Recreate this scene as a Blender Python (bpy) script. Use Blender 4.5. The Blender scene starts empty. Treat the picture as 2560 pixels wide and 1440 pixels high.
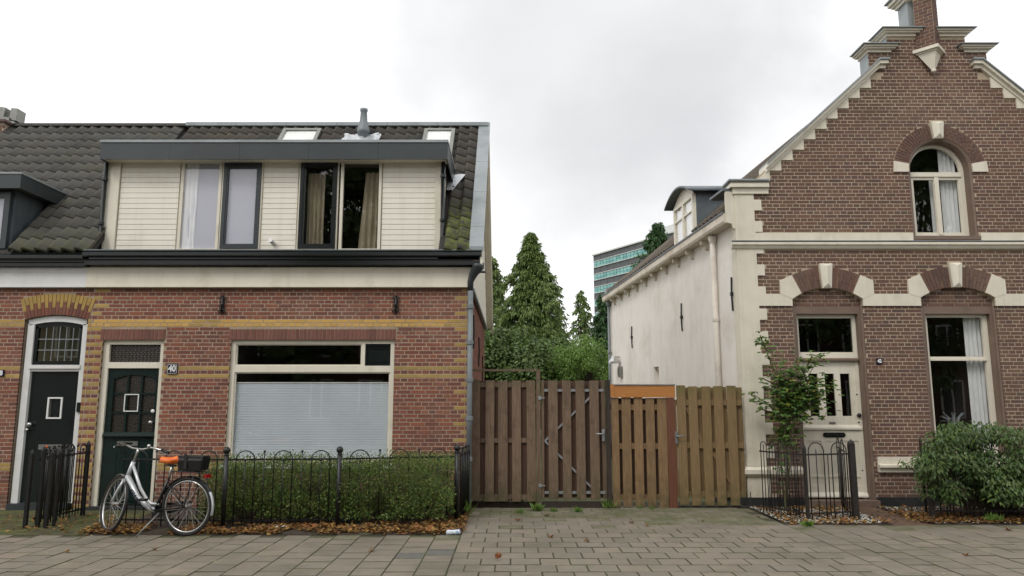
import bpy, math, random
from mathutils import Vector, Matrix, noise
R = math.radians
rnd = random.Random(7)
scene = bpy.context.scene
COL = scene.collection

# ------------------------------------------------------------------ camera
F, PITCH, CAMH = 1850.0, R(8.73), 1.6          # focal length in photo pixels (2560 wide)
cam_d = bpy.data.cameras.new('camera')
cam = bpy.data.objects.new('camera', cam_d); COL.objects.link(cam)
cam.location = (0, 0, CAMH); cam.rotation_euler = (R(90) + PITCH, 0, 0)
cam_d.sensor_width = 36.0; cam_d.lens = 36.0 * F / 2560; cam_d.clip_start = 0.05; cam_d.clip_end = 3000
scene.camera = cam
scene.view_settings.view_transform = 'Standard'; scene.view_settings.look = 'None'
scene.view_settings.exposure = 0.12; scene.view_settings.gamma = 1.0
scene.view_settings.use_curve_mapping = False
scene.render.engine = 'CYCLES'
scene.cycles.max_bounces = 8; scene.cycles.transparent_max_bounces = 12
try: scene.cycles.use_denoising = True
except Exception: pass

# ------------------------------------------------------------------ world: overcast sky
SUN_EL, SUN_AZ = R(48), R(215)
world = bpy.data.worlds.new("World"); scene.world = world; world.use_nodes = True
nt = world.node_tree; nt.nodes.clear()
def N(t, kind, **kw):
    n = t.nodes.new(kind)
    for k, v in kw.items(): setattr(n, k, v)
    return n
wo = N(nt, 'ShaderNodeOutputWorld'); bg = N(nt, 'ShaderNodeBackground'); bg.inputs[1].default_value = 0.14
sky = N(nt, 'ShaderNodeTexSky', sky_type='NISHITA', sun_disc=False, sun_elevation=SUN_EL, sun_rotation=SUN_AZ, dust_density=4.0)
tc = N(nt, 'ShaderNodeTexCoord')
mp = N(nt, 'ShaderNodeMapping'); mp.inputs['Scale'].default_value = (1.0, 1.0, 2.4); mp.inputs['Location'].default_value = (0.33, 0.1, 0.12)
nz = N(nt, 'ShaderNodeTexNoise'); nz.inputs['Scale'].default_value = 2.1; nz.inputs['Detail'].default_value = 5; nz.inputs['Roughness'].default_value = 0.5; nz.inputs['Distortion'].default_value = 0.25
ramp = N(nt, 'ShaderNodeValToRGB')
ramp.color_ramp.elements[0].position = 0.30; ramp.color_ramp.elements[0].color = (0.86, 0.86, 0.87, 1)
ramp.color_ramp.elements[1].position = 0.62; ramp.color_ramp.elements[1].color = (1.0, 1.0, 1.0, 1)
mul = N(nt, 'ShaderNodeVectorMath', operation='SCALE'); mul.inputs['Scale'].default_value = 9.3
mix = N(nt, 'ShaderNodeMixRGB'); mix.inputs[0].default_value = 0.95
L = nt.links.new
L(tc.outputs['Generated'], mp.inputs[0]); L(mp.outputs[0], nz.inputs['Vector']); L(nz.outputs[0], ramp.inputs[0])
# two soft grey banks of cloud over the street
cdirs = [((0.10, 0.92, 0.46), 0.945, 0.995, 0.42), ((0.27, 0.93, 0.36), 0.975, 0.999, 0.16), ((0.50, 0.80, 0.55), 0.96, 0.998, 0.14)]
nrmv = N(nt, 'ShaderNodeVectorMath', operation='NORMALIZE')
nzd = N(nt, 'ShaderNodeTexNoise'); nzd.inputs['Scale'].default_value = 3.0; nzd.inputs['Detail'].default_value = 6; nzd.inputs['Roughness'].default_value = 0.55
L(tc.outputs['Generated'], nzd.inputs['Vector'])
dm = N(nt, 'ShaderNodeVectorMath', operation='MULTIPLY_ADD'); L(nzd.outputs[1], dm.inputs[0]); dm.inputs[1].default_value = (0.42, 0.42, 0.34); L(tc.outputs['Generated'], dm.inputs[2])
sb = N(nt, 'ShaderNodeVectorMath', operation='SUBTRACT'); L(dm.outputs[0], sb.inputs[0]); sb.inputs[1].default_value = (0.21, 0.21, 0.17); L(sb.outputs[0], nrmv.inputs[0])
prevc = ramp.outputs[0]
for dv_, c0, c1, amt in cdirs:
    dt = N(nt, 'ShaderNodeVectorMath', operation='DOT_PRODUCT'); L(nrmv.outputs[0], dt.inputs[0]); dt.inputs[1].default_value = Vector(dv_).normalized()
    mr_ = N(nt, 'ShaderNodeMapRange', interpolation_type='SMOOTHSTEP'); mr_.inputs[1].default_value = c0; mr_.inputs[2].default_value = c1; mr_.inputs[3].default_value = 0; mr_.inputs[4].default_value = amt
    L(dt.outputs['Value'], mr_.inputs[0]); mm_ = N(nt, 'ShaderNodeMixRGB', blend_type='MIX'); L(mr_.outputs[0], mm_.inputs[0]); L(prevc, mm_.inputs[1]); mm_.inputs[2].default_value = (0.18, 0.18, 0.19, 1); prevc = mm_.outputs[0]
L(prevc, mul.inputs[0]); L(sky.outputs[0], mix.inputs[1]); L(mul.outputs[0], mix.inputs[2])
L(mix.outputs[0], bg.inputs[0]); L(bg.outputs[0], wo.inputs[0])

sl = bpy.data.lights.new('sun', 'SUN'); sl.energy = 1.0; sl.angle = R(14); sl.color = (1.0, 0.96, 0.9)
sun = bpy.data.objects.new('sun', sl); COL.objects.link(sun)
# sun behind and to the left of the camera, hidden by cloud
sun.rotation_euler = (R(90) - SUN_EL, 0, R(-35))
sun.location = (0, 0, 30)

# ------------------------------------------------------------------ helpers
def ray(u, v):
    cx, cy = (u - 1280) / F, (v - 720) / F
    return Vector((cx, math.cos(PITCH) + cy * math.sin(PITCH), math.sin(PITCH) - cy * math.cos(PITCH)))
def P(u, v, Y):
    d = ray(u, v); t = Y / d.y
    return Vector((d.x * t, Y, CAMH + d.z * t))
def PX(u, v, Y): return P(u, v, Y).x
def PZ(v, Y): return P(1280, v, Y).z
def G(u, v, z=0.0):
    d = ray(u, v); t = (z - CAMH) / d.z
    return Vector((d.x * t, d.y * t, z))

OFF = {}
def tag(o, label=None, cat=None, group=None, kind=None):
    if label: o['label'] = label
    if cat: o['category'] = cat
    if group: o['group'] = group
    if kind: o['kind'] = kind
    return o
def thing(name, label, cat, loc=(0, 0, 0), rz=0, group=None, local=False):
    o = bpy.data.objects.new(name, None); COL.objects.link(o)
    o.location = loc; o.rotation_euler = (0, 0, rz); o.empty_display_size = 0.2
    tag(o, label, cat, group)
    OFF[o.name] = Vector((0, 0, 0)) if local else Vector(loc)
    return o
def off(o): return OFF.get(o.name, Vector((0, 0, 0))) if o else Vector((0, 0, 0))

class MB:
    def __init__(s): s.v = []; s.f = []; s.m = []; s.mi = 0
    def face(s, pts):
        i = len(s.v); s.v.extend([tuple(p) for p in pts]); s.f.append(tuple(range(i, i + len(pts)))); s.m.append(s.mi)
    def box(s, x0, x1, y0, y1, z0, z1):
        if x0 > x1: x0, x1 = x1, x0
        if y0 > y1: y0, y1 = y1, y0
        if z0 > z1: z0, z1 = z1, z0
        i = len(s.v)
        s.v += [(x0,y0,z0),(x1,y0,z0),(x1,y1,z0),(x0,y1,z0),(x0,y0,z1),(x1,y0,z1),(x1,y1,z1),(x0,y1,z1)]
        for q in ((0,3,2,1),(4,5,6,7),(0,1,5,4),(1,2,6,5),(2,3,7,6),(3,0,4,7)):
            s.f.append(tuple(i + k for k in q)); s.m.append(s.mi)
        return s
    def bbox(s, x0, x1, y0, y1, z0, z1, c=0.004):
        """box whose front (-y) face is chamfered"""
        i = len(s.v); yc = y0 + c * 0.8
        s.v += [(x0+c,y0,z0+c),(x1-c,y0,z0+c),(x1-c,y0,z1-c),(x0+c,y0,z1-c),
                (x0,yc,z0),(x1,yc,z0),(x1,yc,z1),(x0,yc,z1),(x0,y1,z0),(x1,y1,z0),(x1,y1,z1),(x0,y1,z1)]
        for q in ((0,1,2,3),(4,5,1,0),(5,6,2,1),(6,7,3,2),(7,4,0,3),(8,9,5,4),(9,10,6,5),(10,11,7,6),(11,8,4,7)):
            s.f.append(tuple(i + k for k in q)); s.m.append(s.mi)
        return s
    def prism(s, poly, y0, y1):
        """poly: list of (x,z), extruded y0..y1"""
        n = len(poly); i = len(s.v)
        s.v += [(x, y0, z) for x, z in poly] + [(x, y1, z) for x, z in poly]
        s.f.append(tuple(i + k for k in range(n))); s.m.append(s.mi)
        s.f.append(tuple(i + n + k for k in reversed(range(n)))); s.m.append(s.mi)
        for k in range(n):
            k2 = (k + 1) % n
            s.f.append((i + k, i + n + k, i + n + k2, i + k2)); s.m.append(s.mi)
        return s
    def prism_x(s, poly, x0, x1):
        """poly: list of (y,z) extruded along x"""
        n = len(poly); i = len(s.v)
        s.v += [(x0, y, z) for y, z in poly] + [(x1, y, z) for y, z in poly]
        s.f.append(tuple(i + k for k in reversed(range(n)))); s.m.append(s.mi)
        s.f.append(tuple(i + n + k for k in range(n))); s.m.append(s.mi)
        for k in range(n):
            k2 = (k + 1) % n
            s.f.append((i + k, i + k2, i + n + k2, i + n + k)); s.m.append(s.mi)
        return s
    def beam(s, a, b, w, h, up=(0, 0, 1)):
        a, b = Vector(a), Vector(b); d = (b - a).normalized(); u = Vector(up)
        r = d.cross(u)
        if r.length < 1e-4: r = d.cross(Vector((0, 1, 0)))
        r.normalize(); u = r.cross(d).normalized()
        i = len(s.v)
        for p in (a, b):
            for sx, sz in ((-1,-1),(1,-1),(1,1),(-1,1)):
                s.v.append(tuple(p + r * sx * w / 2 + u * sz * h / 2))
        for q in ((0,1,2,3),(7,6,5,4),(0,4,5,1),(1,5,6,2),(2,6,7,3),(3,7,4,0)):
            s.f.append(tuple(i + k for k in q)); s.m.append(s.mi)
        return s
    def tube(s, pts, r, n=6, caps=True):
        pts = [Vector(p) for p in pts]; m = len(pts)
        rs = r if isinstance(r, (list, tuple)) else [r] * m
        i0 = len(s.v); prev = None
        for k, p in enumerate(pts):
            if k == 0: d = pts[1] - p
            elif k == m - 1: d = p - pts[k - 1]
            else: d = (pts[k + 1] - p).normalized() + (p - pts[k - 1]).normalized()
            if d.length < 1e-9: d = Vector((0, 0, 1))
            d.normalize()
            if prev is None:
                a = d.orthogonal().normalized()
            else:
                a = prev - d * prev.dot(d)
                if a.length < 1e-6: a = d.orthogonal()
                a.normalize()
            prev = a; b = d.cross(a)
            for j in range(n):
                t = 2 * math.pi * j / n
                s.v.append(tuple(p + (a * math.cos(t) + b * math.sin(t)) * rs[k]))
        for k in range(m - 1):
            for j in range(n):
                j2 = (j + 1) % n
                s.f.append((i0 + k*n + j, i0 + k*n + j2, i0 + (k+1)*n + j2, i0 + (k+1)*n + j)); s.m.append(s.mi)
        if caps:
            s.f.append(tuple(i0 + j for j in reversed(range(n)))); s.m.append(s.mi)
            s.f.append(tuple(i0 + (m-1)*n + j for j in range(n))); s.m.append(s.mi)
        return s
    def lathe(s, c, prof, n=12, axis='z'):
        """prof: list of (r, h) about axis through c"""
        c = Vector(c); i0 = len(s.v)
        for r, h in prof:
            for j in range(n):
                t = 2 * math.pi * j / n; a, b = r * math.cos(t), r * math.sin(t)
                q = {'z': (a, b, h), 'y': (a, h, b), 'x': (h, a, b)}[axis]
                s.v.append(tuple(c + Vector(q)))
        for k in range(len(prof) - 1):
            for j in range(n):
                j2 = (j + 1) % n
                q = (i0 + k*n + j, i0 + k*n + j2, i0 + (k+1)*n + j2, i0 + (k+1)*n + j)
                s.f.append(q if axis != 'y' else q[::-1]); s.m.append(s.mi)
        for k, rev in ((0, True), (len(prof) - 1, False)):
            if prof[k][0] > 1e-5:
                q = [i0 + k*n + j for j in range(n)]
                s.f.append(tuple(reversed(q) if rev else q)); s.m.append(s.mi)
        return s
    def ball(s, c, r, n=8, sq=(1, 1, 1)):
        prof = [(max(1e-6, r * math.sin(math.pi * k / 6)), -r * math.cos(math.pi * k / 6)) for k in range(7)]
        i = len(s.v); s.lathe((0, 0, 0), prof, n)
        for k in range(i, len(s.v)):
            v = s.v[k]; s.v[k] = (c[0] + v[0]*sq[0], c[1] + v[1]*sq[1], c[2] + v[2]*sq[2])
        return s
    def frame(s, x0, x1, z0, z1, y0, y1, w, wt=None, wb=None):
        wt = w if wt is None else wt; wb = w if wb is None else wb
        s.box(x0, x0 + w, y0, y1, z0, z1); s.box(x1 - w, x1, y0, y1, z0, z1)
        if wt: s.box(x0 + w, x1 - w, y0, y1, z1 - wt, z1)
        if wb: s.box(x0 + w, x1 - w, y0, y1, z0, z0 + wb)
        return s
    def arc(s, xc, zc, ri, ro, a0, a1, n, y0, y1):
        """ring segment, angles from vertical, clockwise to the right"""
        for k in range(n):
            t0, t1 = a0 + (a1 - a0) * k / n, a0 + (a1 - a0) * (k + 1) / n
            q = [(xc + r * math.sin(t), zc + r * math.cos(t)) for r, t in ((ri, t0), (ri, t1), (ro, t1), (ro, t0))]
            s.prism(q, y0, y1)
        return s
    def xf(s, M):
        s.v = [tuple(M @ Vector(v)) for v in s.v]; return s
    def build(s, name, mats, parent=None, smooth=False, sub=True, kind=None, label=None, loc=None):
        if not isinstance(mats, (list, tuple)): mats = [mats]
        me = bpy.data.meshes.new(name)
        o3 = off(parent) if sub else Vector((0, 0, 0))
        if loc is not None: o3 = Vector(loc)
        vs = s.v if o3.length == 0 else [(x - o3.x, y - o3.y, z - o3.z) for x, y, z in s.v]
        me.from_pydata(vs, [], s.f)
        for m in mats: me.materials.append(m)
        if len(mats) > 1: me.polygons.foreach_set('material_index', s.m)
        if smooth: me.polygons.foreach_set('use_smooth', [True] * len(me.polygons))
        me.update()
        o = bpy.data.objects.new(name, me); COL.objects.link(o)
        if loc is not None: o.location = Vector(loc) - off(parent)
        if parent is not None:
            o.parent = parent; OFF[o.name] = off(parent)
        if kind: o['kind'] = kind
        if label: o['label'] = label
        return o
def inst(name, mesh, loc, parent=None, rot=None, kind=None):
    o = bpy.data.objects.new(name, mesh); COL.objects.link(o)
    o.location = Vector(loc) - off(parent)
    if rot: o.rotation_euler = rot
    if parent is not None: o.parent = parent; OFF[o.name] = off(parent)
    if kind: o['kind'] = kind
    return o
def copy_tree(o, parent=None):
    kids = list(o.children)
    c = o.copy(); COL.objects.link(c); OFF[c.name] = off(o)
    if parent: c.parent = parent
    for k in kids: copy_tree(k, c)
    return c

# ------------------------------------------------------------------ materials
def hexc(h):
    h = h.lstrip('#'); c = [int(h[i:i+2], 16) / 255 for i in (0, 2, 4)]
    return tuple((x / 12.92 if x <= 0.04045 else ((x + 0.055) / 1.055) ** 2.4) for x in c) + (1,)
def rgb(c): return hexc(c) if isinstance(c, str) else (tuple(c) + (1,))[:4]
MATS = {}
def rand_id(t):
    """a random number per mesh island and per object"""
    g = N(t, 'ShaderNodeNewGeometry'); oi = N(t, 'ShaderNodeObjectInfo')
    cb = N(t, 'ShaderNodeCombineXYZ'); wn = N(t, 'ShaderNodeTexWhiteNoise', noise_dimensions='3D')
    t.links.new(g.outputs['Random Per Island'], cb.inputs[0]); t.links.new(oi.outputs['Random'], cb.inputs[1])
    t.links.new(cb.outputs[0], wn.inputs['Vector'])
    return wn.outputs['Value'], g
def ramp_of(t, cols, pos=None, interp='LINEAR'):
    r = N(t, 'ShaderNodeValToRGB'); cr = r.color_ramp; cr.interpolation = interp
    n = len(cols)
    while len(cr.elements) < n: cr.elements.new(0.5)
    for i, c in enumerate(cols):
        cr.elements[i].position = pos[i] if pos else i / (n - 1)
        cr.elements[i].color = rgb(c)
    return r
def M(name, cols, rough=0.7, scale=6.0, bump=0.0, bscale=80.0, metal=0.0, spec=0.5, rid=None, rid_amt=0.5,
      stain=None, stain_scale=1.5, stain_pos=(0.5, 0.7), stretch=None, vary=0.0, trans=0.0, lowz=None, topz=None, coat=0.0, detail=5, streak=None, stain2=None):
    """cols: colours along a noise; rid: colours picked per island or object; stain: colour in patches;
    lowz=(z0,z1,colour): dirt that gathers towards the ground; topz the same towards the top"""
    m = bpy.data.materials.new(name); m.use_nodes = True; t = m.node_tree; t.nodes.clear(); L = t.links.new
    out = N(t, 'ShaderNodeOutputMaterial'); b = N(t, 'ShaderNodeBsdfPrincipled'); L(b.outputs[0], out.inputs[0])
    rv, geo = rand_id(t)
    pos = geo.outputs['Position']
    vec = pos
    if stretch:
        ad = N(t, 'ShaderNodeVectorMath', operation='MULTIPLY_ADD')
        cb = N(t, 'ShaderNodeCombineXYZ'); ml = N(t, 'ShaderNodeMath', operation='MULTIPLY'); ml.inputs[1].default_value = 50
        L(rv, ml.inputs[0]); L(ml.outputs[0], cb.inputs[0]); L(ml.outputs[0], cb.inputs[2])
        ad.inputs[1].default_value = stretch; L(pos, ad.inputs[0]); L(cb.outputs[0], ad.inputs[2]); vec = ad.outputs[0]
    nz = N(t, 'ShaderNodeTexNoise'); nz.inputs['Scale'].default_value = scale; nz.inputs['Detail'].default_value = detail
    nz.inputs['Roughness'].default_value = 0.6; L(vec, nz.inputs['Vector'])
    if isinstance(cols, str) or (isinstance(cols, tuple) and isinstance(cols[0], float)): cols = [cols, cols]
    r1 = ramp_of(t, cols, [0.32 + 0.36 * i / (len(cols) - 1) for i in range(len(cols))]); L(nz.outputs[0], r1.inputs[0])
    c = r1.outputs[0]
    if rid:
        r2 = ramp_of(t, rid); L(rv, r2.inputs[0]); mx = N(t, 'ShaderNodeMixRGB'); mx.inputs[0].default_value = rid_amt
        L(c, mx.inputs[1]); L(r2.outputs[0], mx.inputs[2]); c = mx.outputs[0]
    if vary:
        hs = N(t, 'ShaderNodeHueSaturation'); mr = N(t, 'ShaderNodeMapRange'); mr.inputs[3].default_value = 1 - vary; mr.inputs[4].default_value = 1 + vary
        L(rv, mr.inputs[0]); L(mr.outputs[0], hs.inputs['Value']); L(c, hs.inputs['Color']); c = hs.outputs[0]
    if stain:
        n2 = N(t, 'ShaderNodeTexNoise'); n2.inputs['Scale'].default_value = stain_scale; n2.inputs['Detail'].default_value = 6; n2.inputs['Roughness'].default_value = 0.65
        L(pos, n2.inputs['Vector'])
        mr = N(t, 'ShaderNodeMapRange'); mr.inputs[1].default_value, mr.inputs[2].default_value = stain_pos; mr.inputs[4].default_value = 0.8
        L(n2.outputs[0], mr.inputs[0]); mx = N(t, 'ShaderNodeMixRGB'); L(mr.outputs[0], mx.inputs[0]); L(c, mx.inputs[1]); mx.inputs[2].default_value = rgb(stain); c = mx.outputs[0]
    if streak:
        sv = N(t, 'ShaderNodeVectorMath', operation='MULTIPLY'); sv.inputs[1].default_value = (7.0, 7.0, 0.45); L(pos, sv.inputs[0])
        n5 = N(t, 'ShaderNodeTexNoise'); n5.inputs['Scale'].default_value = 1.0; n5.inputs['Detail'].default_value = 5; n5.inputs['Roughness'].default_value = 0.6; L(sv.outputs[0], n5.inputs['Vector'])
        mr = N(t, 'ShaderNodeMapRange'); mr.inputs[1].default_value = 0.50; mr.inputs[2].default_value = 0.78; mr.inputs[4].default_value = streak[1]
        L(n5.outputs[0], mr.inputs[0]); mx = N(t, 'ShaderNodeMixRGB'); L(mr.outputs[0], mx.inputs[0]); L(c, mx.inputs[1]); mx.inputs[2].default_value = rgb(streak[0]); c = mx.outputs[0]
    if stain2:
        n6 = N(t, 'ShaderNodeTexNoise'); n6.inputs['Scale'].default_value = stain2[1]; n6.inputs['Detail'].default_value = 7; n6.inputs['Roughness'].default_value = 0.7
        ov = N(t, 'ShaderNodeVectorMath', operation='ADD'); ov.inputs[1].default_value = (31.7, 4.2, 9.9); L(pos, ov.inputs[0]); L(ov.outputs[0], n6.inputs['Vector'])
        mr = N(t, 'ShaderNodeMapRange'); mr.inputs[1].default_value = 0.52; mr.inputs[2].default_value = 0.75; mr.inputs[4].default_value = stain2[2]
        L(n6.outputs[0], mr.inputs[0]); mx = N(t, 'ShaderNodeMixRGB'); L(mr.outputs[0], mx.inputs[0]); L(c, mx.inputs[1]); mx.inputs[2].default_value = rgb(stain2[0]); c = mx.outputs[0]
    for zz in (lowz, topz):
        if zz:
            sp = N(t, 'ShaderNodeSeparateXYZ'); L(pos, sp.inputs[0])
            n3 = N(t, 'ShaderNodeTexNoise'); n3.inputs['Scale'].default_value = 9; n3.inputs['Detail'].default_value = 6; L(pos, n3.inputs['Vector'])
            mr = N(t, 'ShaderNodeMapRange'); mr.inputs[1].default_value = zz[0]; mr.inputs[2].default_value = zz[1]; mr.inputs[3].default_value = 1.0; mr.inputs[4].default_value = 0.0
            L(sp.outputs[2], mr.inputs[0]); mr2 = N(t, 'ShaderNodeMapRange'); mr2.inputs[1].default_value = 0.35; mr2.inputs[2].default_value = 0.6; L(n3.outputs[0], mr2.inputs[0])
            mm = N(t, 'ShaderNodeMath', operation='MULTIPLY'); L(mr.outputs[0], mm.inputs[0]); L(mr2.outputs[0], mm.inputs[1])
            m9 = N(t, 'ShaderNodeMath', operation='MULTIPLY'); L(mm.outputs[0], m9.inputs[0]); m9.inputs[1].default_value = zz[3] if len(zz) > 3 else 0.85
            mx = N(t, 'ShaderNodeMixRGB'); L(m9.outputs[0], mx.inputs[0]); L(c, mx.inputs[1]); mx.inputs[2].default_value = rgb(zz[2]); c = mx.outputs[0]
    L(c, b.inputs['Base Color'])
    b.inputs['Roughness'].default_value = rough; b.inputs['Metallic'].default_value = metal
    b.inputs['Specular IOR Level'].default_value = spec
    if coat: b.inputs['Coat Weight'].default_value = coat; b.inputs['Coat Roughness'].default_value = 0.08
    if trans:
        tr = N(t, 'ShaderNodeBsdfTranslucent'); L(c, tr.inputs[0]); ms = N(t, 'ShaderNodeMixShader'); ms.inputs[0].default_value = trans
        L(b.outputs[0], ms.inputs[1]); L(tr.outputs[0], ms.inputs[2]); L(ms.outputs[0], out.inputs[0])
    if bump:
        n4 = N(t, 'ShaderNodeTexNoise'); n4.inputs['Scale'].default_value = bscale; n4.inputs['Detail'].default_value = 4; L(vec if stretch else pos, n4.inputs['Vector'])
        bp = N(t, 'ShaderNodeBump'); bp.inputs['Strength'].default_value = bump; bp.inputs['Distance'].default_value = 0.01
        L(n4.outputs[0], bp.inputs['Height']); L(bp.outputs[0], b.inputs['Normal'])
    MATS[name] = m
    return m
def glass(name, tint=(1, 1, 1), wav=0.0, refl=1.0, ior=1.5):
    m = bpy.data.materials.new(name); m.use_nodes = True; t = m.node_tree; t.nodes.clear(); L = t.links.new
    out = N(t, 'ShaderNodeOutputMaterial'); tr = N(t, 'ShaderNodeBsdfTransparent'); gl = N(t, 'ShaderNodeBsdfGlossy')
    tr.inputs[0].default_value = tuple(tint) + (1,); gl.inputs['Roughness'].default_value = 0.0; gl.inputs[0].default_value = (refl, refl, refl, 1)
    fr = N(t, 'ShaderNodeFresnel'); fr.inputs[0].default_value = ior
    mt = N(t, 'ShaderNodeMath', operation='MULTIPLY'); mt.inputs[1].default_value = 2.0; mt.use_clamp = True   # both faces of the pane reflect
    gg = N(t, 'ShaderNodeNewGeometry'); ib = N(t, 'ShaderNodeMath', operation='SUBTRACT'); ib.inputs[0].default_value = 1.0; L(gg.outputs['Backfacing'], ib.inputs[1])
    fb = N(t, 'ShaderNodeMath', operation='MULTIPLY'); L(fr.outputs[0], fb.inputs[0]); L(ib.outputs[0], fb.inputs[1]); L(fb.outputs[0], mt.inputs[0])
    ms = N(t, 'ShaderNodeMixShader'); L(mt.outputs[0], ms.inputs[0]); L(tr.outputs[0], ms.inputs[1]); L(gl.outputs[0], ms.inputs[2]); L(ms.outputs[0], out.inputs[0])
    if wav:
        g = N(t, 'ShaderNodeNewGeometry'); nz = N(t, 'ShaderNodeTexNoise'); nz.inputs['Scale'].default_value = 2.2; nz.inputs['Detail'].default_value = 1
        bp = N(t, 'ShaderNodeBump'); bp.inputs['Strength'].default_value = wav; bp.inputs['Distance'].default_value = 0.02
        L(g.outputs['Position'], nz.inputs['Vector']); L(nz.outputs[0], bp.inputs['Height']); L(bp.outputs[0], gl.inputs['Normal'])
    return m

m_red = M('red_brick', ['#77493f', '#855548'], 0.85, 14, 0.35, 120, stain2=('#8d7466', 0.9, 0.55), rid=['#613a32', '#824b38', '#8c533f', '#68423b', '#854f3a', '#603c37', '#93593f', '#744b3d'], rid_amt=0.8, stain='#5d4038', stain_scale=1.1, stain_pos=(0.5, 0.75), lowz=(0.0, 0.7, '#57463c', 0.6))
m_yel = M('yellow_brick', ['#a58b4e', '#b39558'], 0.85, 14, 0.3, 120, rid=['#9a7f46', '#b08e52', '#a6884a', '#ba985a'], rid_amt=0.6, stain='#8a7642', stain_scale=1.3, stain_pos=(0.45, 0.7), lowz=(0.0, 0.7, '#6f5f3c', 0.5))
m_yelb = M('bright_yellow_brick', ['#bd9650', '#c79f58'], 0.8, 14, 0.3, 120, rid=['#b58d48', '#cda65c', '#c09852'], rid_amt=0.6)
m_brown = M('brown_brick', ['#624a40', '#705546'], 0.85, 12, 0.35, 120, stain2=('#8c7867', 0.7, 0.5), rid=['#55403a', '#725346', '#654640', '#785a49', '#5b4545', '#6d4e44', '#4f4240'], rid_amt=0.8, stain='#5a463c', stain_scale=0.8, stain_pos=(0.45, 0.7), lowz=(0.0, 0.6, '#4a4038', 0.5))
m_old = M('weathered_lintel_brick', ['#6a4438', '#7a5044'], 0.85, 12, 0.3, 120, rid=['#63403a', '#80544a', '#71483e'], rid_amt=0.7)
m_mort = M('mortar', ['#9c8b78', '#af9e8a'], 0.95, 25, 0.3, 200, stain='#7a6c5c', stain_scale=1.7, stain_pos=(0.45, 0.75), lowz=(0.0, 0.6, '#665a4c', 0.6))
m_mort2 = M('pale_mortar', ['#a89983', '#baab93'], 0.95, 25, 0.3, 200, stain='#93876f', stain_scale=1.2, stain_pos=(0.5, 0.75), lowz=(0.0, 0.5, '#70665a', 0.6))
m_cream = M('cream_paint', ['#dbd4c3', '#e2dccb'], 0.45, 3, 0.05, 60, streak=('#b0a792', 0.25), stain='#c0b8a2', stain_scale=2.0, stain_pos=(0.55, 0.8))
m_cream2 = M('cream_masonry_paint', ['#d6cfbd', '#dfd8c7'], 0.65, 4, 0.15, 90, streak=('#a79e8a', 0.32), stain='#b9b09a', stain_scale=1.6, stain_pos=(0.52, 0.8), lowz=(0.0, 0.5, '#a39a8a', 0.6))
m_white = M('white_paint', ['#d5d5d2', '#dededc'], 0.4, 4, 0.05, 60, stain='#c0c0ba', stain_pos=(0.55, 0.8))
m_siding = M('cream_siding', ['#e6e1d3', '#eae5d8'], 0.5, 4, 0.04, 40, streak=('#beb6a2', 0.3), stain='#cdc5b0', stain_scale=1.2, stain_pos=(0.5, 0.8), vary=0.02)
m_black = M('black_green_paint', ['#141a19', '#1a2120'], 0.22, 5, 0.03, 30)
m_dgreen = M('dark_green_paint', ['#12211f', '#182926'], 0.25, 5, 0.03, 30)
m_fascia = M('dark_fascia', ['#2d3234', '#33393b'], 0.38, 1.5, 0.03, 20, stain='#3b4244', stain_scale=0.8, stain_pos=(0.4, 0.7))
m_lead = M('grey_zinc', ['#8e9496', '#9ba1a3'], 0.5, 5, 0.1, 30, stain='#747a7c', stain_scale=2.5, stain_pos=(0.45, 0.7), metal=0.25)
m_leadd = M('dark_zinc', ['#565d61', '#646b70'], 0.5, 5, 0.08, 30, stain='#454b50', stain_scale=2.0, stain_pos=(0.45, 0.7), metal=0.2)
m_bfl = M('silver_flashing', ['#b5b8ba', '#c5c8ca'], 0.35, 12, 0.5, 25, metal=0.5)
m_pipe = M('grey_pipe', ['#6f7678', '#7b8284'], 0.5, 8, 0.05, 40, stain='#5c6060', stain_pos=(0.5, 0.7), lowz=(0.0, 1.2, '#7f8478', 0.5))
m_tile = M('dark_roof_tile', ['#45433f', '#514f4a'], 0.75, 9, 0.3, 60, rid=['#3a3937', '#565350', '#474542', '#4f4b46'], rid_amt=0.6, stain='#504f3c', stain_scale=1.2, stain_pos=(0.48, 0.72), lowz=(3.9, 4.7, '#55582f', 0.5))
m_tile2 = M('mossy_roof_tile', ['#35332f', '#413e38'], 0.75, 9, 0.3, 60, rid=['#2e2d2a', '#46403a', '#38352f', '#4c4138'], rid_amt=0.5, stain='#4a4636', stain_scale=1.5, stain_pos=(0.5, 0.7), lowz=(4.55, 5.05, '#636b2a', 0.85))
m_tile3 = M('brown_roof_tile', ['#4e443b', '#5d5248'], 0.8, 9, 0.3, 60, rid=['#463c36', '#665a4e', '#54493f'], rid_amt=0.5, stain='#5c5c40', stain_scale=1.5, stain_pos=(0.5, 0.7))
m_render = M('pale_render', ['#e6e0d9', '#ece7e0'], 0.9, 3, 0.4, 35, streak=('#c0b8ab', 0.28), stain2=('#cdc5b9', 0.6, 0.5), stain='#c6bdb0', stain_scale=0.9, stain_pos=(0.5, 0.8), lowz=(0.0, 1.2, '#b3a998', 0.5))
m_brownp = M('brown_paint', ['#6f5c50', '#7a675a'], 0.55, 4, 0.1, 60, stain='#63544a', stain_pos=(0.5, 0.75), lowz=(0.0, 0.5, '#5c5048', 0.5))
m_tar = M('black_tar_plinth', ['#1f2122', '#2b2d2e'], 0.6, 8, 0.2, 50, stain='#3b3a36', stain_scale=4)
m_iron = M('black_iron', ['#0f1112', '#17191a'], 0.4, 10, 0.15, 90, stain='#232220', stain_scale=6)
m_iron2 = M('weathered_iron', ['#1c1a19', '#2a2522'], 0.6, 12, 0.25, 90, stain='#3a2e26', stain_scale=9)
m_glass = glass('window_glass', wav=0.012)
m_glassd = glass('dark_glass', tint=(0.5, 0.55, 0.5), wav=0.02)
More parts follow.
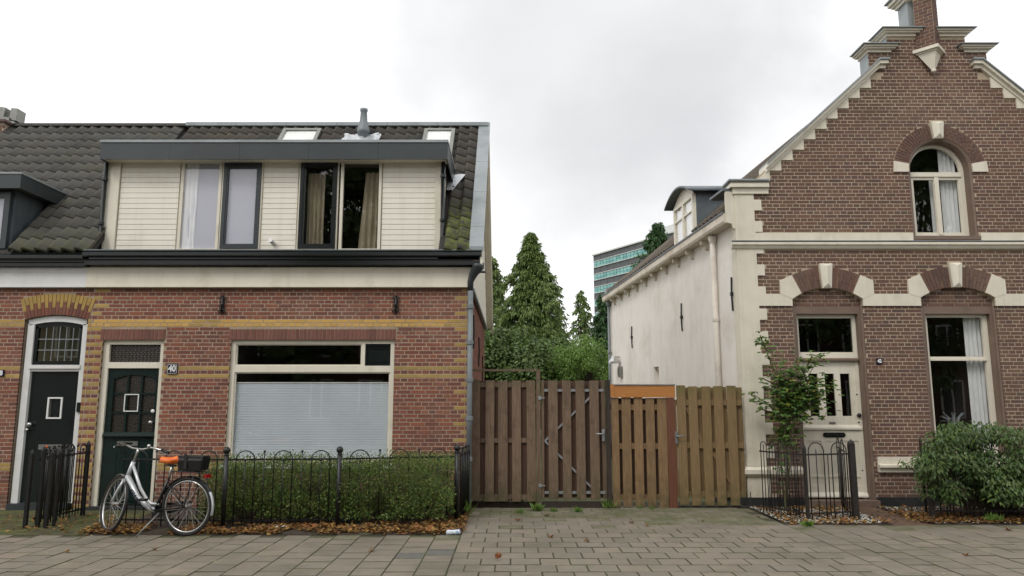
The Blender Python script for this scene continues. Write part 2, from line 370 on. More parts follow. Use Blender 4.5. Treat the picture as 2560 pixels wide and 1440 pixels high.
m_room = M('dark_room', ['#3a3630', '#45403a'], 0.9, 2)
m_shade = M('pleated_blind', ['#c9d2d8', '#d2dadf'], 0.9, 2, trans=0.15)
m_blind2 = M('lilac_grey_blind', ['#a9aab6', '#aeb0bb'], 0.9, 1.5)
m_curt = M('curtain_cloth', ['#857b66', '#958b75'], 0.95, 4)
m_curtw = M('white_curtain', ['#d4d6d6', '#dfe1e1'], 0.95, 4)
m_chrome = M('polished_metal', ['#b9bab8', '#c8c8c6'], 0.25, 10, metal=0.9)
m_pewter = M('dull_metal', ['#7b7b76', '#8a8a84'], 0.4, 10, metal=0.6)
m_white_el = M('white_enamel', ['#e4e4e2', '#ececea'], 0.25, 5)
m_blue_el = M('dark_blue_enamel', ['#12142b', '#171a35'], 0.2, 5)
m_soil = M('garden_soil', ['#2c241c', '#40342a'], 0.95, 12, 0.6, 40, stain='#4a4a2c', stain_scale=2)
m_sand = M('joint_sand', ['#3a372b', '#4a4636'], 0.95, 9, 0.4, 60, stain='#4e5430', stain_scale=1.5, stain_pos=(0.45, 0.6))
m_slab = M('concrete_slab', ['#736c60', '#80786a'], 0.85, 6, 0.35, 130, rid=['#696256', '#7f776a', '#746c60', '#877b6c'], rid_amt=0.55, stain='#5b5648', stain_scale=0.9, stain_pos=(0.48, 0.72), stain2=('#4e4a3e', 5.0, 0.45), detail=8)
m_slabm = M('mossy_concrete_slab', ['#605d48', '#76715f'], 0.9, 5, 0.4, 110, rid=['#64614e', '#7d786a'], rid_amt=0.4, stain='#4f5230', stain_scale=2.2, stain_pos=(0.42, 0.62), detail=8)
m_slabd = M('dark_replaced_slab', ['#5b5a55', '#65635d'], 0.9, 6, 0.5, 160)
m_asph = M('asphalt', ['#4b4a48', '#565452'], 0.9, 30, 0.3, 200)
m_grass = M('rough_ground', ['#4a5230', '#5a5a3a'], 0.95, 2, 0.3, 20)
# ------------------------------------------------------------------ ground, road, pavement
def struct(name, mb, mat, **k):
    o = mb.build(name, mat, None, **k); o['kind'] = 'structure'; return o
g = MB(); g.face([(-1500, -1500, -0.14), (1500, -1500, -0.14), (1500, 1500, -0.14), (-1500, 1500, -0.14)])
struct('ground', g, m_grass)
g = MB(); g.box(-60, 60, -3.5, 6.92, -0.13, -0.10); struct('road', g, m_asph)
g = MB(); g.box(-60, 60, -6.6, -3.5, -0.13, 0.0); struct('far_pavement', g, m_slab)
g = MB()
x = -20.0
while x < 20: g.bbox(x, x + 0.992, 6.94, 7.06, -0.13, 0.004, 0.01); x += 1.0
struct('kerb', g, m_slab)
g = MB(); g.box(-20, 20, 7.062, 12.4, -0.13, -0.007); pav = struct('pavement', g, m_sand)

Y40, Y42 = 11.43, 11.80
EDGE_L, EDGE_R = 9.32, 10.02
slabs = []      # (x,y,section)
W = 0.30
def addslab(x, y, sec): slabs.append((x, y, sec))
c = 0; x = -0.62 - W
while x > -11.2:
    y = 7.07 + (0.0 if c % 2 else W / 2)
    if c % 2 == 0: slabs.append((x + W/2, 7.07 + W/4 - 0.0, 'half'))
    while y < EDGE_L + 0.02:
        h = min(W, EDGE_L + 0.04 - y)
        slabs.append((x + W/2, y + W/2, 'L')) if h > 0.2 else None
        y += W
    x -= W; c += 1
r = 0; y = 7.07
while y < 11.75:
    x = -0.615 + (W / 2 if r % 2 else 0)
    if r % 2: slabs.append((-0.615 + W/4, y + W/2, 'hx'))
    while x < 3.42 + 0.01:
        if y < 11.45 or True: slabs.append((x + W/2, y + W/2, 'M'))
        x += W
    y += W; r += 1
c = 0; x = 3.60
while x < 12:
    y = 7.07 + (0.0 if c % 2 else W / 2)
    if c % 2 == 0: slabs.append((x + W/2, 7.07 + W/4, 'half'))
    while y < EDGE_R:
        slabs.append((x + W/2, y + W/2, 'R')); y += W
    x += W; c += 1
def slab_mb(mb, cx, cy, w, d, z0, z1, c=0.005):
    i = len(mb.v); a, b = w/2, d/2
    mb.v += [(cx-a+c,cy-b+c,z1),(cx+a-c,cy-b+c,z1),(cx+a-c,cy+b-c,z1),(cx-a+c,cy+b-c,z1),
             (cx-a,cy-b,z1-c),(cx+a,cy-b,z1-c),(cx+a,cy+b,z1-c),(cx-a,cy+b,z1-c),
             (cx-a,cy-b,z0),(cx+a,cy-b,z0),(cx+a,cy+b,z0),(cx-a,cy+b,z0)]
    for q in ((0,1,2,3),(4,5,1,0),(5,6,2,1),(6,7,3,2),(7,4,0,3),(8,9,5,4),(9,10,6,5),(10,11,7,6),(11,8,4,7)):
        mb.f.append(tuple(i + k for k in q)); mb.m.append(mb.mi)
JW = W - 0.007
mesh_slab = {}
for key, mm in (('n', m_slab), ('moss', m_slabm), ('dark', m_slabd)):
    s = MB(); slab_mb(s, 0, 0, JW, JW, -0.045, 0.0, 0.005); me = bpy.data.meshes.new('slab'); me.from_pydata(s.v, [], s.f); me.materials.append(mm); me.materials.append(m_sand); me.polygons.foreach_set('material_index', [0] + [1] * 8); mesh_slab[key] = me
def inview(x, y, z=0, mrg=60):
    d = Vector((x, y, z - CAMH)); fy = d.y * math.cos(PITCH) + d.z * math.sin(PITCH)
    if fy <= 0.1: return False
    u = 1280 + F * d.x / fy; v = 720 - F * (-d.y * math.sin(PITCH) + d.z * math.cos(PITCH)) / fy
    return -mrg < u < 2560 + mrg and -mrg < v < 1440 + mrg
full = [s for s in slabs if s[2] in 'LMR' and inview(s[0], s[1])]
full.sort(key=lambda s: s[1] ** 2 + s[0] ** 2 * 0.3)
ind = set(full[:300]); rest = MB()
darks = [G(1003, 1388), G(1098, 1379)]
for s in slabs:
    x, y, sec = s
    near = noise.noise(Vector((x * 0.7, y * 1.3, 3)))
    mossy = (sec == 'M' and (y > 10.5 - near or y > 9.6 - near and rnd.random() < 0.25)) or (sec == 'L' and y > 9.15 + near * 0.3 and rnd.random() < 0.5) or (sec == 'R' and y > 9.75 and rnd.random() < 0.5)
    key = 'moss' if mossy else 'n'
    for dd in darks:
        if sec == 'L' and abs(dd.x - x) < 0.15 and abs(dd.y - y) < 0.15: key = 'dark'
    zz = rnd.uniform(-0.003, 0.002)
    tilt = (rnd.uniform(-0.009, 0.009), rnd.uniform(-0.009, 0.009), rnd.uniform(-0.006, 0.006))
    if s in ind:
        inst('slab', mesh_slab[key], (x, y, zz), pav, tilt)
    else:
        rest.mi = {'n': 0, 'moss': 1, 'dark': 2}[key]
        if sec == 'half': slab_mb(rest, x, y, JW, JW / 2, zz - 0.045, zz)
        elif sec == 'hx': slab_mb(rest, x, y, JW / 2, JW, zz - 0.045, zz)
        else: slab_mb(rest, x, y, JW, JW, zz - 0.045, zz)
rest.build('slab', [m_slab, m_slabm, m_slabd], pav, kind='stuff')
# narrow filler strips along the two seams
s = MB(); y = 7.07
while y < 9.9: s_ = slab_mb(s, 3.51, y + 0.1, 0.165, 0.195, -0.045, 0.0); y += 0.2
s.build('edging_row', m_slab, pav, kind='stuff')

# planting beds
def bed(name, x0, x1, y0, y1, mat, amp=0.03, z=0.0):
    b = MB(); nx, ny = int((x1 - x0) / 0.12), int((y1 - y0) / 0.12)
    for j in range(ny + 1):
        for i in range(nx + 1):
            X = x0 + (x1 - x0) * i / nx; Y = y0 + (y1 - y0) * j / ny
            e_ = min(1, (Y - y0) / 0.2)
            b.v.append((X, Y, z + amp * e_ * (0.6 + noise.noise(Vector((X * 2.5, Y * 2.5, 1))) + 0.5 * noise.noise(Vector((X * 9, Y * 9, 1))))))
    for j in range(ny):
        for i in range(nx):
            a = j * (nx + 1) + i; b.f.append((a, a + 1, a + nx + 2, a + nx + 1)); b.m.append(0)
    return struct(name, b, mat, smooth=True)
m_moss = M('mossy_earth', ['#3c3a22', '#4e4d30'], 0.95, 8, 0.6, 50, stain='#5a5f2c', stain_scale=3, stain_pos=(0.45, 0.6))
bed('planting_bed', -5.2, -0.63, EDGE_L + 0.02, 11.45, m_soil, 0.03, 0.0)
bed('mossy_path', -11.0, -5.2, EDGE_L + 0.02, 11.45, m_moss, 0.012, -0.002)
bed('gravel_bed', 3.6, 5.0, EDGE_R + 0.02, 11.9, m_soil, 0.02, 0.0)
m_path = M('worn_brick_path', ['#5a4538', '#6a5344'], 0.95, 14, 0.4, 60, stain='#3f362a', stain_scale=3)
bed('garden_path', 5.0, 5.55, EDGE_R + 0.02, 11.9, m_path, 0.008, 0.0)
bed('planting_bed', 5.55, 12.0, EDGE_R + 0.02, 11.9, m_soil, 0.03, 0.0)

# ------------------------------------------------------------------ brickwork
def subtract(iv, a, b):
    out = []
    for p, q in iv:
        if b <= p or a >= q: out.append((p, q)); continue
        if a > p: out.append((p, a))
        if b < q: out.append((b, q))
    return out
MESHB = {}
def brick_mesh(w, h, mat):
    k = (round(w, 3), round(h, 3), mat.name)
    if k not in MESHB:
        b = MB(); b.bbox(0, w, 0, 0.03, 0, h, 0.004); me = bpy.data.meshes.new('brick'); me.from_pydata(b.v, [], b.f); me.materials.append(mat); MESHB[k] = me
    return MESHB[k]
def brickwork(wall, Y, z0, ch, n, xs, excl, matfn, mats, limit=300, joint=0.0105, proud=0.0028, sl=0.22, phase=0.0, view=None):
    """courses of stretchers (even) and headers (odd); excl(z, course) gives the free intervals in x"""
    cand = []
    for k in range(n):
        za = z0 + k * ch; zb = za + ch - joint; zm = (za + zb) / 2
        hd = k % 2 == 1; step = sl / 2 if hd else sl
        ph = phase + (step / 2 if hd else (0 if k % 4 == 0 else sl / 2))
        for a, b in excl(zm, k, [xs]):
            if b - a < 0.025: continue
            i = math.floor((a - ph) / step)
            x = ph + i * step
            while x < b:
                p, q = max(a, x) , min(b, x + step - joint)
                if x + step > b - 0.03 and x + step < b: q = b
                fullb = (p == x and q == x + step - joint)
                if q - p > 0.03:
                    if not fullb or q - p > 0.02: cand.append((p, q, za, zb, matfn(k, (p + q) / 2), fullb and not hd))
                x += step
    def dist(c): return (c[0] ** 2 + (c[2] - 1.6) ** 2)
    ok = [i for i, c in enumerate(cand) if c[5] and inview(c[0], Y, c[2], -5) and (view is None or view(c[0], c[2]))]
    ok.sort(key=lambda i: dist(cand[i])); ok = set(ok[:limit])
    rest = MB()
    for i, (p, q, za, zb, mt, _) in enumerate(cand):
        y = Y - proud + rnd.uniform(-0.0015, 0.0015)
        if i in ok:
            inst('brick', brick_mesh(q - p, zb - za, mats[mt]), (p, y, za + rnd.uniform(-0.0008, 0.0008)), wall)
        else:
            rest.mi = mt; dz = rnd.uniform(-0.001, 0.001); rest.bbox(p, q, y, y + 0.03, za + dz, zb + dz)
    rest.build('brick', mats, wall, kind='stuff')
def backing(mb, Y, z0, z1, dz, xs, hole, th=0.12):
    z = z0; run = None
    while z < z1 - 1e-6:
        zb = min(z + dz, z1); iv = hole((z + zb) / 2, [xs])
        key = tuple((round(a, 4), round(b, 4)) for a, b in iv)
        if run and run[0] == key: run[2] = zb
        else:
            if run:
                for a, b in run[0]: mb.box(a, b, Y, Y + th, run[1], run[2])
            run = [key, z, zb]
        z = zb
    if run:
        for a, b in run[0]: mb.box(a, b, Y, Y + th, run[1], run[2])
def voussoirs(wall, xc, zc, ri, ro, a0, a1, n, Y, split, mats, matfn, proud=0.010, name='arch_brick'):
    """radial bricks, each one an object; split: list of fractions of the radius per brick parity"""
    gap = 0.009
    for k in range(n):
        t0 = a0 + (a1 - a0) * k / n; t1 = a0 + (a1 - a0) * (k + 1) / n
        cuts = split[k % len(split)]
        for j in range(len(cuts) - 1):
            r0 = ri + (ro - ri) * cuts[j] + (gap / 2 if j else 0); r1 = ri + (ro - ri) * cuts[j + 1] - (gap / 2 if j < len(cuts) - 2 else 0)
            b = MB(); q = []
            for r_, s_ in ((r0, 0), (r0, 1), (r1, 1), (r1, 0)):
                t = (t1 - gap / 2 / r_) if s_ else (t0 + gap / 2 / r_)
                q.append((xc + r_ * math.sin(t), zc + r_ * math.cos(t)))
            b.prism(q, Y - proud + rnd.uniform(-0.001, 0.001), Y + 0.05)
            cx = sum(p[0] for p in q) / 4; cz = sum(p[1] for p in q) / 4
            b.build(name, mats[matfn(k, j)], wall, loc=(cx, Y, cz))

def pane(parent, x0, x1, z0, z1, y, mat=None, name='pane'):
    b = MB(); b.box(x0, x1, y, y + 0.006, z0, z1); return b.build(name, mat or m_glass, parent)
def room(parent, x0, x1, z0, z1, y, depth=2.0, mat=None):
    b = MB(); t = 0.05
    b.box(x0 - t, x0, y, y + depth, z0 - t, z1 + t); b.box(x1, x1 + t, y, y + depth, z0 - t, z1 + t)
    b.box(x0, x1, y, y + depth, z0 - t, z0); b.box(x0, x1, y, y + depth, z1, z1 + t); b.box(x0 - t, x1 + t, y + depth, y + depth + t, z0 - t, z1 + t)
    return b.build('room', mat or m_room, parent)
def text(s, size, mat, parent, loc, rot=(R(90), 0, 0), off_=0.0, ext=0.001, sx=1.0, name='lettering', font=None):
    cu = bpy.data.curves.new(name, 'FONT'); cu.body = s; cu.size = size; cu.align_x = 'CENTER'; cu.align_y = 'CENTER'; cu.extrude = ext; cu.offset = off_
    cu.resolution_u = 4
    ob = bpy.data.objects.new('t', cu); COL.objects.link(ob)
    dg = bpy.context.evaluated_depsgraph_get(); me = bpy.data.meshes.new_from_object(ob.evaluated_get(dg)); bpy.data.objects.remove(ob)
    me.transform(Matrix.Diagonal((sx, 1, 1, 1)))
    me.materials.clear(); me.materials.append(mat)
    o = bpy.data.objects.new(name, me); COL.objects.link(o); o.location = Vector(loc) - off(parent); o.rotation_euler = rot
    o.parent = parent; OFF[o.name] = off(parent)
    return o
def drape(mb, x0, x1, z0, z1, y, folds, amp=0.03, pinch=0.0, xb0=None, xb1=None, tie=None):
    """a hanging curtain with vertical folds; xb: extents at the bottom; tie=(z,width)"""
    nx, nz_ = folds * 6, 14; i0 = len(mb.v)
    xb0 = x0 if xb0 is None else xb0; xb1 = x1 if xb1 is None else xb1
    for j in range(nz_ + 1):
        t = j / nz_; z = z1 + (z0 - z1) * t; a = x0 + (xb0 - x0) * t; b = x1 + (xb1 - x1) * t
        for i in range(nx + 1):
            s = i / nx; ph = 2 * math.pi * folds * s + 0.5 * math.sin(3 * t + s * 4)
            mb.v.append((a + (b - a) * s, y + amp * math.sin(ph) * (0.6 + 0.4 * t) + 0.01 * noise.noise(Vector((s * 8, t * 3, x0))), z))
    for j in range(nz_):
        for i in range(nx):
            a = i0 + j * (nx + 1) + i; mb.f.append((a, a + nx + 1, a + nx + 2, a + 1)); mb.m.append(mb.mi)
    return mb
# ================================================================== house no. 40 (and its neighbour no. 38)
ZT = 3.352                      # top of the brick front
CH, Z0 = 0.0604, 0.03
XP = -6.52                      # party line between 38 and 40
XE = -0.66                      # free corner
h40 = thing('brick_house', 'red brick terrace end house with wide cream boarded dormer above the black gutter', 'house', (-3.6, Y40, 0))
h38 = thing('brick_house', 'red brick terrace house at the left edge with arched yellow lintel over its black door', 'house', (-9.0, Y40, 0))

# openings of 40
D40 = (-6.325, -5.375, 0.0, PZ(850, Y40))
W40 = (PX(583, 1000, Y40), PX(985, 1000, Y40), PZ(1158, Y40), PZ(850, Y40))
W40 = (-4.345, -1.815, W40[2], W40[3])
A38 = dict(xc=-7.07, zc=1.231, ri=1.70, ro=2.03, half=0.49, spring=2.859)
def hole40(z, iv):
    if z < D40[3]: iv = subtract(iv, D40[0], D40[1])
    if W40[2] < z < W40[3]: iv = subtract(iv, W40[0], W40[1])
    return iv
SOLD = 0.175
def excl40(z, k, iv):
    iv = hole40(z, iv)
    if D40[3] <= z < D40[3] + SOLD: iv = subtract(iv, D40[0] - 0.04, D40[1] + 0.03)
    if W40[3] <= z < W40[3] + SOLD: iv = subtract(iv, W40[0] - 0.03, W40[1] + 0.03)
    return iv
def mat40(k, x):
    if k in (45, 46): return 2 if x < -1.0 and not (-5.0 < x < -4.55) else 1
    if k in (34, 32): return 1 if x > -5.4 else (1 if x < -6.33 else 0)
    if k in (9, 10) and x < -4.3: return 1
    if x > -0.82 - (0.06 if k % 4 else 0.0) and k % 2 == 0: return 1
    if x < -6.33 and k % 2 == 0: return 1
    if -1.0 < x and k % 2 == 0 and x > -0.84: return 1
    return 0
mats40 = [m_red, m_yel, m_yelb]
b = MB(); backing(b, Y40, -0.1, ZT, 0.01, (XP, XE), hole40)
wall40 = b.build('wall', m_mort, h40)
NC = 55
brickwork(wall40, Y40, Z0, CH, NC, (XP, XE), excl40, mat40, mats40)
# soldier courses above door and window
for (xa, xb, z) in ((D40[0] - 0.035, D40[1] + 0.025, D40[3] + 0.004), (W40[0] - 0.025, W40[1] + 0.025, W40[3] + 0.004)):
    n = round((xb - xa) / 0.0605); st = (xb - xa) / n
    for k in range(n):
        inst('lintel_brick', brick_mesh(st - 0.009, SOLD - 0.012, m_old), (xa + k * st, Y40 - 0.008 + rnd.uniform(-0.001, 0.001), z), wall40)
def hole38(z, iv):
    h = A38['half'] if z < A38['spring'] else (math.sqrt(max(0, A38['ri'] ** 2 - (z - A38['zc']) ** 2)) if z < A38['zc'] + A38['ri'] else 0)
    if h > 0: iv = subtract(iv, A38['xc'] - h, A38['xc'] + h)
    return iv
def excl38(z, k, iv):
    iv = hole38(z, iv); a = 16.75 * math.pi / 180
    zi, zo = A38['zc'] + A38['ri'] * math.cos(a), A38['zc'] + A38['ro'] * math.cos(a)
    if zi < z < zo: h = A38['half'] + (z - zi) * math.tan(a) + 0.006; iv = subtract(iv, A38['xc'] - h, A38['xc'] + h)
    elif zo <= z < A38['zc'] + A38['ro'] + 0.01:
        h = math.sqrt(max(0, (A38['ro'] + 0.01) ** 2 - (z - A38['zc']) ** 2)); iv = subtract(iv, A38['xc'] - h, A38['xc'] + h)
    return iv
def mat38(k, x):
    if k in (45, 46, 34, 32, 9, 10): return 1
    if x > -6.6 and k % 2 == 0 and k < 46: return 1
    return 0
b = MB(); backing(b, Y40, -0.1, ZT, 0.01, (-12.5, XP), hole38)
wall38 = b.build('wall', m_mort, h38)
brickwork(wall38, Y40, Z0, CH, NC, (-12.5, XP - 0.009), excl38, mat38, mats40, phase=0.07)
a = R(16.75)
voussoirs(wall38, A38['xc'], A38['zc'], A38['ri'] + 0.003, A38['ro'], -a, a, 19, Y40, [(0, 0.34, 1), (0, 0.62, 1)], mats40, lambda k, j: 1 if j else 0)

# ---- side and rear of 40, and a plain body for 38
def sidebricks():
    """the free side wall of no. 40: brick below, cladding above"""
    b = MB(); b.box(XE - 0.12, XE, Y40 + 0.12, 17.6, -0.1, 3.36); b.box(-12.5, XE - 0.12, 17.48, 17.6, -0.1, 3.36)
    w = b.build('wall', m_mort, h40)
    cand = []
    for k in range(NC):
        za = Z0 + k * CH; hd = k % 2 == 1; st = 0.11 if hd else 0.22; y = Y40 + (0.055 if hd else (0 if k % 4 else 0.11)) + 0.0
        if not hd and k % 4 == 0: cand.append((Y40 + 0.001, 0.101, za, False))
        if hd: cand.append((Y40 + 0.001, 0.046, za, False))
        while y < 17.5:
            cand.append((max(y, Y40 + 0.001), st - 0.009, za, not hd)); y += st
    bm_ = MB(); bm_.box(0, 0.03, 0, 0.211, 0, CH - 0.009); me = bpy.data.meshes.new('brick'); me.from_pydata(bm_.v, [], bm_.f); me.materials.append(m_red)
    vis = sorted([i for i, c in enumerate(cand) if c[3] and c[2] > 1.9], key=lambda i: cand[i][0]); vis = set(vis[:300])
    rest = MB()
    for i, (y, l, z, f) in enumerate(cand):
        pr = 0.006 + rnd.uniform(-0.001, 0.001)
        if i in vis: inst('brick', me, (XE - 0.03 + pr, y, z), w)
        else: rest.box(XE - 0.03 + pr, XE + pr, y, y + l, z, z + CH - 0.009)
    rest.build('brick', m_red, w, kind='stuff')
sidebricks()
# gable cladding on the side, roof verge
YR, ZR = 14.15, PZ(315, 14.15) - 0.03         # ridge
YG, ZG = 11.20, 3.90                       # gutter edge
def roofz(y): return ZG + (ZR - ZG) * (y - YG) / (YR - YG) if y < YR else ZR - (y - YR) * (ZR - 3.45) / (17.75 - YR)
b = MB(); b.prism_x([(Y40 - 0.02, 3.36), (Y40 - 0.02, roofz(Y40) - 0.12), (YR, ZR - 0.12), (17.66, roofz(17.66) - 0.1), (17.66, 3.36)], XE - 0.06, XE + 0.045)
gc = b.build('gable_cladding', m_siding, h40)
for k in range(34):
    y = Y40 + 0.02 + k * 0.182
    if y + 0.17 < 17.66:
        bb = MB(); zt = min(roofz(y), roofz(y + 0.17)) - 0.14
        bb.box(XE + 0.04, XE + 0.057, y, y + 0.172, 3.34, zt); bb.build('board', m_siding, gc)
b = MB(); b.box(XE + 0.03, XE + 0.075, Y40 - 0.02, 17.7, 3.30, 3.345); b.build('cladding_trim', m_lead, h40)
# verge board + zinc cap
XV = -0.47
b = MB()
for (ya, yb) in ((YG - 0.02, YR), (YR, 17.8)):
    b.prism_x([(ya, roofz(ya) + 0.06), (yb, roofz(yb) + 0.06), (yb, roofz(yb) - 0.2), (ya, roofz(ya) - 0.2)], XV - 0.02, XV + 0.015)
b.build('verge_board', m_cream, h40)
for (ya, yb) in ((YG + 0.02, YR), (YR, 17.7)):
    b = MB(); b.prism_x([(ya, roofz(ya) - 0.15), (yb, roofz(yb) - 0.15), (yb, roofz(yb) - 0.17), (ya, roofz(ya) - 0.17)], XE + 0.06, XV - 0.022); b.build('verge_soffit', m_cream, h40)
n = 8
for k in range(n):
    ya = YG - 0.03 + (YR - YG + 0.03) * k / n; yb = YG - 0.03 + (YR - YG + 0.03) * (k + 1) / n
    bb = MB(); e = 0.008 * (k % 2)
    bb.prism_x([(ya, roofz(ya) + 0.10 + e), (yb - 0.004, roofz(yb) + 0.10 + e), (yb - 0.004, roofz(yb) + 0.02), (ya, roofz(ya) + 0.02)], XV - 0.19, XV + 0.03)
    bb.build('verge_sheet', m_lead, h40)
# roof deck (left open under the big dormer)
m_deck = M('roof_felt', ['#2e2c29', '#3a3733'], 0.9, 9)
def deckpart(b, x0, x1, ylow):
    zl = roofz(ylow)
    b.prism_x([(ylow, zl - 0.04), (YR, ZR - 0.04), (17.8, 3.41), (17.8, 3.33), (YR, ZR - 0.14), (ylow, zl - 0.14)], x0, x1)
ZD = PZ(352, 11.35)       # top of dormer fascia
DY = 11.60
DX0, DX1 = PX(265, 500, DY), PX(1103, 500, DY)
b = MB(); deckpart(b, XP, DX0 - 0.001, YG) if DX0 > XP else None
deckpart(b, max(XP, DX0), DX1 + 0.0, YG + (ZD - 0.25 - ZG) * (YR - YG) / (ZR - ZG)); deckpart(b, DX1 + 0.001, XV - 0.04, YG)
roof40 = b.build('roof', m_deck, h40)
b = MB(); deckpart(b, -12.5, XP - 0.002, YG); roof38 = b.build('roof', m_deck, h38)
# ridge
def ridge(x0, x1, parent, mat, w, h, name, seg):
    x = x0
    while x < x1 - 0.05:
        xb = min(x + seg, x1); b = MB()
        b.prism_x([(YR - w, ZR - 0.01), (YR - w, ZR + h * 0.6), (YR, ZR + h), (YR + w, ZR + h * 0.6), (YR + w, ZR - 0.06)], x, xb - 0.006)
        b.build(name, mat, parent); x = xb
ridge(XP + 0.05, XV + 0.03, h40, m_lead, 0.14, 0.10, 'ridge_sheet', 1.0)
ridge(-12.5, XP + 0.05, h38, m_tile, 0.13, 0.07, 'ridge_tile', 0.33)

# pantiles
SL = math.atan2(ZR - ZG, YR - YG); LEN = math.hypot(ZR - ZG, YR - YG)
TW, TG = 0.205, 0.305
def tile_mesh(mat, w=TW, L_=0.40, amp=0.023, th=0.026):
    b = MB(); n = 9
    def h(s): return amp + amp * math.sin(2 * math.pi * s + 0.6 * math.sin(2 * math.pi * s)) - 0.018 * s
    xs = [w * i / n for i in range(n + 1)]
    for t in (0.0, 1.0):
        for i, x in enumerate(xs):
            b.v.append((x, t * L_, h(i / n) + th + 0.02 * (1 - t)))
    for i, x in enumerate(xs): b.v.append((x, 0.0, h(i / n) + 0.004))
    for i, x in enumerate(xs): b.v.append((x, 0.06, h(i / n) + 0.004))
    m = n + 1
    for i in range(n):
        b.f.append((i, i + 1, m + i + 1, m + i)); b.f.append((2*m + i, 2*m + i + 1, i + 1, i)); b.f.append((3*m+i, 3*m+i+1, 2*m+i+1, 2*m+i))
    i0 = len(b.v); b.v += [(0, 0, -0.01), (0, L_, -0.01), (w, 0, -0.01), (w, L_, -0.01)]
    b.f.append((0, m, i0 + 1, i0)); b.f.append((n, i0 + 2, i0 + 3, m + n))
    me = bpy.data.meshes.new('roof_tile'); me.from_pydata(b.v, [], b.f); me.materials.append(mat)
    me.polygons.foreach_set('use_smooth', [k % 3 == 0 and k < 3 * n for k in range(len(me.polygons))]); return me, b
DORM = (-6.62, DX1 - 0.02)
def tiles(parent, x0, x1, mat, skip, xoff=0.0):
    me, mbt = tile_mesh(mat); rest = MB(); cnt = 0
    rows = int(LEN / TG) + 1; allp = []
    for r_ in range(rows):
        s = -0.03 + r_ * TG
        if s + 0.30 > LEN: continue
        k = 0; x = x1 - TW
        while x > x0 - 0.05:
            y = YG + s * math.cos(SL); z = ZG + s * math.sin(SL)
            if not skip(x + TW / 2, y, z): allp.append((x, y, z))
            x -= TW
    allp.sort(key=lambda p: (not inview(p[0] + 0.15, p[1], p[2], 20), p[1]))
    for i, (x, y, z) in enumerate(allp):
        rot = (SL + rnd.uniform(-0.006, 0.006), rnd.uniform(-0.008, 0.008), 0)
        if i < 300: inst('roof_tile', me, (x, y, z + rnd.uniform(-0.002, 0.002)), parent, rot)
        else:
            q = MB(); q.v = list(mbt.v); q.f = list(mbt.f); q.xf(Matrix.Translation((x, y, z)) @ Matrix.Rotation(SL, 4, 'X'))
            o_ = len(rest.v); rest.v += q.v; rest.f += [tuple(j + o_ for j in f) for f in q.f]; rest.m += [0] * len(q.f)
    if rest.v: rest.build('roof_tile', mat, parent, kind='stuff')
SK = [(-5.62 + 0.0, 0), (0, 0)]
def skip40(x, y, z):
    if DORM[0] < x < DX1 + 0.07 and z < ZD - 0.15: return True
    return False
tiles(roof40, XP, XV - 0.17, m_tile2, skip40)
D38X = (-13, PX(52, 450, 11.1))
def skip38(x, y, z):
    zt = PZ(430, 11.1)
    return x < D38X[1] - 0.12 - max(0, 0) and z < zt - 0.05
tiles(roof38, -10.6, XP, m_tile, skip38)
# a few mossy tiles painted by material below; gutter, frieze
def gutter(x0, x1, parent, yo, z0, z1, seg_end=True):
    b = MB()
    b.prism_x([(Y40 - 0.02, z1), (yo, z1), (yo - 0.03, z1 - 0.03), (yo - 0.03, z1 - 0.075), (yo + 0.03, z1 - 0.10), (yo + 0.03, z1 - 0.125), (yo + 0.055, z1 - 0.14), (yo + 0.055, z0), (Y40 - 0.02, z0)], x0, x1)
    return b.build('gutter', m_black, parent)
GZ0, GZ1 = PZ(661, 11.2), PZ(627, 11.17)
gutter(PX(207, 640, 11.17), PX(1204, 640, 11.17), h40, 11.17, GZ0, GZ1)
b = MB(); b.prism_x([(11.15, GZ1 + 0.004), (11.15, GZ1 + 0.02), (11.20, GZ1 + 0.02), (11.20, GZ1 + 0.004)], PX(207, 640, 11.17), PX(1204, 640, 11.17)); b.build('gutter_lip', m_pipe, h40)
gutter(-12.5, PX(207, 640, 11.17) - 0.003, h38, 11.20, GZ0 - 0.015, GZ1 - 0.035)
def frieze(x0, x1, parent, mat, y):
    b = MB(); b.box(x0, x1, y, Y40 + 0.0, ZT + 0.028, GZ0 - 0.02)
    b.box(x0, x1, y - 0.03, Y40, GZ0 - 0.06, GZ0 - 0.021); b.box(x0, x1, y - 0.015, Y40, GZ0 - 0.09, GZ0 - 0.062)
    b.box(x0, x1, y - 0.018, Y40, ZT + 0.004, ZT + 0.027)
    return b.build('frieze_board', mat, parent)
XS = PX(223, 690, Y40)
frieze(XS, XE + 0.03, h40, m_cream, Y40 - 0.07); frieze(-12.5, XS - 0.004, h38, m_white, Y40 - 0.06)

# ---- dormer of 40
DZ0, DZ1 = PZ(626, 11.60) - 0.05, PZ(398, 11.60)
dorm = MB()
yb = YG + (ZD - 0.1 - ZG) / math.tan(SL) + 0.1
def dx(u): return PX(u, 510, DY)
for xa_, xb2 in ((DX0 + 0.061, dx(746)), (dx(953), DX1 - 0.061)): dorm.box(xa_, xb2, DY + 0.051, DY + 0.12, DZ0, DZ1 + 0.05)
# cheeks
for xa in (DX0, DX1 - 0.06): dorm.prism_x([(DY + 0.05, DZ0 - 0.2), (DY + 0.05, ZD - 0.12), (yb, ZD - 0.12)], xa, xa + 0.06)
dormer = dorm.build('dormer', m_siding, h40)
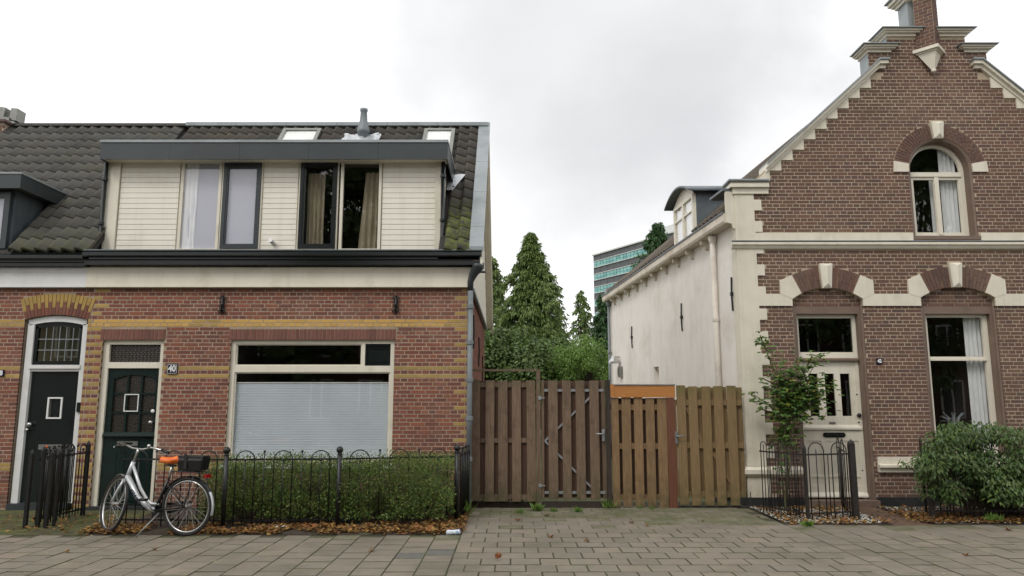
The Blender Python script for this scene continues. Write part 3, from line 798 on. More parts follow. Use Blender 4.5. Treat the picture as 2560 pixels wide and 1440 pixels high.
# fascia and flat roof
fx0, fx1 = PX(251, 380, 11.35), PX(1119, 380, 11.35); zf = PZ(398, 11.35)
b = MB(); segs = 5
for k in range(segs):
    xa = fx0 + (fx1 - fx0) * k / segs; xb_ = fx0 + (fx1 - fx0) * (k + 1) / segs
    bb = MB(); bb.box(xa, xb_ - 0.003, 11.35, 11.37, zf, ZD - 0.03); bb.build('fascia_panel', m_fascia, dormer)
for xa in (fx0, fx1 - 0.02):
    bb = MB(); bb.prism_x([(11.372, zf), (11.372, ZD - 0.03), (yb + 0.08, ZD - 0.03), (yb - 0.12, ZD - 0.33)][:4], xa, xa + 0.02); bb.build('fascia_panel', m_fascia, dormer)
b = MB(); b.box(fx0 + 0.02, fx1 - 0.02, 11.372, DY + 0.04, zf + 0.02, zf + 0.05); b.build('soffit', m_cream, dormer)
b = MB(); b.box(fx0 - 0.01, fx1 + 0.01, 11.335, yb + 0.15, ZD - 0.028, ZD + 0.015); b.build('roof_edge', m_lead, dormer)
# trims of the front
b = MB(); ztop = zf + 0.018
b.box(DX0, DX1, DY, DY + 0.05, DZ1 - 0.035, ztop)             # head board
b.box(DX0, DX0 + 0.13, DY - 0.01, DY + 0.05, DZ0, DZ1 - 0.037)   # corner board left
b.box(DX0 + 0.132, DX0 + 0.20, DY - 0.02, DY + 0.05, DZ0, DZ1 - 0.037)
b.box(DX1 - 0.10, DX1, DY - 0.01, DY + 0.05, DZ0, DZ1 - 0.037)
b.box(DX0 + 0.2, DX1 - 0.1, DY, DY + 0.05, DZ0, DZ0 + 0.045)
b.build('corner_trim', m_cream, dormer)
zt_, zb_ = DZ1 - 0.04, DZ0 + 0.047
for (ua, ub) in ((297, 444), (655, 742), (955, 1090)):
    xa, xb_ = dx(ua), dx(ub); n = 17; hh = (zt_ - zb_) / n
    bm = MB(); bm.prism_x([(0, 0.003), (0.003, hh - 0.005), (0.006, hh - 0.003), (0.03, hh - 0.003), (0.03, 0), (0.003, 0)], 0, xb_ - xa); me = bpy.data.meshes.new('board'); me.from_pydata(bm.v, [], bm.f); me.materials.append(m_siding)
    for k in range(n): inst('board', me, (xa, DY + 0.012, zb_ + k * hh), dormer)
def dwin(ua, ub, dark, kind):
    xa, xb_ = dx(ua), dx(ub); za, zc_ = zb_ - 0.0, zt_
    b = MB(); b.frame(xa, xb_, za, zc_, DY - 0.012, DY + 0.05, 0.045 if not dark else 0.02, 0.03, 0.03)
    w = b.build('dormer_window', m_cream, h40)
    px0, px1, pz0, pz1 = xa + 0.045, xb_ - 0.045, za + 0.03, zc_ - 0.03
    if dark:
        b = MB(); b.frame(xa + 0.022, xb_ - 0.022, za + 0.032, zc_ - 0.032, DY - 0.03, DY + 0.03, 0.055)
        b.frame(xa + 0.079, xb_ - 0.079, za + 0.089, zc_ - 0.089, DY - 0.02, DY + 0.02, 0.018); b.build('sash', m_fascia if kind == 'blind' else m_black, w)
        px0, px1, pz0, pz1 = xa + 0.09, xb_ - 0.09, za + 0.1, zc_ - 0.1
    pane(w, px0, px1, pz0, pz1, DY + 0.012)
    return w, px0, px1, pz0, pz1
w1 = dwin(449, 551, False, 'blind'); w2 = dwin(553, 654, True, 'blind'); w3 = dwin(746, 845, True, 'open'); w4 = dwin(850, 953, False, 'open')
for w in (w1, w2):
    b = MB(); b.box(w[1] - 0.02, w[2] + 0.02, DY + 0.035, DY + 0.045, w[3] - 0.02, w[4] + 0.02); b.build('blind', m_blind2, w[0])
m_sheer = M('sheer_curtain', ['#d2d2d4', '#dcdcde'], 0.9, 3)
b = MB(); drape(b, w1[1] + 0.02, w1[1] + 0.22, w1[3], w1[4], DY + 0.028, 3, 0.006); b.build('curtain', m_sheer, w1[0])
b = MB(); drape(b, w3[1] + 0.02, w3[1] + 0.30, w3[3], w3[4] - 0.06, DY + 0.13, 4, 0.03); b.build('curtain', m_curt, w3[0], smooth=True)
b = MB(); drape(b, w4[2] - 0.24, w4[2] - 0.03, w4[3], w4[4] - 0.12, DY + 0.13, 3, 0.03, xb0=w4[2] - 0.34); b.build('curtain', m_curt, w4[0], smooth=True)
# ---- skylights
def skylight(ua, ub, va, vb, ua2, ub2):
    zb2 = ZD - 0.02; 
    s0 = (ZD + 0.02 - ZG) / math.sin(SL) + 0.02; s1 = LEN - 0.30
    y0_, z0_ = YG + s0 * math.cos(SL), ZG + s0 * math.sin(SL)
    xa, xb_ = PX(ua, va, y0_), PX(ub, va, y0_)
    Mx = Matrix.Translation((xa, y0_, z0_)) @ Matrix.Rotation(SL, 4, 'X')
    w, l = xb_ - xa, s1 - s0
    b = MB(); b.box(0, 0.07, 0, l, 0.02, 0.13); b.box(w - 0.07, w, 0, l, 0.02, 0.13); b.box(0.07, w - 0.07, 0, 0.07, 0.02, 0.13); b.box(0.07, w - 0.07, l - 0.07, l, 0.02, 0.13); b.xf(Mx)
    o = b.build('skylight', m_pewter, h40)
    b = MB(); b.box(0.07, w - 0.07, 0.07, l - 0.07, 0.105, 0.112); b.xf(Mx); b.build('pane', m_glass, o)
    b = MB(); b.box(0.07, w - 0.07, 0.07, l - 0.07, 0.085, 0.095); b.xf(Mx); b.build('blind', m_white, o)
skylight(668, 770, 350, 326, 0, 0); skylight(1046, 1128, 347, 322, 0, 0)
# flue with silver flashing
fy = YG + (ZR - 0.45 - ZG) / math.tan(SL); fz = ZR - 0.45; fxx = PX(908, 335, fy)
b = MB(); b.lathe((fxx, fy, fz), [(0.10, -0.1), (0.10, 0.16), (0.125, 0.17), (0.125, 0.22), (0.115, 0.25), (0.075, 0.42), (0.062, 0.60), (0.075, 0.62), (0.075, 0.66), (0.05, 0.66)], 14)
b.build('flue_pipe', m_pipe, h40, smooth=True)
b = MB(); n = 20
for i in range(n + 1):
    for j in range(9):
        s = -0.34 + 0.68 * i / n; t = -0.28 + 0.40 * j / 8; rr = 1 + 0.25 * noise.noise(Vector((i * 0.7, j * 0.5, 2)))
        b.v.append(tuple(Matrix.Translation((fxx, fy, fz)) @ Matrix.Rotation(SL, 4, 'X') @ Vector((s * rr, t * rr, 0.105 + 0.02 * math.sin((fxx + s) * 21) + 0.015 * noise.noise(Vector((i * 1.3, j * 1.3, 5)))))))
for i in range(n):
    for j in range(8): a_ = i * 9 + j; b.f.append((a_, a_ + 9, a_ + 10, a_ + 1)); b.m.append(0)
b.build('flue_flashing', m_bfl, h40, smooth=True)
# small vent pipe left, behind dormer
fy2 = YG + (ZD + 0.25 - ZG) / math.tan(SL); fx2 = PX(441, 340, fy2)
b = MB(); b.lathe((fx2, fy2, ZD + 0.05), [(0.10, 0), (0.10, 0.30), (0.12, 0.31), (0.12, 0.42), (0.02, 0.43)], 12); b.build('vent_pipe', m_fascia, h40, smooth=True)
# flashing beside dormer right
b = MB(); n = 8
yy0 = YG + (4.75 - ZG) / math.tan(SL); sy = 0.55
for i in range(n + 1):
    for j in range(5):
        x_ = DX1 + 0.02 + 0.05 * j * (0.5 + i / n); s_ = sy * i / n
        b.v.append((x_, yy0 + 0.3 + s_ * math.cos(SL), 5.02 + s_ * math.sin(SL) + 0.17 + 0.03 * noise.noise(Vector((i * 1.0, j * 1.5, 8)))))
for i in range(n):
    for j in range(4): a_ = i * 5 + j; b.f.append((a_, a_ + 5, a_ + 6, a_ + 1)); b.m.append(0)
b.build('dormer_flashing', m_bfl, h40, smooth=True)
# dormer drainpipes
for (u, vt, vb) in ((1107, 400, 612), (266, 408, 610)):
    y_ = DY - 0.05; xx = PX(u, 500, y_) + (0.0 if u > 500 else -0.05)
    b = MB(); b.tube([(xx, y_, PZ(vt, y_)), (xx, y_, PZ(vb - 8, y_)), (xx + 0.02, y_ - 0.06, PZ(vb, y_))], 0.034, 8)
    dp = b.build('dormer_pipe', m_black, h40, smooth=True)
    for vv in (vt + 40, vt + 150): bb = MB(); bb.lathe((xx, y_, PZ(vv, y_)), [(0.036, -0.03), (0.045, -0.02), (0.045, 0.02), (0.036, 0.03)], 8); bb.build('pipe_clip', m_black, dp)
# little white spout on the boarding between the windows
b = MB(); b.tube([(dx(690), DY - 0.0, DZ0 + 0.16), (dx(690) - 0.02, DY - 0.13, DZ0 + 0.19)], 0.035, 8); b.build('overflow_spout', m_white, h40)
# ---- window of 40
x0, x1, z0, z1 = W40; YW = Y40 + 0.045
b = MB(); b.frame(x0, x1, z0, z1, YW, YW + 0.08, 0.065, 0.055, 0.05)
zt1, zt0 = PZ(914, Y40), PZ(930, Y40)
b.box(x0 + 0.065, x1 - 0.065, YW, YW + 0.08, zt0, zt1)
xm = PX(907, 890, Y40); b.box(xm - 0.025, xm + 0.025, YW, YW + 0.08, zt1, z1 - 0.055)
win40 = b.build('window', m_cream, h40, label='wide window with a lowered pleated blind')
b = MB(); b.frame(x0 + 0.066, xm - 0.027, zt1 + 0.001, z1 - 0.056, YW + 0.02, YW + 0.06, 0.018); b.frame(x0 + 0.066, x1 - 0.066, z0 + 0.051, zt0 - 0.001, YW + 0.02, YW + 0.06, 0.018); b.build('glazing_bead', m_cream, win40)
pane(win40, x0 + 0.07, xm - 0.03, zt1, z1 - 0.06, YW + 0.04); pane(win40, x0 + 0.07, x1 - 0.07, z0 + 0.05, zt0, YW + 0.04)
b = MB(); b.frame(xm + 0.026, x1 - 0.066, zt1 + 0.001, z1 - 0.056, YW + 0.01, YW + 0.07, 0.03); b.box(xm + 0.05, x1 - 0.09, YW + 0.03, YW + 0.06, zt1 + 0.02, z1 - 0.08)
b.box(xm + 0.09, x1 - 0.12, YW + 0.018, YW + 0.03, zt1 + 0.06, zt1 + 0.075); b.box(xm + 0.09, x1 - 0.12, YW + 0.018, YW + 0.03, z1 - 0.13, z1 - 0.12)
b.build('vent_panel', m_black, win40)
# pleated blind: many small folds
zs = PZ(958, Y40); b = MB(); zz = z0 + 0.05; p = 0.0125; nn = int((zs - zz) / p)
for i in range(nn + 1):
    y_ = YW + 0.075 + (0.005 if i % 2 else 0); b.v += [(x0 + 0.07, y_, zz + i * p), (x1 - 0.07, y_, zz + i * p)]
for i in range(nn): b.f.append((2*i, 2*i+1, 2*i+3, 2*i+2)); b.m.append(0)
b.build('blind', m_shade, win40)
b = MB(); b.box(x0 + 0.07, x1 - 0.07, YW + 0.07, YW + 0.09, zs, zs + 0.018); b.build('blind_rail', m_white, win40)
room(h40, x0 + 0.03, x1 - 0.03, z0, z1 - 0.02, YW + 0.12, 3.0)
b = MB(); b.box(x0 - 0.06, x1 + 0.06, Y40 - 0.05, YW, z0 - 0.075, z0 - 0.003); b.build('window_sill', m_white, h40)
room(h40, dx(746), dx(953), DZ0, DZ1, DY + 0.13, 2.0)
# ---- door of 40
x0, x1, z0, z1 = D40; YD = Y40 + 0.05
b = MB(); b.box(x0, x0 + 0.085, YD, YD + 0.09, 0.05, z1); b.box(x1 - 0.07, x1, YD, YD + 0.09, 0.05, z1); b.box(x0 + 0.085, x1 - 0.07, YD, YD + 0.09, z1 - 0.065, z1)
zta, ztb = PZ(905, Y40), PZ(920, Y40); b.box(x0 + 0.085, x1 - 0.07, YD, YD + 0.09, ztb, zta)
door40 = b.build('door_frame', m_cream, h40)
m_patg = M('patterned_glass', ['#1d1813', '#2c241c'], 0.2, 60, 0.9, 55)
b = MB(); b.box(x0 + 0.085, x1 - 0.07, YD + 0.05, YD + 0.06, zta, z1 - 0.065); b.build('transom_pane', m_patg, door40)
b = MB(); xx0, xx1 = x0 + 0.09, x1 - 0.075
for i in range(8):
    for j in range(14):
        px_ = xx0 + 0.03 + (xx1 - xx0 - 0.06) * j / 13 + (0.012 if i % 2 else 0); pz_ = zta + 0.02 + (z1 - 0.065 - zta - 0.04) * i / 7
        b.box(px_ - 0.012, px_ + 0.012, YD + 0.043, YD + 0.05, pz_ - 0.003, pz_ + 0.003)
b.build('transom_relief', m_pewter, door40, kind='stuff')
dl = MB(); dx0, dx1, dz0, dz1 = x0 + 0.088, x1 - 0.073, 0.06, ztb - 0.004; ya = YD + 0.035
# glazed part 3x3 with arched head
gx0, gx1, gz0, gz1 = PX(281, 1000, Y40 + 0.08), PX(386, 1000, Y40 + 0.08), PZ(1080, Y40 + 0.08), PZ(937, Y40 + 0.08)
dl.box(dx0, gx0, ya, ya + 0.045, dz0, dz1); dl.box(gx1, dx1, ya, ya + 0.045, dz0, dz1)
dl.box(gx0, gx1, ya, ya + 0.045, dz0, gz0)
n = 10; xc = (gx0 + gx1) / 2; hw = (gx1 - gx0) / 2
for i in range(n):
    a0 = gx0 + (gx1 - gx0) * i / n; a1 = gx0 + (gx1 - gx0) * (i + 1) / n; am = (a0 + a1) / 2
    dl.box(a0, a1, ya, ya + 0.045, gz1 - 0.07 * ((am - xc) / hw) ** 2, dz1)
for k in (1, 2): dl.box(gx0 + 2 * hw * k / 3 - 0.014, gx0 + 2 * hw * k / 3 + 0.014, ya + 0.004, ya + 0.04, gz0, gz1)
for k in (1, 2): z_ = gz0 + (gz1 - gz0) * k / 3; dl.box(gx0, gx1, ya + 0.007, ya + 0.037, z_ - 0.014, z_ + 0.014)
dl.box(gx0 + 0.02, gx1 - 0.02, ya - 0.012, ya, 0.12, 0.20)
for k in range(5): xk = dx0 + 0.1 + k * 0.13; dl.box(xk, xk + 0.122, ya - 0.006, ya, 0.24, 0.86)
leaf40 = dl.build('door', m_dgreen, h40)
b = MB(); b.box(gx0, gx1, ya + 0.03, ya + 0.034, gz0, gz1); b.build('pane', m_patg, leaf40)
zw = PZ(1086, YD); b = MB(); b.prism_x([(ya, zw + 0.03), (ya - 0.05, zw - 0.02), (ya - 0.05, zw - 0.035), (ya, zw - 0.035)], dx0, dx1); b.build('weather_bar', m_dgreen, leaf40)
b = MB(); b.frame(PX(311, 1000, ya), PX(347, 1000, ya), PZ(1029, ya), PZ(985, ya), ya - 0.008, ya - 0.0, 0.014); b.build('small_frame', m_white_el, leaf40)
b = MB(); b.box(PX(293, 1108, ya), PX(345, 1108, ya), ya - 0.012, ya, PZ(1115, ya), PZ(1103, ya)); b.build('letterbox', m_pewter, leaf40)
b = MB(); b.box(PX(306, 1108, ya), PX(332, 1108, ya), ya - 0.015, ya - 0.012, PZ(1111, ya), PZ(1106, ya)); b.build('letterbox_sticker', m_black, leaf40)
b = MB(); b.ball((PX(384, 1028, ya), ya - 0.03, PZ(1028, ya)), 0.03, 10, (1, 0.6, 1)); b.build('lock_rose', m_white_el, leaf40, smooth=True)
b = MB(); b.ball((PX(380, 1056, ya), ya - 0.055, PZ(1056, ya)), 0.033, 10, (1, 0.8, 1)); b.tube([(PX(380, 1056, ya), ya - 0.05, PZ(1056, ya)), (PX(380, 1056, ya), ya, PZ(1056, ya))], 0.014, 8); b.build('door_knob', m_chrome, leaf40, smooth=True)
b = MB(); b.box(x0 - 0.02, x1 + 0.02, Y40 - 0.06, YD + 0.1, -0.02, 0.05); b.build('doorstep', m_tar, h40)
# ---- door of 38
x0, x1 = A38['xc'] - A38['half'] + 0.03, A38['xc'] + A38['half'] - 0.02; YD = Y40 + 0.04
b = MB(); b.box(x0, x0 + 0.10, YD, YD + 0.12, 0.0, 2.79); b.box(x1 - 0.075, x1, YD, YD + 0.12, 0.0, 2.79)
aa = math.asin(0.46 / 1.69); b.arc(A38['xc'], A38['zc'], 1.60, 1.69, -aa, aa, 12, YD, YD + 0.12)
b.prism([(x0, 2.79), (x0 + 0.10, 2.79), (x0 + 0.10, 2.80), (x0 + 0.02, 2.84)], YD + 0.002, YD + 0.118)
ztr0, ztr1 = PZ(928, Y40), PZ(912, Y40)
b.box(x0 + 0.10, x1 - 0.075, YD + 0.01, YD + 0.12, ztr0, ztr0 + 0.035); b.box(x0 + 0.08, x1 - 0.06, YD - 0.02, YD + 0.12, ztr0 + 0.04, ztr1)
fr38 = b.build('door_frame', m_white, h38)
b = MB(); sx0, sx1 = x0 + 0.102, x1 - 0.077; sz0 = ztr1 + 0.003
b.box(sx0, sx0 + 0.05, YD + 0.03, YD + 0.08, sz0, 2.755); b.box(sx1 - 0.05, sx1, YD + 0.03, YD + 0.08, sz0, 2.755); b.box(sx0 + 0.05, sx1 - 0.05, YD + 0.03, YD + 0.08, sz0, sz0 + 0.055)
aa = math.asin(0.385 / 1.6); b.arc(A38['xc'] + 0.01, A38['zc'], 1.535, 1.60, -aa, aa, 10, YD + 0.03, YD + 0.08)
fan = b.build('fanlight', m_black, h38)
b = MB(); lx0, lx1, lz0, lz1 = sx0 + 0.06, sx1 - 0.06, sz0 + 0.06, 2.70
for k in range(1, 6): xk = lx0 + (lx1 - lx0) * k / 6; b.box(xk - 0.004, xk + 0.004, YD + 0.045, YD + 0.055, lz0, lz1 + 0.06)
for k in (1, 2): zk = lz0 + (lz1 + 0.03 - lz0) * k / 3; b.box(lx0, lx1, YD + 0.04, YD + 0.055, zk - 0.006, zk + 0.006)
b.build('leaded_bars', m_lead, fan)
pane(fan, sx0 + 0.05, sx1 - 0.05, sz0 + 0.05, 2.76, YD + 0.058, m_glassd)
b = MB(); ya = YD + 0.055; b.box(sx0, sx1, ya, ya + 0.045, 0.10, ztr0 - 0.004)
leaf38 = b.build('door', m_black, h38)
b = MB(); b.frame(PX(119, 1020, ya), PX(156, 1020, ya), PZ(1047, ya), PZ(993, ya), ya - 0.02, ya, 0.022); b.build('small_window', m_white_el, leaf38)
pane(leaf38, PX(122, 1020, ya), PX(153, 1020, ya), PZ(1044, ya), PZ(996, ya), ya - 0.008, m_glass)
b = MB(); b.box(PX(97, 1116, ya), PX(155, 1116, ya), ya - 0.012, ya, PZ(1124, ya), PZ(1111, ya)); b.build('letterbox', m_pewter, leaf38)
m_or = M('orange_sticker', '#d8622a', 0.5); b = MB(); b.box(PX(114, 1117, ya), PX(121, 1117, ya), ya - 0.014, ya - 0.012, PZ(1119, ya), PZ(1114, ya)); b.build('letterbox_sticker', m_or, leaf38)
for (u, v, r_) in ((79, 1061, 0.036), (73, 1074, 0.024)):
    b = MB(); b.ball((PX(u, v, ya), ya - 0.05, PZ(v, ya)), r_, 10); b.tube([(PX(u, v, ya), ya - 0.04, PZ(v, ya)), (PX(u, v, ya), ya, PZ(v, ya))], 0.012, 6); b.build('door_knob', m_chrome, leaf38, smooth=True)
b = MB(); b.box(PX(194, 1018, YD), PX(203, 1018, YD), YD - 0.03, YD, PZ(1030, YD), PZ(1006, YD)); b.build('doorbell', m_black, h38)
b = MB(); b.box(x0, x1, YD - 0.1, YD + 0.1, -0.02, 0.095); b.build('doorstep', m_fascia, h38)
b = MB(); b.box(XP, D40[0] - 0.022, Y40 - 0.012, Y40, -0.05, 0.028); b.box(D40[1] + 0.022, XE, Y40 - 0.012, Y40, -0.05, 0.028); b.build('plinth', m_tar, h40)

# ---- number plates
def plate(s, u, v, Y, w, h, hsz, parent, label, boldsx=0.75, frame=True):
    x_, z_ = PX(u, v, Y), PZ(v, Y)
    t = thing('house_number_plate', label, 'number plate', (x_, Y - 0.012, z_))
    b = MB(); b.box(x_ - w/2, x_ + w/2, Y - 0.024, Y - 0.010, z_ - h/2, z_ + h/2); b.build('plate', m_blue_el, t)
    if frame: b = MB(); b.frame(x_ - w/2 + 0.007, x_ + w/2 - 0.007, z_ - h/2 + 0.007, z_ + h/2 - 0.007, Y - 0.026, Y - 0.0242, 0.005); b.build('plate_border', m_white_el, t)
    text(s, hsz, m_white_el, t, (x_, Y - 0.0265, z_), off_=0.004, sx=boldsx, name='number')
plate('40', 432, 922, Y40, 0.155, 0.155, 0.135, h40, 'dark blue enamel plate with white number 40 beside the green door', 0.85)
plate('38', 2, 933, Y40, 0.13, 0.10, 0.105, h38, 'dark plate with white number 38 at the left edge of the photo', 0.85, False)
# ---- wall anchors (ornamental)
def anchor(parent, u, v, Y):
    x_, z_ = PX(u, v, Y), PZ(v, Y); y_ = Y - 0.03; b = MB()
    b.tube([(x_, y_, z_ - 0.135), (x_, y_, z_ + 0.135)], [0.018, 0.022], 8); b.ball((x_, y_, z_), 0.034, 8, (1, .8, 1.2))
    for s_ in (-1, 1):
        for q in (-1, 1):
            b.tube([(x_, y_, z_ + s_ * 0.07), (x_ + q * 0.03, y_, z_ + s_ * 0.085), (x_ + q * 0.048, y_, z_ + s_ * 0.11), (x_ + q * 0.035, y_, z_ + s_ * 0.13)], [0.014, 0.013, 0.012, 0.006], 6)
            b.ball((x_ + q * 0.035, y_, z_ + s_ * 0.04), 0.013, 6)
        b.ball((x_, y_, z_ + s_ * 0.13), 0.019, 8)
    b.build('wall_anchor', m_iron, parent, smooth=True)
anchor(h40, 557, 762, Y40); anchor(h40, 990, 762, Y40)
# ---- drainpipe of 40 and its collar
yp = Y40 - 0.085; xp = -0.645
b = MB(); xt = PX(1190, 690, yp); zc_ = PZ(714, yp)
b.tube([(xp, yp, 0.02), (xp, yp, 3.32)], 0.042, 10)
dp = b.build('drainpipe', m_pipe, h40, smooth=True)
b = MB(); b.tube([(xp, yp, 3.30), (xp + 0.0, yp, 3.44), (xp + 0.045, yp - 0.03, 3.55), (xp + 0.12, yp - 0.08, 3.66), (xp + 0.12, yp - 0.10, 3.72)], [0.045, 0.05, 0.065, 0.095, 0.10], 10)
b.tube([(xp + 0.12, yp - 0.09, 3.58), (xp + 0.24, yp - 0.12, 3.575)], 0.018, 6); b.build('rainwater_head', m_fascia, dp, smooth=True)
for zc in (3.05, 2.5, 1.93, 1.35, 0.75):
    b = MB(); b.lathe((xp, yp, zc), [(0.044, -0.035), (0.055, -0.03), (0.055, 0.03), (0.044, 0.035)], 10); b.box(xp - 0.012, xp + 0.012, yp + 0.03, Y40, zc - 0.01, zc + 0.01); b.build('pipe_clip', m_pipe, dp)
# anchors seen edge-on on the side wall
for (Ya, z_) in ((12.3, 2.75), (14.3, 2.55), (16.1, 2.3)):
    b = MB(); b.tube([(XE + 0.02, Ya, z_ - 0.28), (XE + 0.03, Ya, z_), (XE + 0.02, Ya, z_ + 0.28)], 0.014, 6); b.build('wall_anchor', m_iron, h40)

# ---- dormer of 38
yf, zf0, zf1 = 11.1, PZ(470, 11.1), PZ(435, 11.1)
xr = PX(52, 450, 11.1)
xr2 = xr
b = MB(); ybk = YG + (zf1 - ZG) / math.tan(SL)
b.box(-11, xr - 0.20, yf + 0.22, ybk, ZG, zf0 + 0.02)
d38 = b.build('dormer', m_leadd, h38)
b = MB(); b.box(-11, xr, yf, yf + 0.02, zf0, zf1); b.box(xr - 0.02, xr, yf + 0.02, ybk + 0.25, zf0 , zf1); b.build('fascia_panel', m_fascia, d38)
b = MB(); b.box(-11, xr - 0.02, yf + 0.02, ybk + 0.1, zf0 + 0.03, zf0 + 0.05); b.build('soffit', m_pewter, d38)
b = MB(); b.box(-11, xr + 0.012, yf - 0.012, ybk + 0.3, zf1 + 0.001, zf1 + 0.03); b.build('roof_edge', m_lead, d38)
b = MB(); b.box(xr - 0.30, xr + 0.0, ybk + 0.05, ybk + 0.33, zf1 - 0.12, zf1 - 0.09); b.build('dormer_flashing', m_bfl, d38)
b = MB(); b.frame(-11, xr - 0.24, ZG + 0.05, zf0 - 0.02, yf + 0.15, yf + 0.219, 0.09); dw = b.build('dormer_window', m_fascia, h38)
pane(dw, -10.9, xr - 0.32, ZG + 0.1, zf0 - 0.06, yf + 0.18)
b = MB(); b.box(-10.9, xr - 0.32, yf + 0.2, yf + 0.21, ZG + 0.1, zf0 - 0.06); b.build('blind', m_blind2, dw)
# ---- chimney of 38
cy_ = YR; cx_ = PX(8, 320, cy_); cz_ = PZ(320, cy_)
b = MB(); b.box(cx_ - 0.45, cx_ + 0.22, cy_ - 0.3, cy_ + 0.3, ZR - 0.5, cz_); chm = b.build('chimney', m_mort, h38)
k = 0; z_ = ZR - 0.3
while z_ < cz_ - 0.05:
    x_ = cx_ - 0.46 + (0.11 if k % 2 else 0)
    while x_ < cx_ + 0.2:
        inst('brick', brick_mesh(min(0.211, cx_ + 0.225 - x_), 0.051, m_brown), (x_, cy_ - 0.306, z_), chm); x_ += 0.22
    z_ += 0.0604; k += 1
b = MB(); b.box(cx_ - 0.5, cx_ + 0.27, cy_ - 0.35, cy_ + 0.35, cz_ + 0.001, cz_ + 0.05); b.build('chimney_cap', m_brown, chm)
b = MB(); z0_ = cz_ + 0.06; b.box(cx_ - 0.07, cx_ + 0.31, cy_ - 0.16, cy_ + 0.16, z0_, z0_ + 0.05)
for s_ in (-1, 1):
    b.beam((cx_ + 0.12 + s_ * 0.13, cy_, z0_ + 0.08), (cx_ + 0.12 + s_ * 0.12, cy_, z0_ + 0.33), 0.13, 0.26, (0, 1, 0))
b.box(cx_ + 0.03, cx_ + 0.21, cy_ - 0.17, cy_ + 0.17, z0_ + 0.05, z0_ + 0.12); b.xf(Matrix.Translation((cx_, cy_, z0_)) @ Matrix.Rotation(R(6), 4, 'Y') @ Matrix.Translation((-cx_, -cy_, -z0_)))
b.build('chimney_cowl', m_pewter, chm)
# ================================================================== house no. 42
h42 = thing('gabled_brick_house', 'brown brick house with cream trim, stepped gable and arched upper window', 'house', (7.0, Y42, 0))
CH2, Z02 = 0.0600, 0.015
XC0 = 3.68; XG = 7.04
DA = dict(xc=5.07, half=0.567, rise=0.184, zs=3.231)
WA = dict(xc=7.165, half=0.598, rise=0.175, zs=3.255)
for a_ in (DA, WA):
    a_['ri'] = (a_['half'] ** 2 + a_['rise'] ** 2) / (2 * a_['rise']); a_['ro'] = a_['ri'] + 0.33; a_['zc'] = a_['zs'] + a_['rise'] - a_['ri']
    a_['ang'] = math.asin((a_['half'] - 0.012) / a_['ro'])
UA = dict(xc=7.08, half=0.53, zc=5.40, ro=0.76, z0=PZ(598, Y42))
BELT = (PZ(765, Y42), PZ(735, Y42)); SC = (PZ(624, Y42), PZ(607, Y42), PZ(583, Y42))
WBOT = PZ(1140, Y42)
KT = 0.18
def gx(z, side):
    """inner edge of the stepped white blocks under the coping"""
    kz = math.floor((z - 6.81) / KT) * KT + 6.81
    d = XG - 6.03 + (6.81 - kz) / 0.91
    return XG - d if side < 0 else XG + d
ZK = 5.03           # kneeler
ZS0, ZS1, ZS2 = 7.10, PZ(132, Y42), PZ(92, Y42)
HS1, HS2 = 1.0, 0.66
def qx(z):
    k = math.floor((z - Z02) / (3 * CH2))
    return 3.965 if k % 2 else 4.085
def outline(z):
    if z < ZK: return XC0, 2 * XG - XC0
    if z < ZS0: w = (7.25 - z) / 0.91 + 0.80; return XG - w, XG + w
    if z < ZS1: return XG - HS1, XG + HS1
    return XG - HS2, XG + HS2
def hole42(z, iv):
    a0, b0 = outline(z); iv = subtract(iv, -99, a0); iv = subtract(iv, b0, 99)
    for a_, zb in ((DA, 0), (WA, WBOT)):
        if z > zb:
            if z < a_['zs']: h = a_['half']
            elif z < a_['zc'] + a_['ri']: h = math.sqrt(a_['ri'] ** 2 - (z - a_['zc']) ** 2)
            else: h = 0
            if h: iv = subtract(iv, a_['xc'] - h, a_['xc'] + h)
    if z > UA['z0']:
        h = UA['half'] if z < UA['zc'] else (math.sqrt(UA['half'] ** 2 - (z - UA['zc']) ** 2) if z < UA['zc'] + UA['half'] else 0)
        if h: iv = subtract(iv, UA['xc'] - h, UA['xc'] + h)
    return iv
def excl42(z, k, iv):
    iv = hole42(z, iv)
    if z < 0.14: return []
    if z < ZK: iv = subtract(iv, -99, qx(z)); iv = subtract(iv, 2 * XG - qx(z), 99)
    elif z < ZS0: iv = subtract(iv, -99, gx(z, -1)); iv = subtract(iv, gx(z, 1), 99)
    if BELT[0] < z < BELT[1] or SC[0] < z < SC[2]: return []
    if PZ(1180, Y42) - 0.02 < z < PZ(1142, Y42) + 0.01: iv = subtract(iv, WA['xc'] - 1.35, 99)
    if PZ(1192, Y42) < z < PZ(1165, Y42): iv = subtract(iv, -99, 4.5)
    for a_ in (DA, WA):
        an = a_['ang']; zo = a_['zc'] + a_['ro'] * math.cos(an); top = a_['zc'] + a_['ro']
        if zo <= z < top + 0.01: h = math.sqrt(max(0, (a_['ro'] + 0.012) ** 2 - (z - a_['zc']) ** 2))
        elif zo - 0.09 <= z < zo: h = a_['half'] + 0.19 - (z - zo + 0.09) / 0.09 * 0.19
        elif BELT[1] <= z < zo - 0.09: h = a_['half'] + 0.19
        else: h = 0
        if h: iv = subtract(iv, a_['xc'] - h, a_['xc'] + h)
        if z > top and z < top + 0.07: iv = subtract(iv, a_['xc'] - 0.11, a_['xc'] + 0.11)
    d = z - UA['zc']
    if -0.04 < d < UA['ro'] + 0.01: h = math.sqrt(max(0, (UA['ro'] + 0.012) ** 2 - max(0, d) ** 2)); iv = subtract(iv, UA['xc'] - h, UA['xc'] + h)
    if UA['ro'] < d < UA['ro'] + 0.07: iv = subtract(iv, UA['xc'] - 0.11, UA['xc'] + 0.11)
    return iv
b = MB(); backing(b, Y42, -0.1, ZS2, 0.012, (XC0, 2 * XG - XC0), hole42)
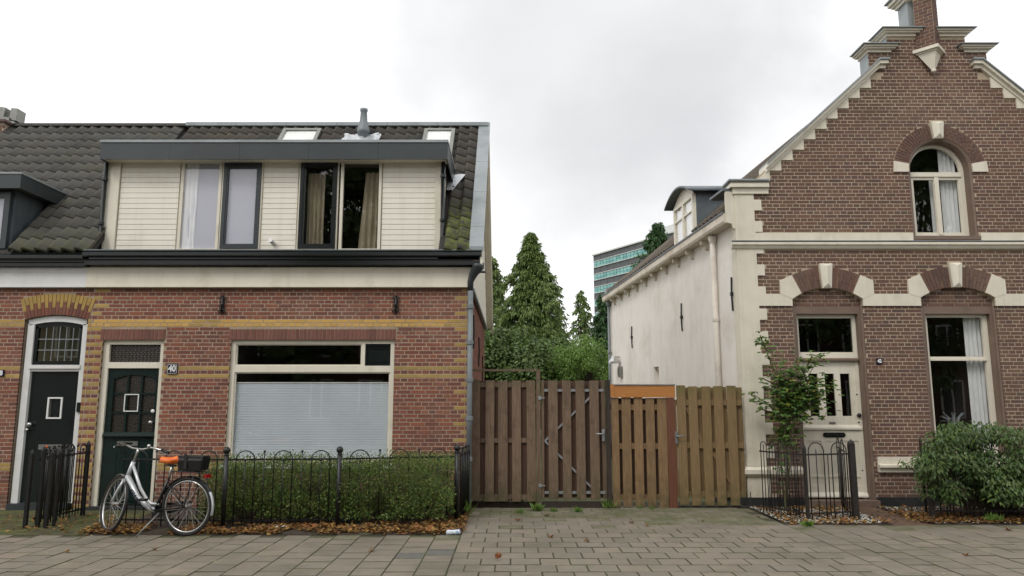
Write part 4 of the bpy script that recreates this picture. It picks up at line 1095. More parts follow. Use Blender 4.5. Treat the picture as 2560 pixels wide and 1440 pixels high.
wall42 = b.build('wall', m_mort2, h42)
brickwork(wall42, Y42, Z02, CH2, int((ZS2 - Z02) / CH2), (XC0, 2 * XG - XC0), excl42, lambda k, x: 0, [m_brown], phase=0.05, joint=0.009)
# ---- trim helper: each painted block is a part
def block(poly, y0, name, mat=m_cream2, y1=None, parent=None):
    b = MB(); b.prism(poly, y0, Y42 + 0.002 if y1 is None else y1); return b.build(name, mat, parent or h42)
def blockbox(x0, x1, y0, z0, z1, name, mat=m_cream2, parent=None, y1=None):
    b = MB(); b.box(x0, x1, y0, Y42 + 0.002 if y1 is None else y1, z0, z1); return b.build(name, mat, parent or h42)
for sgn in (-1, 1):
    def X_(x): return x if sgn < 0 else 2 * XG - x
    zb = PZ(1165, Y42)
    z = Z02 + 3 * CH2 * math.ceil((zb - Z02) / (3 * CH2)); zprev = zb
    while zprev < ZK - 0.02:
        zt = min(z, ZK)
        for a_, c_ in ((zprev, min(zt, SC[0])), (max(zprev, SC[2]), zt)):
            if c_ - a_ > 0.01:
                b = MB(); xa, xb_ = sorted((X_(XC0 - 0.03), X_(qx((zprev + zt) / 2))))
                b.box(xa, xb_, Y42 - 0.025, Y42 + 0.002, a_, c_); b.build('quoin', m_cream2, h42)
        zprev = zt; z += 3 * CH2
    # quoin return on the side
    blockbox(*sorted((X_(XC0 - 0.03), X_(XC0 - 0.001))), Y42 + 0.003, PZ(1165, Y42), ZK, 'corner_return', y1=Y42 + 0.28)
    # base block and cap
    zc0, zc1 = PZ(1192, Y42), PZ(1166, Y42)
    b = MB(); b.prism_x([(Y42 - 0.03, zc0 - 0.01), (Y42 - 0.07, zc0 + 0.02), (Y42 - 0.10, zc0 + 0.05), (Y42 - 0.10, zc1 - 0.045), (Y42 - 0.03, zc1), (Y42 + 0.3, zc1), (Y42 + 0.3, zc0 - 0.01)], *sorted((X_(XC0 - 0.09), X_(4.50 if sgn < 0 else 4.2)))); b.build('plinth_cap', m_cream2, h42)
    blockbox(*sorted((X_(XC0 - 0.04), X_(4.0))), Y42 - 0.035, 0.14, zc0 - 0.012, 'pillar_base')
# sheets: string course, belt
def profile_x(pts, x0, x1, name, mat=m_cream2, parent=None):
    b = MB(); b.prism_x(pts, x0, x1); return b.build(name, mat, parent or h42)
xl, xr_ = XC0 - 0.03, 2 * XG - XC0 + 0.03
for a_, c_ in ((xl, UA['xc'] - UA['half'] - 0.02), (UA['xc'] + UA['half'] + 0.02, xr_)): blockbox(a_, c_, Y42 - 0.03, SC[1] + 0.01, SC[2], 'string_course')
profile_x([(Y42, SC[1] + 0.012), (Y42 - 0.032, SC[1] + 0.012), (Y42 - 0.09, SC[1] - 0.005), (Y42 - 0.09, SC[1] - 0.045), (Y42 - 0.065, SC[1] - 0.06), (Y42 - 0.05, SC[0] + 0.02), (Y42 - 0.03, SC[0]), (Y42, SC[0])], XC0 - 0.12, xr_ + 0.1, 'cornice')
b = MB(); b.box(XC0 - 0.121, xr_ + 0.1, Y42 - 0.097, Y42 - 0.03, SC[1] + 0.012, SC[1] + 0.022); b.build('cornice_sheet', m_lead, h42)
def belt(x0, x1): blockbox(x0, x1, Y42 - 0.028, BELT[0], BELT[1], 'belt_stone')
belt(qx(3.2) + 0.0, DA['xc'] - DA['half']); belt(DA['xc'] + DA['half'], WA['xc'] - WA['half']); belt(WA['xc'] + WA['half'], xr_)
for a_ in (DA, WA):
    an = a_['ang']; ri, ro, xc, zc = a_['ri'], a_['ro'], a_['xc'], a_['zc']
    zo = zc + ro * math.cos(an); ah = math.asin(a_['half'] / ri)
    for s_ in (-1, 1):
        poly = [(xc + s_ * (a_['half'] + 0.185), BELT[1]), (xc + s_ * (a_['half'] + 0.185), zo - 0.09), (xc + s_ * ro * math.sin(an), zo)]
        for k in range(5): t = an + (ah - an) * k / 4; poly.append((xc + s_ * ri * math.sin(t), zc + ri * math.cos(t)))
        poly += [(xc + s_ * a_['half'], BELT[1])] if a_['zs'] > BELT[1] else []
        if s_ > 0: poly = poly[::-1]
        # close along the belt top
        pl = [p for p in poly if p[1] >= BELT[1] - 0.2]
        b = MB(); b.prism(pl, Y42 - 0.032, Y42 + 0.12); b.build('springer_stone', m_cream2, h42)
    kw = 0.075
    t0 = math.asin(0.085 / ri)
    spl = [(0, 0.30, 0.68, 1), (0, 0.52, 1), (0, 0.38, 1)]
    spl = [(0, 0.36, 1), (0, 0.66, 1)]
    voussoirs(wall42, xc, zc, ri + 0.002, ro, -an, -t0, 7, Y42, spl, [m_brown], lambda k, j: 0, 0.012)
    voussoirs(wall42, xc, zc, ri + 0.002, ro, t0, an, 7, Y42, spl, [m_brown], lambda k, j: 0, 0.012)
    kz0, kz1 = zc + ri - 0.01, zc + ro + 0.06
    b = MB(); i = 0; yk = Y42 - 0.05
    A = [(xc - 0.07, kz0), (xc + 0.07, kz0), (xc + 0.105, kz1), (xc - 0.105, kz1)]
    mid = [(xc, kz0 + 0.07), (xc, kz1 - 0.05)]
    b.v = [(x, yk, z) for x, z in A] + [(x, yk - 0.045, z) for x, z in mid] + [(x, Y42 + 0.1, z) for x, z in A]
    for f in ((0, 1, 4), (1, 2, 5, 4), (2, 3, 5), (3, 0, 4, 5), (1, 0, 6, 7), (2, 1, 7, 8), (3, 2, 8, 9), (0, 3, 9, 6)): b.f.append(f); b.m.append(0)
    b.build('keystone', m_cream, h42)
    # recessed brick infill above the lintel
    zt = a_['zc'] + ri; zl = BELT[0] - 0.0; b = MB(); b.box(xc - a_['half'] + 0.0, xc + a_['half'], Y42 + 0.075, Y42 + 0.12, zl, zt); inf = b.build('arch_infill', m_mort2, h42)
    rowz = zl + 0.006; k = 0
    while rowz < zt - 0.02:
        zm = rowz + 0.025; h = a_['half'] if zm < a_['zs'] else math.sqrt(max(0, ri ** 2 - (zm + 0.02 - zc) ** 2))
        x = xc - h + 0.004; first = True
        st = 0.22 if k % 2 == 0 else 0.11
        x0_ = xc - math.ceil(h / st) * st + (st / 2 if k % 2 else 0)
        while x0_ < xc + h:
            p, q = max(x0_, xc - h + 0.004), min(x0_ + st - 0.009, xc + h - 0.004)
            if q - p > 0.025: inst('brick', brick_mesh(q - p, 0.051, m_brown), (p, Y42 + 0.069, rowz), inf)
            x0_ += st
        rowz += 0.06; k += 1
# upper window arch
m_ = UA; t0 = 0.16
spl = [(0, 0.5, 1), (0, 0.28, 0.76, 1)]
voussoirs(wall42, m_['xc'], m_['zc'], m_['half'] + 0.004, m_['ro'], -R(80), -t0, 17, Y42, spl, [m_brown], lambda k, j: 0, 0.012)
voussoirs(wall42, m_['xc'], m_['zc'], m_['half'] + 0.004, m_['ro'], t0, R(80), 17, Y42, spl, [m_brown], lambda k, j: 0, 0.012)
for s_ in (-1, 1):
    zq = m_['zc']
    p = [(m_['xc'] + s_ * m_['half'], zq - 0.05), (m_['xc'] + s_ * (m_['ro'] + 0.02), zq - 0.05), (m_['xc'] + s_ * (m_['ro'] + 0.005), zq + 0.135), (m_['xc'] + s_ * m_['half'] * math.sin(R(80)) * 1.0, zq + 0.09)]
    if s_ < 0: p = p[::-1]
    b = MB(); b.prism(p, Y42 - 0.03, Y42 + 0.1); b.build('springer_stone', m_cream2, h42)
xc = m_['xc']; kz0, kz1 = m_['zc'] + m_['half'] - 0.01, m_['zc'] + m_['ro'] + 0.05
b = MB(); A = [(xc - 0.075, kz0), (xc + 0.075, kz0), (xc + 0.105, kz1), (xc - 0.105, kz1)]; yk = Y42 - 0.05
b.v = [(x, yk, z) for x, z in A] + [(xc, yk - 0.045, kz0 + 0.07), (xc, yk - 0.045, kz1 - 0.05)] + [(x, Y42 + 0.1, z) for x, z in A]
for f in ((0, 1, 4), (1, 2, 5, 4), (2, 3, 5), (3, 0, 4, 5), (1, 0, 6, 7), (2, 1, 7, 8), (3, 2, 8, 9), (0, 3, 9, 6)): b.f.append(f); b.m.append(0)
b.build('keystone', m_cream, h42)
# ---- gable: stepped white blocks, coping, kneelers
k = 0; z = 6.81 + KT
slope = 0.91; zu = 7.25; 
def cz(x, side=-1):   # underside of the coping moulding
    d = abs(x - XG); return 7.25 - 0.035 - (d - 0.80) * slope
zz = 6.81
while zz > ZK - 0.25:
    za = zz; xa = XG - 6.03 + (6.81 - zz) / slope
    for s_ in (-1, 1):
        # a tooth: vertical inner edge at xa, flat bottom, cut by the coping above
        x_in = XG + s_ * (xa); dz = max(za, ZK)
        # where the bottom meets the coping underside
        xo = XG + s_ * (0.80 + (7.25 - 0.035 - dz) / slope)
        p = [(x_in, dz), (x_in, cz(x_in)), (xo, dz)]
        if (za + KT) > ZK + 0.02:
            if s_ > 0: p = p[::-1]
            b = MB(); b.prism(p, Y42 - 0.026 - 0.001 * (k % 2), Y42 + 0.002); b.build('stepped_block', m_cream2, h42)
    zz -= KT; k += 1
for s_ in (-1, 1):
    L0 = 0.86; dE = (7.25 - 0.13 - ZK - 0.22) / slope + 0.80
    for (o0, o1, yy, nm, mt) in ((-0.045, 0.02, 0.05, 'coping_moulding', m_cream), (0.02, 0.082, 0.10, 'coping_moulding', m_cream), (0.084, 0.11, 0.13, 'coping_sheet', m_lead)):
        zA = 7.25 - (L0 - 0.80) * slope; zB = 7.25 - (dE - 0.80) * slope
        segs = 1 if nm != 'coping_sheet' else 4
        for q in range(segs):
            d0 = L0 + (dE - L0) * q / segs; d1 = L0 + (dE - L0) * (q + 1) / segs - (0.006 if segs > 1 else 0)
            za_, zb_2 = 7.25 - (d0 - 0.80) * slope, 7.25 - (d1 - 0.80) * slope
            p = [(XG + s_ * d0, za_ + o0), (XG + s_ * d1, zb_2 + o0), (XG + s_ * d1, zb_2 + o1), (XG + s_ * d0, za_ + o1)]
            if s_ < 0: p = p[::-1]
            b = MB(); b.prism(p, Y42 - yy, Y42 + 0.30); b.build(nm, mt, h42)
    # upper curl of the coping
    x_ = XG + s_ * 0.86
    for q, (w, h0, h1, yy) in enumerate(((0.13, -0.045, 0.02, 0.052), (0.16, 0.02, 0.082, 0.102), (0.18, 0.084, 0.11, 0.132))):
        blockbox(*sorted((x_ + s_ * 0.02, x_ - s_ * (w - 0.02))), Y42 - yy, zA + h0, zA + h1, 'coping_end', m_lead if q == 2 else m_cream)
    # kneeler at the eaves
    xk0, xk1 = XG + s_ * (XG - XC0 + 0.06), XG + s_ * (dE - 0.02)
    zk = ZK
    for (e_, h0, h1, yy) in ((0.0, 0.0, 0.10, 0.05), (0.05, 0.10, 0.16, 0.10), (0.02, 0.16, 0.20, 0.07), (0.08, 0.20, 0.225, 0.13)):
        blockbox(*sorted((xk0 + s_ * e_, xk1)), Y42 - yy, zk + h0 - 0.06, zk + h1 - 0.06, 'kneeler', m_lead if h0 == 0.20 else m_cream, y1=Y42 + 0.3)
# steps with caps
def cap(xa, xb, z, h, nm='step_cap'):
    for (e_, h0, h1, yy, mt) in ((0.02, 0.0, 0.4, 0.03, m_cream), (0.07, 0.4, 0.62, 0.08, m_cream), (0.10, 0.62, 0.9, 0.11, m_cream), (0.14, 0.9, 1.0, 0.15, m_lead)):
        b = MB(); b.box(xa - e_, xb + e_, Y42 - yy, Y42 + 0.33 + yy * 0.3, z + h * h0, z + h * h1); b.build(nm, mt, h42)
cap(XG - HS1, XG - HS2 + 0.02, ZS1, 0.115); cap(XG + HS2 - 0.02, XG + HS1, ZS1, 0.115)
cap(XG - HS2, XG - 0.2, ZS2, 0.115); cap(XG + 0.2, XG + HS2, ZS2, 0.115)
# zinc clad flanks of the steps
for s_ in (-1, 1):
    for (hw, za_, zb_2) in ((HS1, ZS0 + 0.05, ZS1), (HS2, ZS1 + 0.13, ZS2)):
        blockbox(*sorted((XG + s_ * hw, XG + s_ * (hw + 0.006))), Y42 + 0.01, za_, zb_2, 'step_flank', m_lead, y1=Y42 + 0.3)
blockbox(XG - HS2, XG + HS2, Y42 + 0.121, ZS1 - 0.2, ZS2, 'step_back', m_lead, y1=Y42 + 0.3)
blockbox(XG - HS1, XG + HS1, Y42 + 0.121, ZS0 - 0.2, ZS1, 'step_back', m_lead, y1=Y42 + 0.299)
# pinnacle: square shaft set on the diagonal
zp0 = PZ(110, Y42 - 0.26); hd_ = 0.20; ztp = 8.42
pin_x, pin_y = XG + 0.02, Y42 - 0.02
b = MB(); s2 = hd_ / math.sqrt(2) * 1.0
Mx = Matrix.Translation((pin_x, pin_y, 0)) @ Matrix.Rotation(R(45), 4, 'Z')
b.box(-s2, s2, -s2, s2, zp0, ztp); b.xf(Mx); pin = b.build('pinnacle', m_mort2, h42)
z = zp0 + 0.01; k = 0
while z < ztp - 0.04:
    L_ = 2 * s2
    for face in (0, 1):
        segs = ((0, .5), (.5, 1)) if (k + face) % 2 == 0 else ((0, .25), (.25, .75), (.75, 1))
        for (a0, a1) in segs:
            b = MB(); b.bbox(-s2 + a0 * L_ + 0.004, -s2 + a1 * L_ - 0.004, -s2 - 0.006, -s2 + 0.02, z, z + 0.051)
            b.xf(Mx @ Matrix.Rotation(R(-90 * face), 4, 'Z')); b.build('brick', m_brown, pin)
    z += 0.06; k += 1
b = MB(); b.box(-s2 - 0.055, s2 + 0.055, -s2 - 0.055, s2 + 0.055, zp0 - 0.055, zp0 - 0.001); b.xf(Mx); b.build('pendant_shelf', m_cream, h42)
b = MB(); b.box(-s2 - 0.02, s2 + 0.02, -s2 - 0.02, s2 + 0.02, zp0 - 0.08, zp0 - 0.056); b.xf(Mx); b.build('pendant_shelf', m_cream, h42)
b = MB(); s3 = s2 + 0.0; zt = zp0 - 0.081; zbm = PZ(176, Y42 - 0.1)
b.v = [(-s3, -s3, zt), (s3, -s3, zt), (s3, s3, zt), (-s3, s3, zt), (-0.08, -0.08, zbm), (-0.04, -0.08, zbm), (-0.04, -0.04, zbm), (-0.08, -0.04, zbm)]
for f in ((0, 1, 2, 3), (4, 7, 6, 5), (0, 4, 5, 1), (1, 5, 6, 2), (2, 6, 7, 3), (3, 7, 4, 0)): b.f.append(f); b.m.append(0)
b.xf(Mx); pd = b.build('pendant', m_cream, h42)
b = MB(); b.ball((pin_x, pin_y - 0.085, zbm - 0.01), 0.042, 10, (1, 1, 0.8)); b.build('pendant_knob', m_cream, pd, smooth=True)
# zinc shaft behind and top mouldings
b = MB(); b.box(XG - 0.235, XG + 0.235, Y42 + 0.06, Y42 + 0.36, ZS2 - 0.1, ztp); b.build('pinnacle_back', m_lead, h42)
for (e_, a0, a1, mt) in ((0.03, 0, 0.05, m_cream), (0.07, 0.05, 0.09, m_cream), (0.11, 0.09, 0.16, m_cream), (0.15, 0.16, 0.185, m_lead)):
    b = MB(); b.box(-s2 - e_, s2 + e_, -s2 - e_, s2 + e_, ztp + a0, ztp + a1); b.xf(Mx); b.build('pinnacle_cap', mt, h42)
    b = MB(); b.box(XG - 0.245 - e_, XG + 0.245 + e_, Y42 + 0.061, Y42 + 0.36 + e_, ztp + a0 + 0.001, ztp + a1 - 0.001); b.build('pinnacle_cap', mt, h42)
# ---- brown surround of the openings
def surround(a_, zb, parent=h42):
    xc, h = a_['xc'], a_['half']; b = MB()
    ztop = BELT[0] - 0.001; w = 0.075
    for s_ in (-1, 1):
        xa, xb_ = sorted((xc + s_ * h, xc + s_ * (h - w)))
        b.box(xa, xb_, Y42 + 0.035, Y42 + 0.20, zb, ztop - 0.12)
        b.tube([(xc + s_ * (h - 0.012), Y42 + 0.03, zb), (xc + s_ * (h - 0.012), Y42 + 0.03, ztop - 0.02)], 0.028, 8)
    b.box(xc - h, xc + h, Y42 + 0.035, Y42 + 0.20, ztop - 0.12, ztop)
    return b.build('opening_surround', m_brownp, parent)
surround(DA, 0.10); surround(WA, WBOT)
def sash_win(a_, z0, z1, zt):
    xc, h = a_['xc'], a_['half'] - 0.077; YF = Y42 + 0.12
    b = MB(); b.frame(xc - h, xc + h, z0, z1, YF, YF + 0.07, 0.07, 0.05, 0.06); b.box(xc - h + 0.07, xc + h - 0.07, YF, YF + 0.07, zt - 0.03, zt + 0.035); b.box(xc - h + 0.07, xc + h - 0.07, YF - 0.015, YF, zt - 0.03, zt + 0.0)
    w = b.build('window', m_cream, h42); pane(w, xc - h + 0.07, xc + h - 0.07, z0 + 0.06, z1 - 0.05, YF + 0.035)
    return w, xc - h + 0.07, xc + h - 0.07, YF
zt = PZ(897, Y42 + 0.12)
w42, wx0, wx1, YF = sash_win(WA, WBOT + 0.02, BELT[0] - 0.12, zt)
m_wc = m_curtw
b = MB(); drape(b, wx1 - 0.24, wx1 + 0.03, WBOT, BELT[0] - 0.15, YF + 0.13, 4, 0.022); b.build('curtain', m_curtw, w42, smooth=True)
b = MB(); drape(b, wx0 - 0.03, wx0 + 0.035, WBOT, zt, YF + 0.13, 1, 0.015); b.build('curtain', m_curtw, w42, smooth=True)
room(h42, wx0 - 0.05, wx1 + 0.05, WBOT - 0.3, BELT[0] - 0.1, YF + 0.08, 3.0)
# window sill and panel below
zs1, zs0 = PZ(1142, Y42), PZ(1180, Y42)
profile_x([(Y42 + 0.1, zs1 - 0.0), (Y42 - 0.035, zs1 - 0.0), (Y42 - 0.035, zs1 - 0.11), (Y42 - 0.10, zs1 - 0.12), (Y42 - 0.10, zs1 - 0.155), (Y42 - 0.06, zs1 - 0.175), (Y42 - 0.05, zs0), (Y42, zs0), (Y42 + 0.1, zs0)], PX(2193, 1160, Y42), 9.3, 'window_sill')
# plinth
for xa, xb_ in ((XC0 - 0.05, DA['xc'] - DA['half'] + 0.0), (DA['xc'] + DA['half'] + 0.0, xr_ + 0.02)): blockbox(xa, xb_, Y42 - 0.045, -0.1, 0.14, 'plinth', m_tar)
# ---- upper arched window
xc, h, YF = UA['xc'], UA['half'], Y42 + 0.15
b = MB()
for s_ in (-1, 1): xa, xb_ = sorted((xc + s_ * h, xc + s_ * (h - 0.05))); b.box(xa, xb_, Y42 + 0.03, Y42 + 0.24, UA['z0'], UA['zc'])
b.arc(xc, UA['zc'], h - 0.05, h, -R(90), R(90), 20, Y42 + 0.03, Y42 + 0.24); b.box(xc - h - 0.02, xc + h + 0.02, Y42 - 0.034, Y42 + 0.24, UA['z0'] - 0.01, UA['z0'] + 0.05)
b.tube([(xc - h + 0.015, Y42 + 0.03, UA['z0'] + 0.04)] + [(xc - (h - 0.015) * math.cos(R(a)), Y42 + 0.03, UA['zc'] + (h - 0.015) * math.sin(R(a))) for a in range(0, 181, 12)] + [(xc + h - 0.015, Y42 + 0.03, UA['z0'] + 0.04)], 0.03, 8)
b.build('opening_surround', m_brownp, h42)
h -= 0.052; zlo, zc_ = UA['z0'] + 0.052, UA['zc']
b = MB()
for s_ in (-1, 1): xa, xb_ = sorted((xc + s_ * h, xc + s_ * (h - 0.055))); b.box(xa, xb_, YF, YF + 0.06, zlo, zc_)
b.arc(xc, zc_, h - 0.055, h, -R(90), R(90), 20, YF, YF + 0.06)
ztr = PZ(436, YF); b.box(xc - h + 0.055, xc + h - 0.055, YF - 0.02, YF + 0.06, ztr - 0.045, ztr + 0.03)
b.box(xc - h + 0.055, xc + h - 0.055, YF, YF + 0.06, zlo, zlo + 0.05)
uw = b.build('window', m_cream, h42)
b = MB(); zz1 = ztr - 0.047
b.frame(xc - h + 0.057, xc + 0.005, zlo + 0.052, zz1, YF + 0.005, YF + 0.05, 0.045); b.frame(xc + 0.007, xc + h - 0.057, zlo + 0.052, zz1, YF + 0.005, YF + 0.05, 0.045)
b.box(xc - 0.03, xc + 0.04, YF - 0.012, YF + 0.004, zlo + 0.055, zz1); b.build('casement', m_cream, uw)
pane(uw, xc - h + 0.06, xc + h - 0.06, zlo + 0.06, zz1 - 0.02, YF + 0.03)
b = MB(); pts = [(xc - (h - 0.05) * math.cos(R(a)), zc_ + (h - 0.05) * math.sin(R(a))) for a in range(0, 181, 10)][::-1]
zr = ztr + 0.02; pts = [p for p in pts if p[1] > zr]; pts = pts + [(xc - h + 0.06, zr), (xc + h - 0.06, zr)]; b.prism(pts[::1], YF + 0.03, YF + 0.036); b.build('pane', m_glass, uw)
b = MB(); drape(b, xc + 0.14, xc + h - 0.07, zlo, zc_ + 0.42, YF + 0.12, 4, 0.025); b.build('curtain', m_curtw, uw, smooth=True)
b = MB(); drape(b, xc + 0.0, xc + 0.10, zlo, zc_ - 0.02, YF + 0.2, 1, 0.02); b.build('curtain', m_curtw, uw, smooth=True)
b = MB(); b.box(xc - h, xc + h, YF + 1.4, YF + 1.45, zlo - .05, zc_ + h); b.box(xc - h - .05, xc - h, YF + .1, YF + 1.4, zlo - .05, zc_ + h); b.box(xc + h, xc + h + .05, YF + .1, YF + 1.4, zlo - .05, zc_ + h); b.box(xc - h, xc + h, YF + .1, YF + 1.4, zc_ + h, zc_ + h + .05); b.box(xc - h, xc + h, YF + .1, YF + 1.4, zlo - .1, zlo - .05)
b.build('room', m_room, h42)
# ---- door of 42
xc = DA['xc']; h = DA['half'] - 0.077; YD = Y42 + 0.13; zl = BELT[0] - 0.122
zt0, zt1 = PZ(895, YD), PZ(882, YD)
b = MB(); b.box(xc - h, xc - h + 0.055, YD, YD + 0.07, 0.1, zl); b.box(xc + h - 0.055, xc + h, YD, YD + 0.07, 0.1, zl); b.box(xc - h + 0.055, xc + h - 0.055, YD, YD + 0.07, zl - 0.06, zl)
b.box(xc - h + 0.055, xc + h - 0.055, YD, YD + 0.07, zt0, zt1 + 0.01)
df = b.build('door_frame', m_cream, h42)
pane(df, xc - h + 0.055, xc + h - 0.055, zt1, zl - 0.05, YD + 0.035, m_glassd, 'transom_pane')
b = MB(); b.prism_x([(YD - 0.05, zt0 - 0.045), (YD - 0.05, zt0 - 0.015), (YD - 0.02, zt0 - 0.002), (YD + 0.06, zt0 - 0.002), (YD + 0.06, zt0 - 0.045)], xc - h + 0.0, xc + h); b.build('door_moulding', m_brownp, df)
ya = YD + 0.02; z1 = zt0 - 0.048; x0, x1 = xc - h + 0.02, xc + h - 0.02
wins = [(PX(a_, 985, ya), PX(b_, 985, ya)) for a_, b_ in ((2024, 2047), (2064, 2088), (2103, 2127))]
wz0, wz1 = PZ(1040, ya), PZ(934, ya)
b = MB(); xs_ = [x0] + [v for w in wins for v in w] + [x1]
for k in range(0, len(xs_), 2): b.box(xs_[k], xs_[k + 1], ya, ya + 0.05, wz0, wz1)
b.box(x0, x1, ya, ya + 0.05, wz1, z1); b.box(x0, x1, ya, ya + 0.05, 0.13, wz0)
# lower panels: raised frame round three recesses
pz0, pz1 = PZ(1190, ya), PZ(1102, ya); pw = (x1 - x0 - 0.24) / 3
b.box(x0, x1, ya - 0.014, ya, 0.13, 0.30); b.box(x0, x1, ya - 0.014, ya, pz1, PZ(1076, ya))
for k in range(4): xa = x0 + k * (pw + 0.06); b.box(xa, xa + 0.06, ya - 0.014, ya, 0.30, pz1)
for k in range(3): xa = x0 + 0.06 + k * (pw + 0.06); b.box(xa, xa + pw, ya - 0.014, ya, pz0 - 0.02, pz0 + 0.01)
leaf42 = b.build('door', m_cream, h42)
for (a_, b_) in wins: pane(leaf42, a_, b_, wz0, wz1, ya + 0.025, m_glassd)
b = MB(); b.box(xc - h + 0.06, xc + h - 0.06, YD + 0.6, YD + 0.62, 0.1, zl); b.box(xc - h, xc - h + 0.06, YD + 0.08, YD + 0.62, 0.1, zl); b.box(xc + h - 0.06, xc + h, YD + 0.08, YD + 0.62, 0.1, zl); b.box(xc - h, xc + h, YD + 0.08, YD + 0.62, zl, zl + 0.05)
b.build('room', m_room, h42)
zw = PZ(1069, ya); b = MB(); b.prism_x([(ya, zw + 0.045), (ya - 0.045, zw + 0.0), (ya - 0.045, zw - 0.03), (ya, zw - 0.03)], x0, x1); b.build('weather_bar', m_cream, leaf42)
b = MB(); b.prism_x([(ya - 0.014, 0.20), (ya - 0.06, 0.15), (ya - 0.06, 0.125), (ya - 0.014, 0.125)], x0 - 0.02, x1 + 0.02); b.build('weather_bar', m_cream, leaf42)
lz = PZ(1087, ya); b = MB(); lx0, lx1 = PX(2056, 1087, ya), PX(2112, 1087, ya); r_ = 0.037
poly = [(lx0 + r_ - r_ * math.sin(R(a)), lz + r_ * math.cos(R(a))) for a in range(0, 181, 30)] + [(lx1 - r_ + r_ * math.sin(R(a)), lz - r_ * math.cos(R(a))) for a in range(0, 181, 30)]
b.prism(poly, ya - 0.03, ya - 0.014); lb = b.build('letterbox', m_black, leaf42); b = MB(); b.box(lx0 + 0.04, lx1 - 0.04, ya - 0.036, ya - 0.03, lz - 0.018, lz + 0.018); b.build('letterbox_flap', m_iron, leaf42)
b = MB(); b.box(PX(2073, 1058, ya), PX(2089, 1058, ya), ya - 0.008, ya, PZ(1060, ya), PZ(1055, ya)); b.build('name_slot', m_pewter, leaf42)
for (u, v, r_) in ((2150, 1038, 0.035), (2150, 1056, 0.016), (2146, 986, 0.015), (2163, 1176, 0.015)):
    b = MB(); X2 = min(PX(u, v, ya), x1 - 0.03); b.ball((X2, ya - 0.035 if r_ > .03 else ya - 0.01, PZ(v, ya)), r_, 10); b.tube([(X2, ya - 0.03, PZ(v, ya)), (X2, ya, PZ(v, ya))], r_ * 0.4, 6); b.build('door_knob' if r_ > .03 else 'lock_rose', m_iron, leaf42, smooth=True)
b = MB(); b.box(xc - DA['half'], xc + DA['half'], Y42 - 0.12, YD + 0.15, -0.1, 0.098); b.build('doorstep', m_brownp, h42)
plate('42', 2197, 903, Y42, 0.09, 0.09, 0.078, h42, 'small black plate with white number 42 on the brown brick wall', 0.8, False)
# ---- white rendered side wall
SK_ = -0.0823; LW = 9.87
def sw(l, x=0.0): return (XC0 + SK_ * l + x, Y42 + l)
b = MB(); ZE = 4.60
def quadprism(mb, pts, z0, z1):
    n = len(pts); i = len(mb.v); mb.v += [(x, y, z0) for x, y in pts] + [(x, y, z1) for x, y in pts]
    mb.f.append(tuple(i + k for k in reversed(range(n)))); mb.f.append(tuple(i + n + k for k in range(n))); mb.m += [0, 0]
    for k in range(n): k2 = (k + 1) % n; mb.f.append((i + k, i + k2, i + n + k2, i + n + k)); mb.m.append(0)
# wall in pieces round the small niche window
def wl(px_u): 
    c_ = (px_u - 1280) / F / 1.0; return (XC0 - c_ * Y42) / (c_ - SK_)
lA, lB = wl(1633), wl(1645)
zA_ = (PZ(955, Y42 + lA) - 0.25, PZ(918, Y42 + lA))
for a_, c_, z0_, z1_ in ((0.13, lB, -0.1, ZE), (lB, lA, -0.1, zA_[0]), (lB, lA, zA_[1], ZE), (lA, LW, -0.1, ZE)):
    a_, c_ = sorted((a_, c_)); p = [sw(a_), sw(c_), sw(c_, 0.28), sw(a_, 0.28)]; quadprism(b, p, z0_, z1_)
quadprism(b, [sw(lB, .2), sw(lA, .2), sw(lA, .279), sw(lB, .279)], zA_[0], zA_[1])
side = b.build('side_wall', m_render, h42)
b = MB(); quadprism(b, [sw(-0.04, -0.012), sw(LW, -0.012), sw(LW, 0.0), sw(-0.04, 0.0)], -0.1, 0.22); b.build('side_plinth', m_tar, h42)
# rear gable and far wall: plain body
def gab(l, th):
    xs0 = XC0 + SK_ * l; xe = 2 * XG - XC0 + SK_ * l; xm = XG - 0.052 * l
    b = MB(); b.prism([(xs0, -0.1), (xe, -0.1), (xe, ZE), (xm, 7.75), (xs0, ZE)], Y42 + l - th, Y42 + l); return b
gab(LW, 0.25).build('rear_gable', m_render, h42)
b = MB(); quadprism(b, [sw(0.13, 2 * (XG - XC0) - 0.25), sw(LW - .25, 2 * (XG - XC0) - 0.25), sw(LW - .25, 2 * (XG - XC0)), sw(0.13, 2 * (XG - XC0))], -0.1, ZE); b.build('far_side_wall', m_render, h42)
# rear coping sheet (seen against the sky)
xs0 = XC0 + SK_ * LW; xm = XG - 0.052 * LW
b = MB(); p = [(xs0 - 0.05, ZE + 0.0), (xm, 7.76), (xm, 7.96), (xs0 - 0.05, ZE + 0.22)]; b.prism(p, Y42 + LW - 0.35, Y42 + LW + 0.03); b.build('verge_sheet', m_leadd, h42)
b = MB(); b.box(xs0 - 0.12, xs0 + 0.5, Y42 + LW - 0.4, Y42 + LW + 0.05, ZE + 0.08, ZE + 0.28); b.build('rear_kneeler', m_lead, h42)
